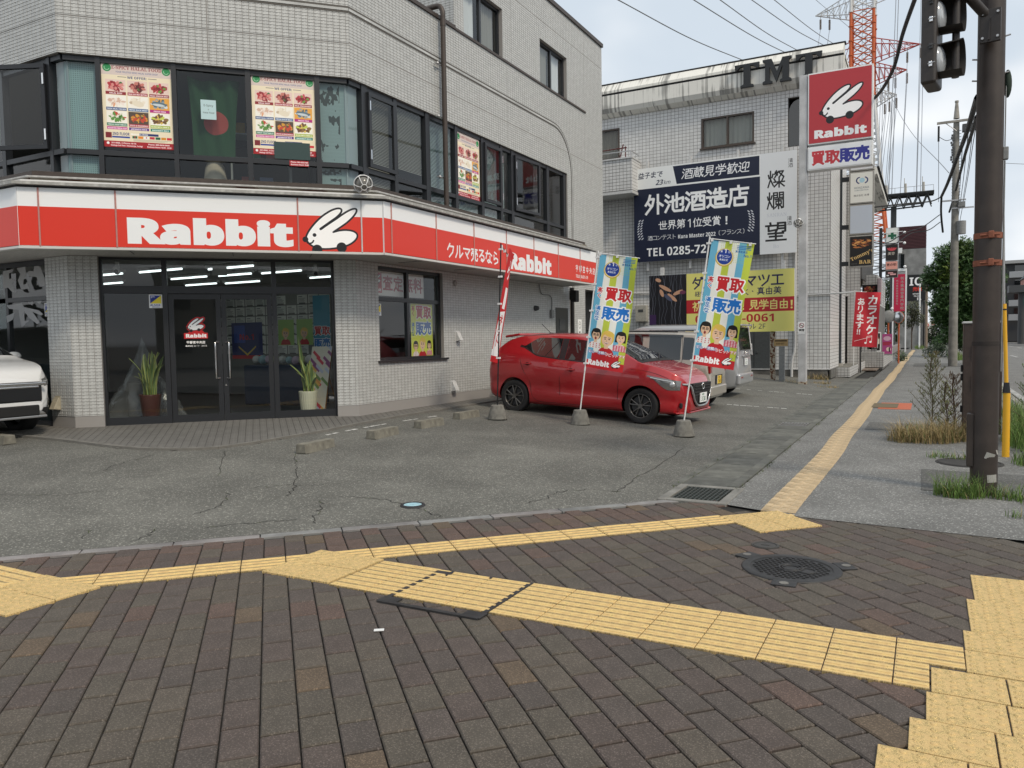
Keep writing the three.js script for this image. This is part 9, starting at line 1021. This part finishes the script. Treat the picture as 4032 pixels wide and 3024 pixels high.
  opp('cream two storey building diagonally across the junction', 27, 25, -2.42, 15, 6.6, 9, [0.40, 0.38, 0.32], 5); opp('grey block across the side road behind the viewpoint', 8, 36, 3.0, 18, 9.5, 10, [0.26, 0.26, 0.27], 6); opp('white building across the main road behind the viewpoint', 36, 4, -1.62, 16, 7.5, 9, [0.46, 0.46, 0.45], 5); opp('brown building across the main road further up', 38, -22, -1.55, 20, 10, 10, [0.22, 0.17, 0.14], 6); opp('pale building down the side road', -14, 33, 3.1, 16, 8, 10, [0.36, 0.36, 0.36], 5);
}
// ---------- planting ----------
function leafGeo(kind) { const g = new THREE.BufferGeometry(), p = []; const tri = (a, b, c) => p.push(...a, ...b, ...c); if (kind === 'maple') for (let i = 0; i < 5; i++) { const a = (i - 2) * 0.72 + Math.PI / 2, L = [0.62, 0.88, 1, 0.88, 0.62][i], t = [Math.cos(a) * L, Math.sin(a) * L, -0.12 * L], w = 0.13; tri([0, 0, 0], [Math.cos(a - 0.34) * L * 0.5, Math.sin(a - 0.34) * L * 0.5, 0.02], t); tri([0, 0, 0], t, [Math.cos(a + 0.34) * L * 0.5, Math.sin(a + 0.34) * L * 0.5, 0.02]); } else { tri([0, 0, 0], [0.28, 0.45, 0.06], [0, 1, -0.1]); tri([0, 0, 0], [0, 1, -0.1], [-0.28, 0.45, 0.06]); } g.setAttribute('position', new THREE.Float32BufferAttribute(p, 3)); g.setAttribute('uv', new THREE.Float32BufferAttribute(new Float32Array(p.length / 3 * 2), 2)); g.computeVertexNormals(); return g; }
const leafM = phys([1, 1, 1], 0.6, { transmission: 0.22, thickness: 0, side: THREE.DoubleSide }), LG = { maple: leafGeo('maple'), oval: leafGeo('oval') };
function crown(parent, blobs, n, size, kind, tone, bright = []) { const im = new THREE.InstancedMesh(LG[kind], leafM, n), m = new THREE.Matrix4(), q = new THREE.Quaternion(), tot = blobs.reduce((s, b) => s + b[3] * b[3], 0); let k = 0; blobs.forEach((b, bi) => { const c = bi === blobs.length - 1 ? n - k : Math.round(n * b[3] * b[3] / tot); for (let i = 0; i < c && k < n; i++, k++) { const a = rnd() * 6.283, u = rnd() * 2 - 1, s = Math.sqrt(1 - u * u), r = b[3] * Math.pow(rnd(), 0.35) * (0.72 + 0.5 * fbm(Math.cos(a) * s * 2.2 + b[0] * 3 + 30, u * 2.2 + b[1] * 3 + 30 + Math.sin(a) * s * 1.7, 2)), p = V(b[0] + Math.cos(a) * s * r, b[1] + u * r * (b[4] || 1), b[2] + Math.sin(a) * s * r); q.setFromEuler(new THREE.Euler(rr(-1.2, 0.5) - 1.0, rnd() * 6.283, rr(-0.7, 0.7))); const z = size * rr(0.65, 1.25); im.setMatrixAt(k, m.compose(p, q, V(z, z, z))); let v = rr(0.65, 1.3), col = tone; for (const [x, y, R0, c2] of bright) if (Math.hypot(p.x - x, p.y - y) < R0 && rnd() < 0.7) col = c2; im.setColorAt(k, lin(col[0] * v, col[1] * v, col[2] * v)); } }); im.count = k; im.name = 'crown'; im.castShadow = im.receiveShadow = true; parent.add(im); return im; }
const bark = paint([0.12, 0.085, 0.06], 0.9, { map: rep(worn, 0.5) });
{
  const t = thing('maple_tree', 'bushy green maple on the pavement edge half hidden by the brown pole', 'tree', [1.4, 0, -59]);
  const B = [[0.2, 5.6, 0, 1.25], [-0.9, 5.4, 0, 1.0], [-1.25, 5.0, 0.2, 0.7], [-0.3, 6.6, 0, 0.9], [0.6, 6.9, -0.2, 0.9], [1.2, 6.2, 0, 1.3], [0.9, 4.8, 0, 1.4], [-0.1, 4.3, 0.2, 1.2], [-0.4, 3.4, 0.2, 1.1], [0.6, 3.2, 0, 1.4], [1.5, 3.8, 0, 1.4], [-0.6, 2.6, 0.1, 0.75], [0.3, 2.2, 0.2, 0.9], [1.0, 2.2, 0, 1.1], [0.1, 1.3, 0.3, 0.75], [0.9, 1.1, 0.3, 0.9], [-0.7, 0.9, 0.3, 0.5], [0.1, 7.3, 0, 0.45], [1.9, 5.2, 0, 1.2]];
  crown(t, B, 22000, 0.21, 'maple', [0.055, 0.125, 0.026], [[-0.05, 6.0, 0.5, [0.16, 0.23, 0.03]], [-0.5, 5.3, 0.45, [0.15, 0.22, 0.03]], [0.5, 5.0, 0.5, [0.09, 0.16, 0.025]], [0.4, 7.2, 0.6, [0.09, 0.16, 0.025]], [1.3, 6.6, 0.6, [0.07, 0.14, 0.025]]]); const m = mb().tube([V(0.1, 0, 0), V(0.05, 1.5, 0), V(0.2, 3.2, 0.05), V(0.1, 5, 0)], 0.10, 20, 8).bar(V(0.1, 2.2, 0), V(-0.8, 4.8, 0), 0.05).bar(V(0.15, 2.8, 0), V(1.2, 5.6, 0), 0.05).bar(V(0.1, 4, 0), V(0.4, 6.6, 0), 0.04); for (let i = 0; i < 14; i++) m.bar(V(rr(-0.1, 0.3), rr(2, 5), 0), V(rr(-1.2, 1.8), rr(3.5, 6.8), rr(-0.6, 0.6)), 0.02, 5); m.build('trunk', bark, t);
  const bush = (label, x, z, B2, n, s, tone, name = 'shrub') => { const o = thing(name, label, name.includes('tree') ? 'tree' : name.includes('hedge') ? 'hedge' : 'shrub', [x, 0, z]); crown(o, B2, n, s, 'oval', tone); mb().bar(V(0, 0, 0), V(0, B2[0][1], 0), 0.06).bar(V(0, B2[0][1] * 0.4, 0), V(B2[0][3] * 0.5, B2[0][1], 0), 0.04).build('trunk', bark, o); return o; };
  bush('dense green tree behind the white posts of the crimson sign', -3.4, -82, [[0, 5.0, 0, 1.4], [0.6, 3.6, 0.3, 1.2], [-0.6, 3.4, 0, 1.3], [0.3, 6.0, 0, 0.8], [0.2, 2.4, 0.3, 0.9]], 5200, 0.26, [0.03, 0.07, 0.016], 'street_tree');
  bush('rounded dark green tree far off at the right edge by the road', 13.2, -112, [[0, 4.2, 0, 2.3], [1.6, 3.6, 0, 1.7], [-0.9, 3.0, 0, 1.6], [0.8, 2.4, 0, 1.8], [3, 4.0, 0, 2.0]], 6000, 0.36, [0.026, 0.062, 0.018], 'street_tree');
  bush('reddish green small tree in front of the black billboard', -1.4, -86, [[0, 3.9, 0, 0.8], [0.5, 3.0, 0, 0.7], [-0.3, 2.6, 0, 0.6]], 1600, 0.22, [0.06, 0.07, 0.02], 'street_tree'); bush('green shrub at the far bend of the pavement', 0.9, -100, [[0, 1.5, 0, 1.2], [0.8, 2.6, 0, 1.2], [0.3, 3.6, 0, 0.9], [-0.6, 0.8, 0, 0.7]], 4200, 0.24, [0.03, 0.068, 0.018]); bush('low dark shrub at the foot of the maple', 0.5, -57.2, [[0, 0.45, 0, 0.55], [-0.45, 0.35, 0, 0.4], [0.5, 0.4, 0, 0.45]], 1500, 0.12, [0.028, 0.06, 0.018]); bush('leafy weed clump beside the second tiled planter', -1.35, -50, [[0, 0.3, 0, 0.35], [0.1, 0.2, 0.6, 0.3]], 500, 0.11, [0.05, 0.085, 0.02]);
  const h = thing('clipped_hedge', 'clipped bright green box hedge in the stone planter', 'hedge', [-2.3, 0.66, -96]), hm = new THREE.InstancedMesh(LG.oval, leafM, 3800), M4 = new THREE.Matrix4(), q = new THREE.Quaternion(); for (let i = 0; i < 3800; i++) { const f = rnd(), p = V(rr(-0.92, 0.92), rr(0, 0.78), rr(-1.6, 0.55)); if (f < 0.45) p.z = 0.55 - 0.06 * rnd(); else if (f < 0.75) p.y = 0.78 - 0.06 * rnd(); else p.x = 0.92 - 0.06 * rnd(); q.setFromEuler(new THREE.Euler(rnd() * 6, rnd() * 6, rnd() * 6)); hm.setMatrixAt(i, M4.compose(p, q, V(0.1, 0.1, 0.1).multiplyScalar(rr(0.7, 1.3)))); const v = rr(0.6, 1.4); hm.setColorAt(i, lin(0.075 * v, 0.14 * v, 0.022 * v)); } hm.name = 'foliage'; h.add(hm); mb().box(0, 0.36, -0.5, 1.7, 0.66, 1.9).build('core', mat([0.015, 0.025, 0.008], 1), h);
}
// grass blades as bent strips; a tuft is one mass of blades
function blades(list, tone, wd = 0.004) { const pos = [], col = [], N = 4; for (const [x, z, h, az, lean, y0 = 0, t = 0] of list) { const c = tone(t), dx = Math.cos(az), dz = Math.sin(az); let pl = null; for (let i = 0; i <= N; i++) { const s = i / N, r = lean * h * s * s, y = y0 + h * s * (1 - 0.35 * lean * s), w = wd * (1 - s * 0.9), P = V(x + dx * r, y, z + dz * r), a = P.clone().add(V(-dz * w, 0, dx * w)), b = P.clone().add(V(dz * w, 0, -dx * w)); if (pl) { for (const v of [pl[0], pl[1], b, pl[0], b, a]) { pos.push(v.x, v.y, v.z); const k = 0.75 + 0.5 * s; col.push(c[0], c[1], c[2]); } } pl = [a, b]; } } const g = new THREE.BufferGeometry(); g.setAttribute('position', new THREE.Float32BufferAttribute(pos, 3)); g.setAttribute('color', new THREE.Float32BufferAttribute(col, 3)); g.setAttribute('uv', new THREE.Float32BufferAttribute(new Float32Array(pos.length / 3 * 2), 2)); g.computeVertexNormals(); return g; }
const grassM = mat([1, 1, 1], 0.75, { vertexColors: true, side: THREE.DoubleSide });
{
  const GR = (t) => { const v = rr(0.7, 1.3); return rnd() < 0.12 ? [0.26 * v, 0.21 * v, 0.09 * v] : [0.10 * v, 0.175 * v, 0.032 * v]; }, DR = () => { const v = rr(0.6, 1.25); return rnd() < 0.15 ? [0.11 * v, 0.15 * v, 0.04 * v] : [0.36 * v, 0.27 * v, 0.125 * v]; };
  const tuft = (cx, cz, rx, rz, n, h0, h1, l = 0.9) => Array.from({ length: n }, () => { const a = rnd() * 6.283, r = Math.sqrt(rnd()); return [cx + Math.cos(a) * r * rx, cz + Math.sin(a) * r * rz, rr(h0, h1), rnd() * 6.283, rr(0.2, l)]; });
  tag(mesh('grass', blades([...tuft(0.28, -8.55, 0.22, 0.16, 420, 0.10, 0.30), ...tuft(0.75, -8.6, 0.25, 0.14, 280, 0.06, 0.2), ...tuft(1.1, -8.4, 0.35, 0.16, 300, 0.06, 0.16), ...tuft(0.9, -7.75, 0.3, 0.1, 120, 0.05, 0.12)], GR), grassM), 'bright green grass tufts round the foot of the brown pole', 'grass', null, 'stuff');
  tag(mesh('dry_grass', blades([...tuft(0.0, -12.9, 0.45, 0.5, 950, 0.18, 0.46, 1.5), ...tuft(0.42, -13.2, 0.35, 0.4, 500, 0.2, 0.5, 1.4), ...tuft(-0.28, -12.7, 0.25, 0.3, 320, 0.12, 0.3, 1.6)], DR, 0.0045), grassM), 'straw coloured dry grass clump in front of the control cabinet', 'grass', null, 'stuff');
  tag(mesh('roadside_grass', blades([...tuft(1.45, -13.0, 0.5, 1.4, 1500, 0.2, 0.6), ...tuft(1.3, -11.0, 0.4, 0.5, 500, 0.08, 0.25), ...tuft(1.5, -16, 0.3, 2.5, 900, 0.15, 0.45), ...tuft(0.3, -11.1, 0.3, 0.15, 120, 0.05, 0.14)], GR, 0.005), grassM), 'green roadside grass right of the yellow guard pole', 'grass', null, 'stuff');
  tag(mesh('verge_grass', blades([...tuft(-0.75, -98, 0.5, 12, 1500, 0.15, 0.5), ...tuft(1.5, -54, 0.4, 4, 700, 0.15, 0.6), ...tuft(1.6, -30, 0.15, 10, 500, 0.1, 0.3)], GR, 0.012), grassM), 'green grass strips along the far pavement edges', 'grass', null, 'stuff');
  tag(mesh('dead_weeds', blades([...tuft(-3.7, -25.4, 0.3, 0.2, 160, 0.1, 0.3, 1.4), ...tuft(-4.2, -25.9, 0.5, 0.2, 160, 0.08, 0.24, 1.4), ...tuft(-2.95, -26.0, 0.3, 0.3, 180, 0.05, 0.2, 1.5), ...tuft(-3.4, -28.0, 0.5, 0.2, 200, 0.15, 0.45, 1.5), ...tuft(-2.6, -24.6, 0.3, 0.2, 110, 0.03, 0.12)], DR, 0.008), grassM), 'tan dead weeds round the foot of the white sign pole', 'weeds', null, 'stuff');
  const joint = []; for (let i = 0; i < 90; i++) { const z = -7.9 - 22 * rnd() * rnd(), s = rnd() < 0.75; for (let k = 0; k < 6; k++) joint.push([(s ? -1.69 : -2.33) + rr(-0.03, 0.03), z + rr(-0.06, 0.06), rr(0.01, 0.05), rnd() * 6.28, 1]); } tag(mesh('moss', blades(joint, () => { const v = rr(0.6, 1.3); return [0.075 * v, 0.095 * v, 0.03 * v]; }, 0.004), grassM), 'little tufts of moss and grass along the gutter kerb', 'moss', null, 'stuff');
  const weed = (label, x, z, h, n, tone, leafTone, sp, seedv) => { const o = thing('tall_weed', label, 'weed', [x, 0, z]), s = mb(), lf = []; s.tube([V(0, 0, 0), V(0.02, h * 0.4, 0), V(-0.02, h * 0.75, 0.02), V(0, h, 0)], 0.009, 14, 5); for (let i = 0; i < n; i++) { const t = 0.12 + 0.85 * i / n, a = i * 2.4 + seedv, L = sp * (1 - t * 0.75) * rr(0.6, 1.2), p = V(0, h * t, 0), e = V(Math.cos(a) * L, h * t + L * rr(0.7, 1.3), Math.sin(a) * L); s.bar(p, e, 0.0035, 4); for (let k = 0; k < 16; k++) { const u = rr(0.25, 1.05), c = p.clone().lerp(e, u); lf.push([c.x + rr(-0.03, 0.03), c.z + rr(-0.03, 0.03), rr(0.02, 0.06), rnd() * 6.28, rr(0, 0.8), c.y]); } } s.build('stem', mat(tone, 0.9), o); mesh('leaves', blades(lf, () => { const v = rr(0.7, 1.3); return leafTone.map((c) => c * v); }, 0.006), grassM, o); };
  weed('tall pale green weed gone to seed left of the control cabinet', 0.06, -13.6, 1.25, 44, [0.14, 0.11, 0.06], [0.17, 0.18, 0.07], 0.34, 1); weed('tall reddish weed with bare stems beside the control cabinet', 0.36, -13.5, 0.95, 30, [0.13, 0.07, 0.045], [0.22, 0.15, 0.09], 0.30, 2.2); weed('dark stemmed weed between the pale weed and the cabinet', 0.25, -13.2, 0.85, 22, [0.05, 0.035, 0.02], [0.15, 0.16, 0.06], 0.25, 4); weed('feathery green roadside weed right of the yellow guard pole', 1.32, -12.6, 1.35, 60, [0.10, 0.10, 0.04], [0.13, 0.19, 0.07], 0.34, 5); weed('short seeded weed in the middle of the far pavement edge', 0.2, -24, 1.1, 20, [0.13, 0.1, 0.05], [0.2, 0.18, 0.09], 0.2, 7);
  const kp = thing('karaoke_banner', 'red cloth banner with white katakana hanging beside the black sign pole', 'banner', [-2.47, 0.35, -32]); mb().bar(V(0, 0, 0), V(0.02, 2.9, 0), 0.018).bar(V(-0.42, 2.88, 0), V(0.44, 2.80, 0), 0.012).build('pole', M.whitePlain, kp);
  const kt = canvas(260, 620, (g, w, h) => { g.fillStyle = '#c02a38'; g.fillRect(0, 0, w, h); put(g, 'カラオケ', 138, 40, 96, { w: 17, fill: '#f2f2f2', vert: true, gap: 0.16 }); put(g, 'あります', 24, 70, 78, { w: 15, fill: '#f2f2f2', vert: true, gap: 0.12 }); g.fillStyle = '#f2f2f2'; g.font = 'bold 78px sans-serif'; g.fillText('!!', 36, 480); g.strokeStyle = '#f2f2f2'; g.lineWidth = 4; g.beginPath(); g.moveTo(20, 560); g.lineTo(200, 500); g.moveTo(150, 570); g.lineTo(150, 500); g.lineTo(200, 490); g.lineTo(200, 555); g.stroke(); g.beginPath(); g.arc(140, 574, 12, 0, 7); g.arc(190, 560, 12, 0, 7); g.fill(); }); const kf = flag(0.86, 2.05, 0.07, kt, kp, 1.3); kf.position.set(0.0, 1.80, 0.03); kf.rotation.z = -0.06;
}
renderer.render(scene, camera);
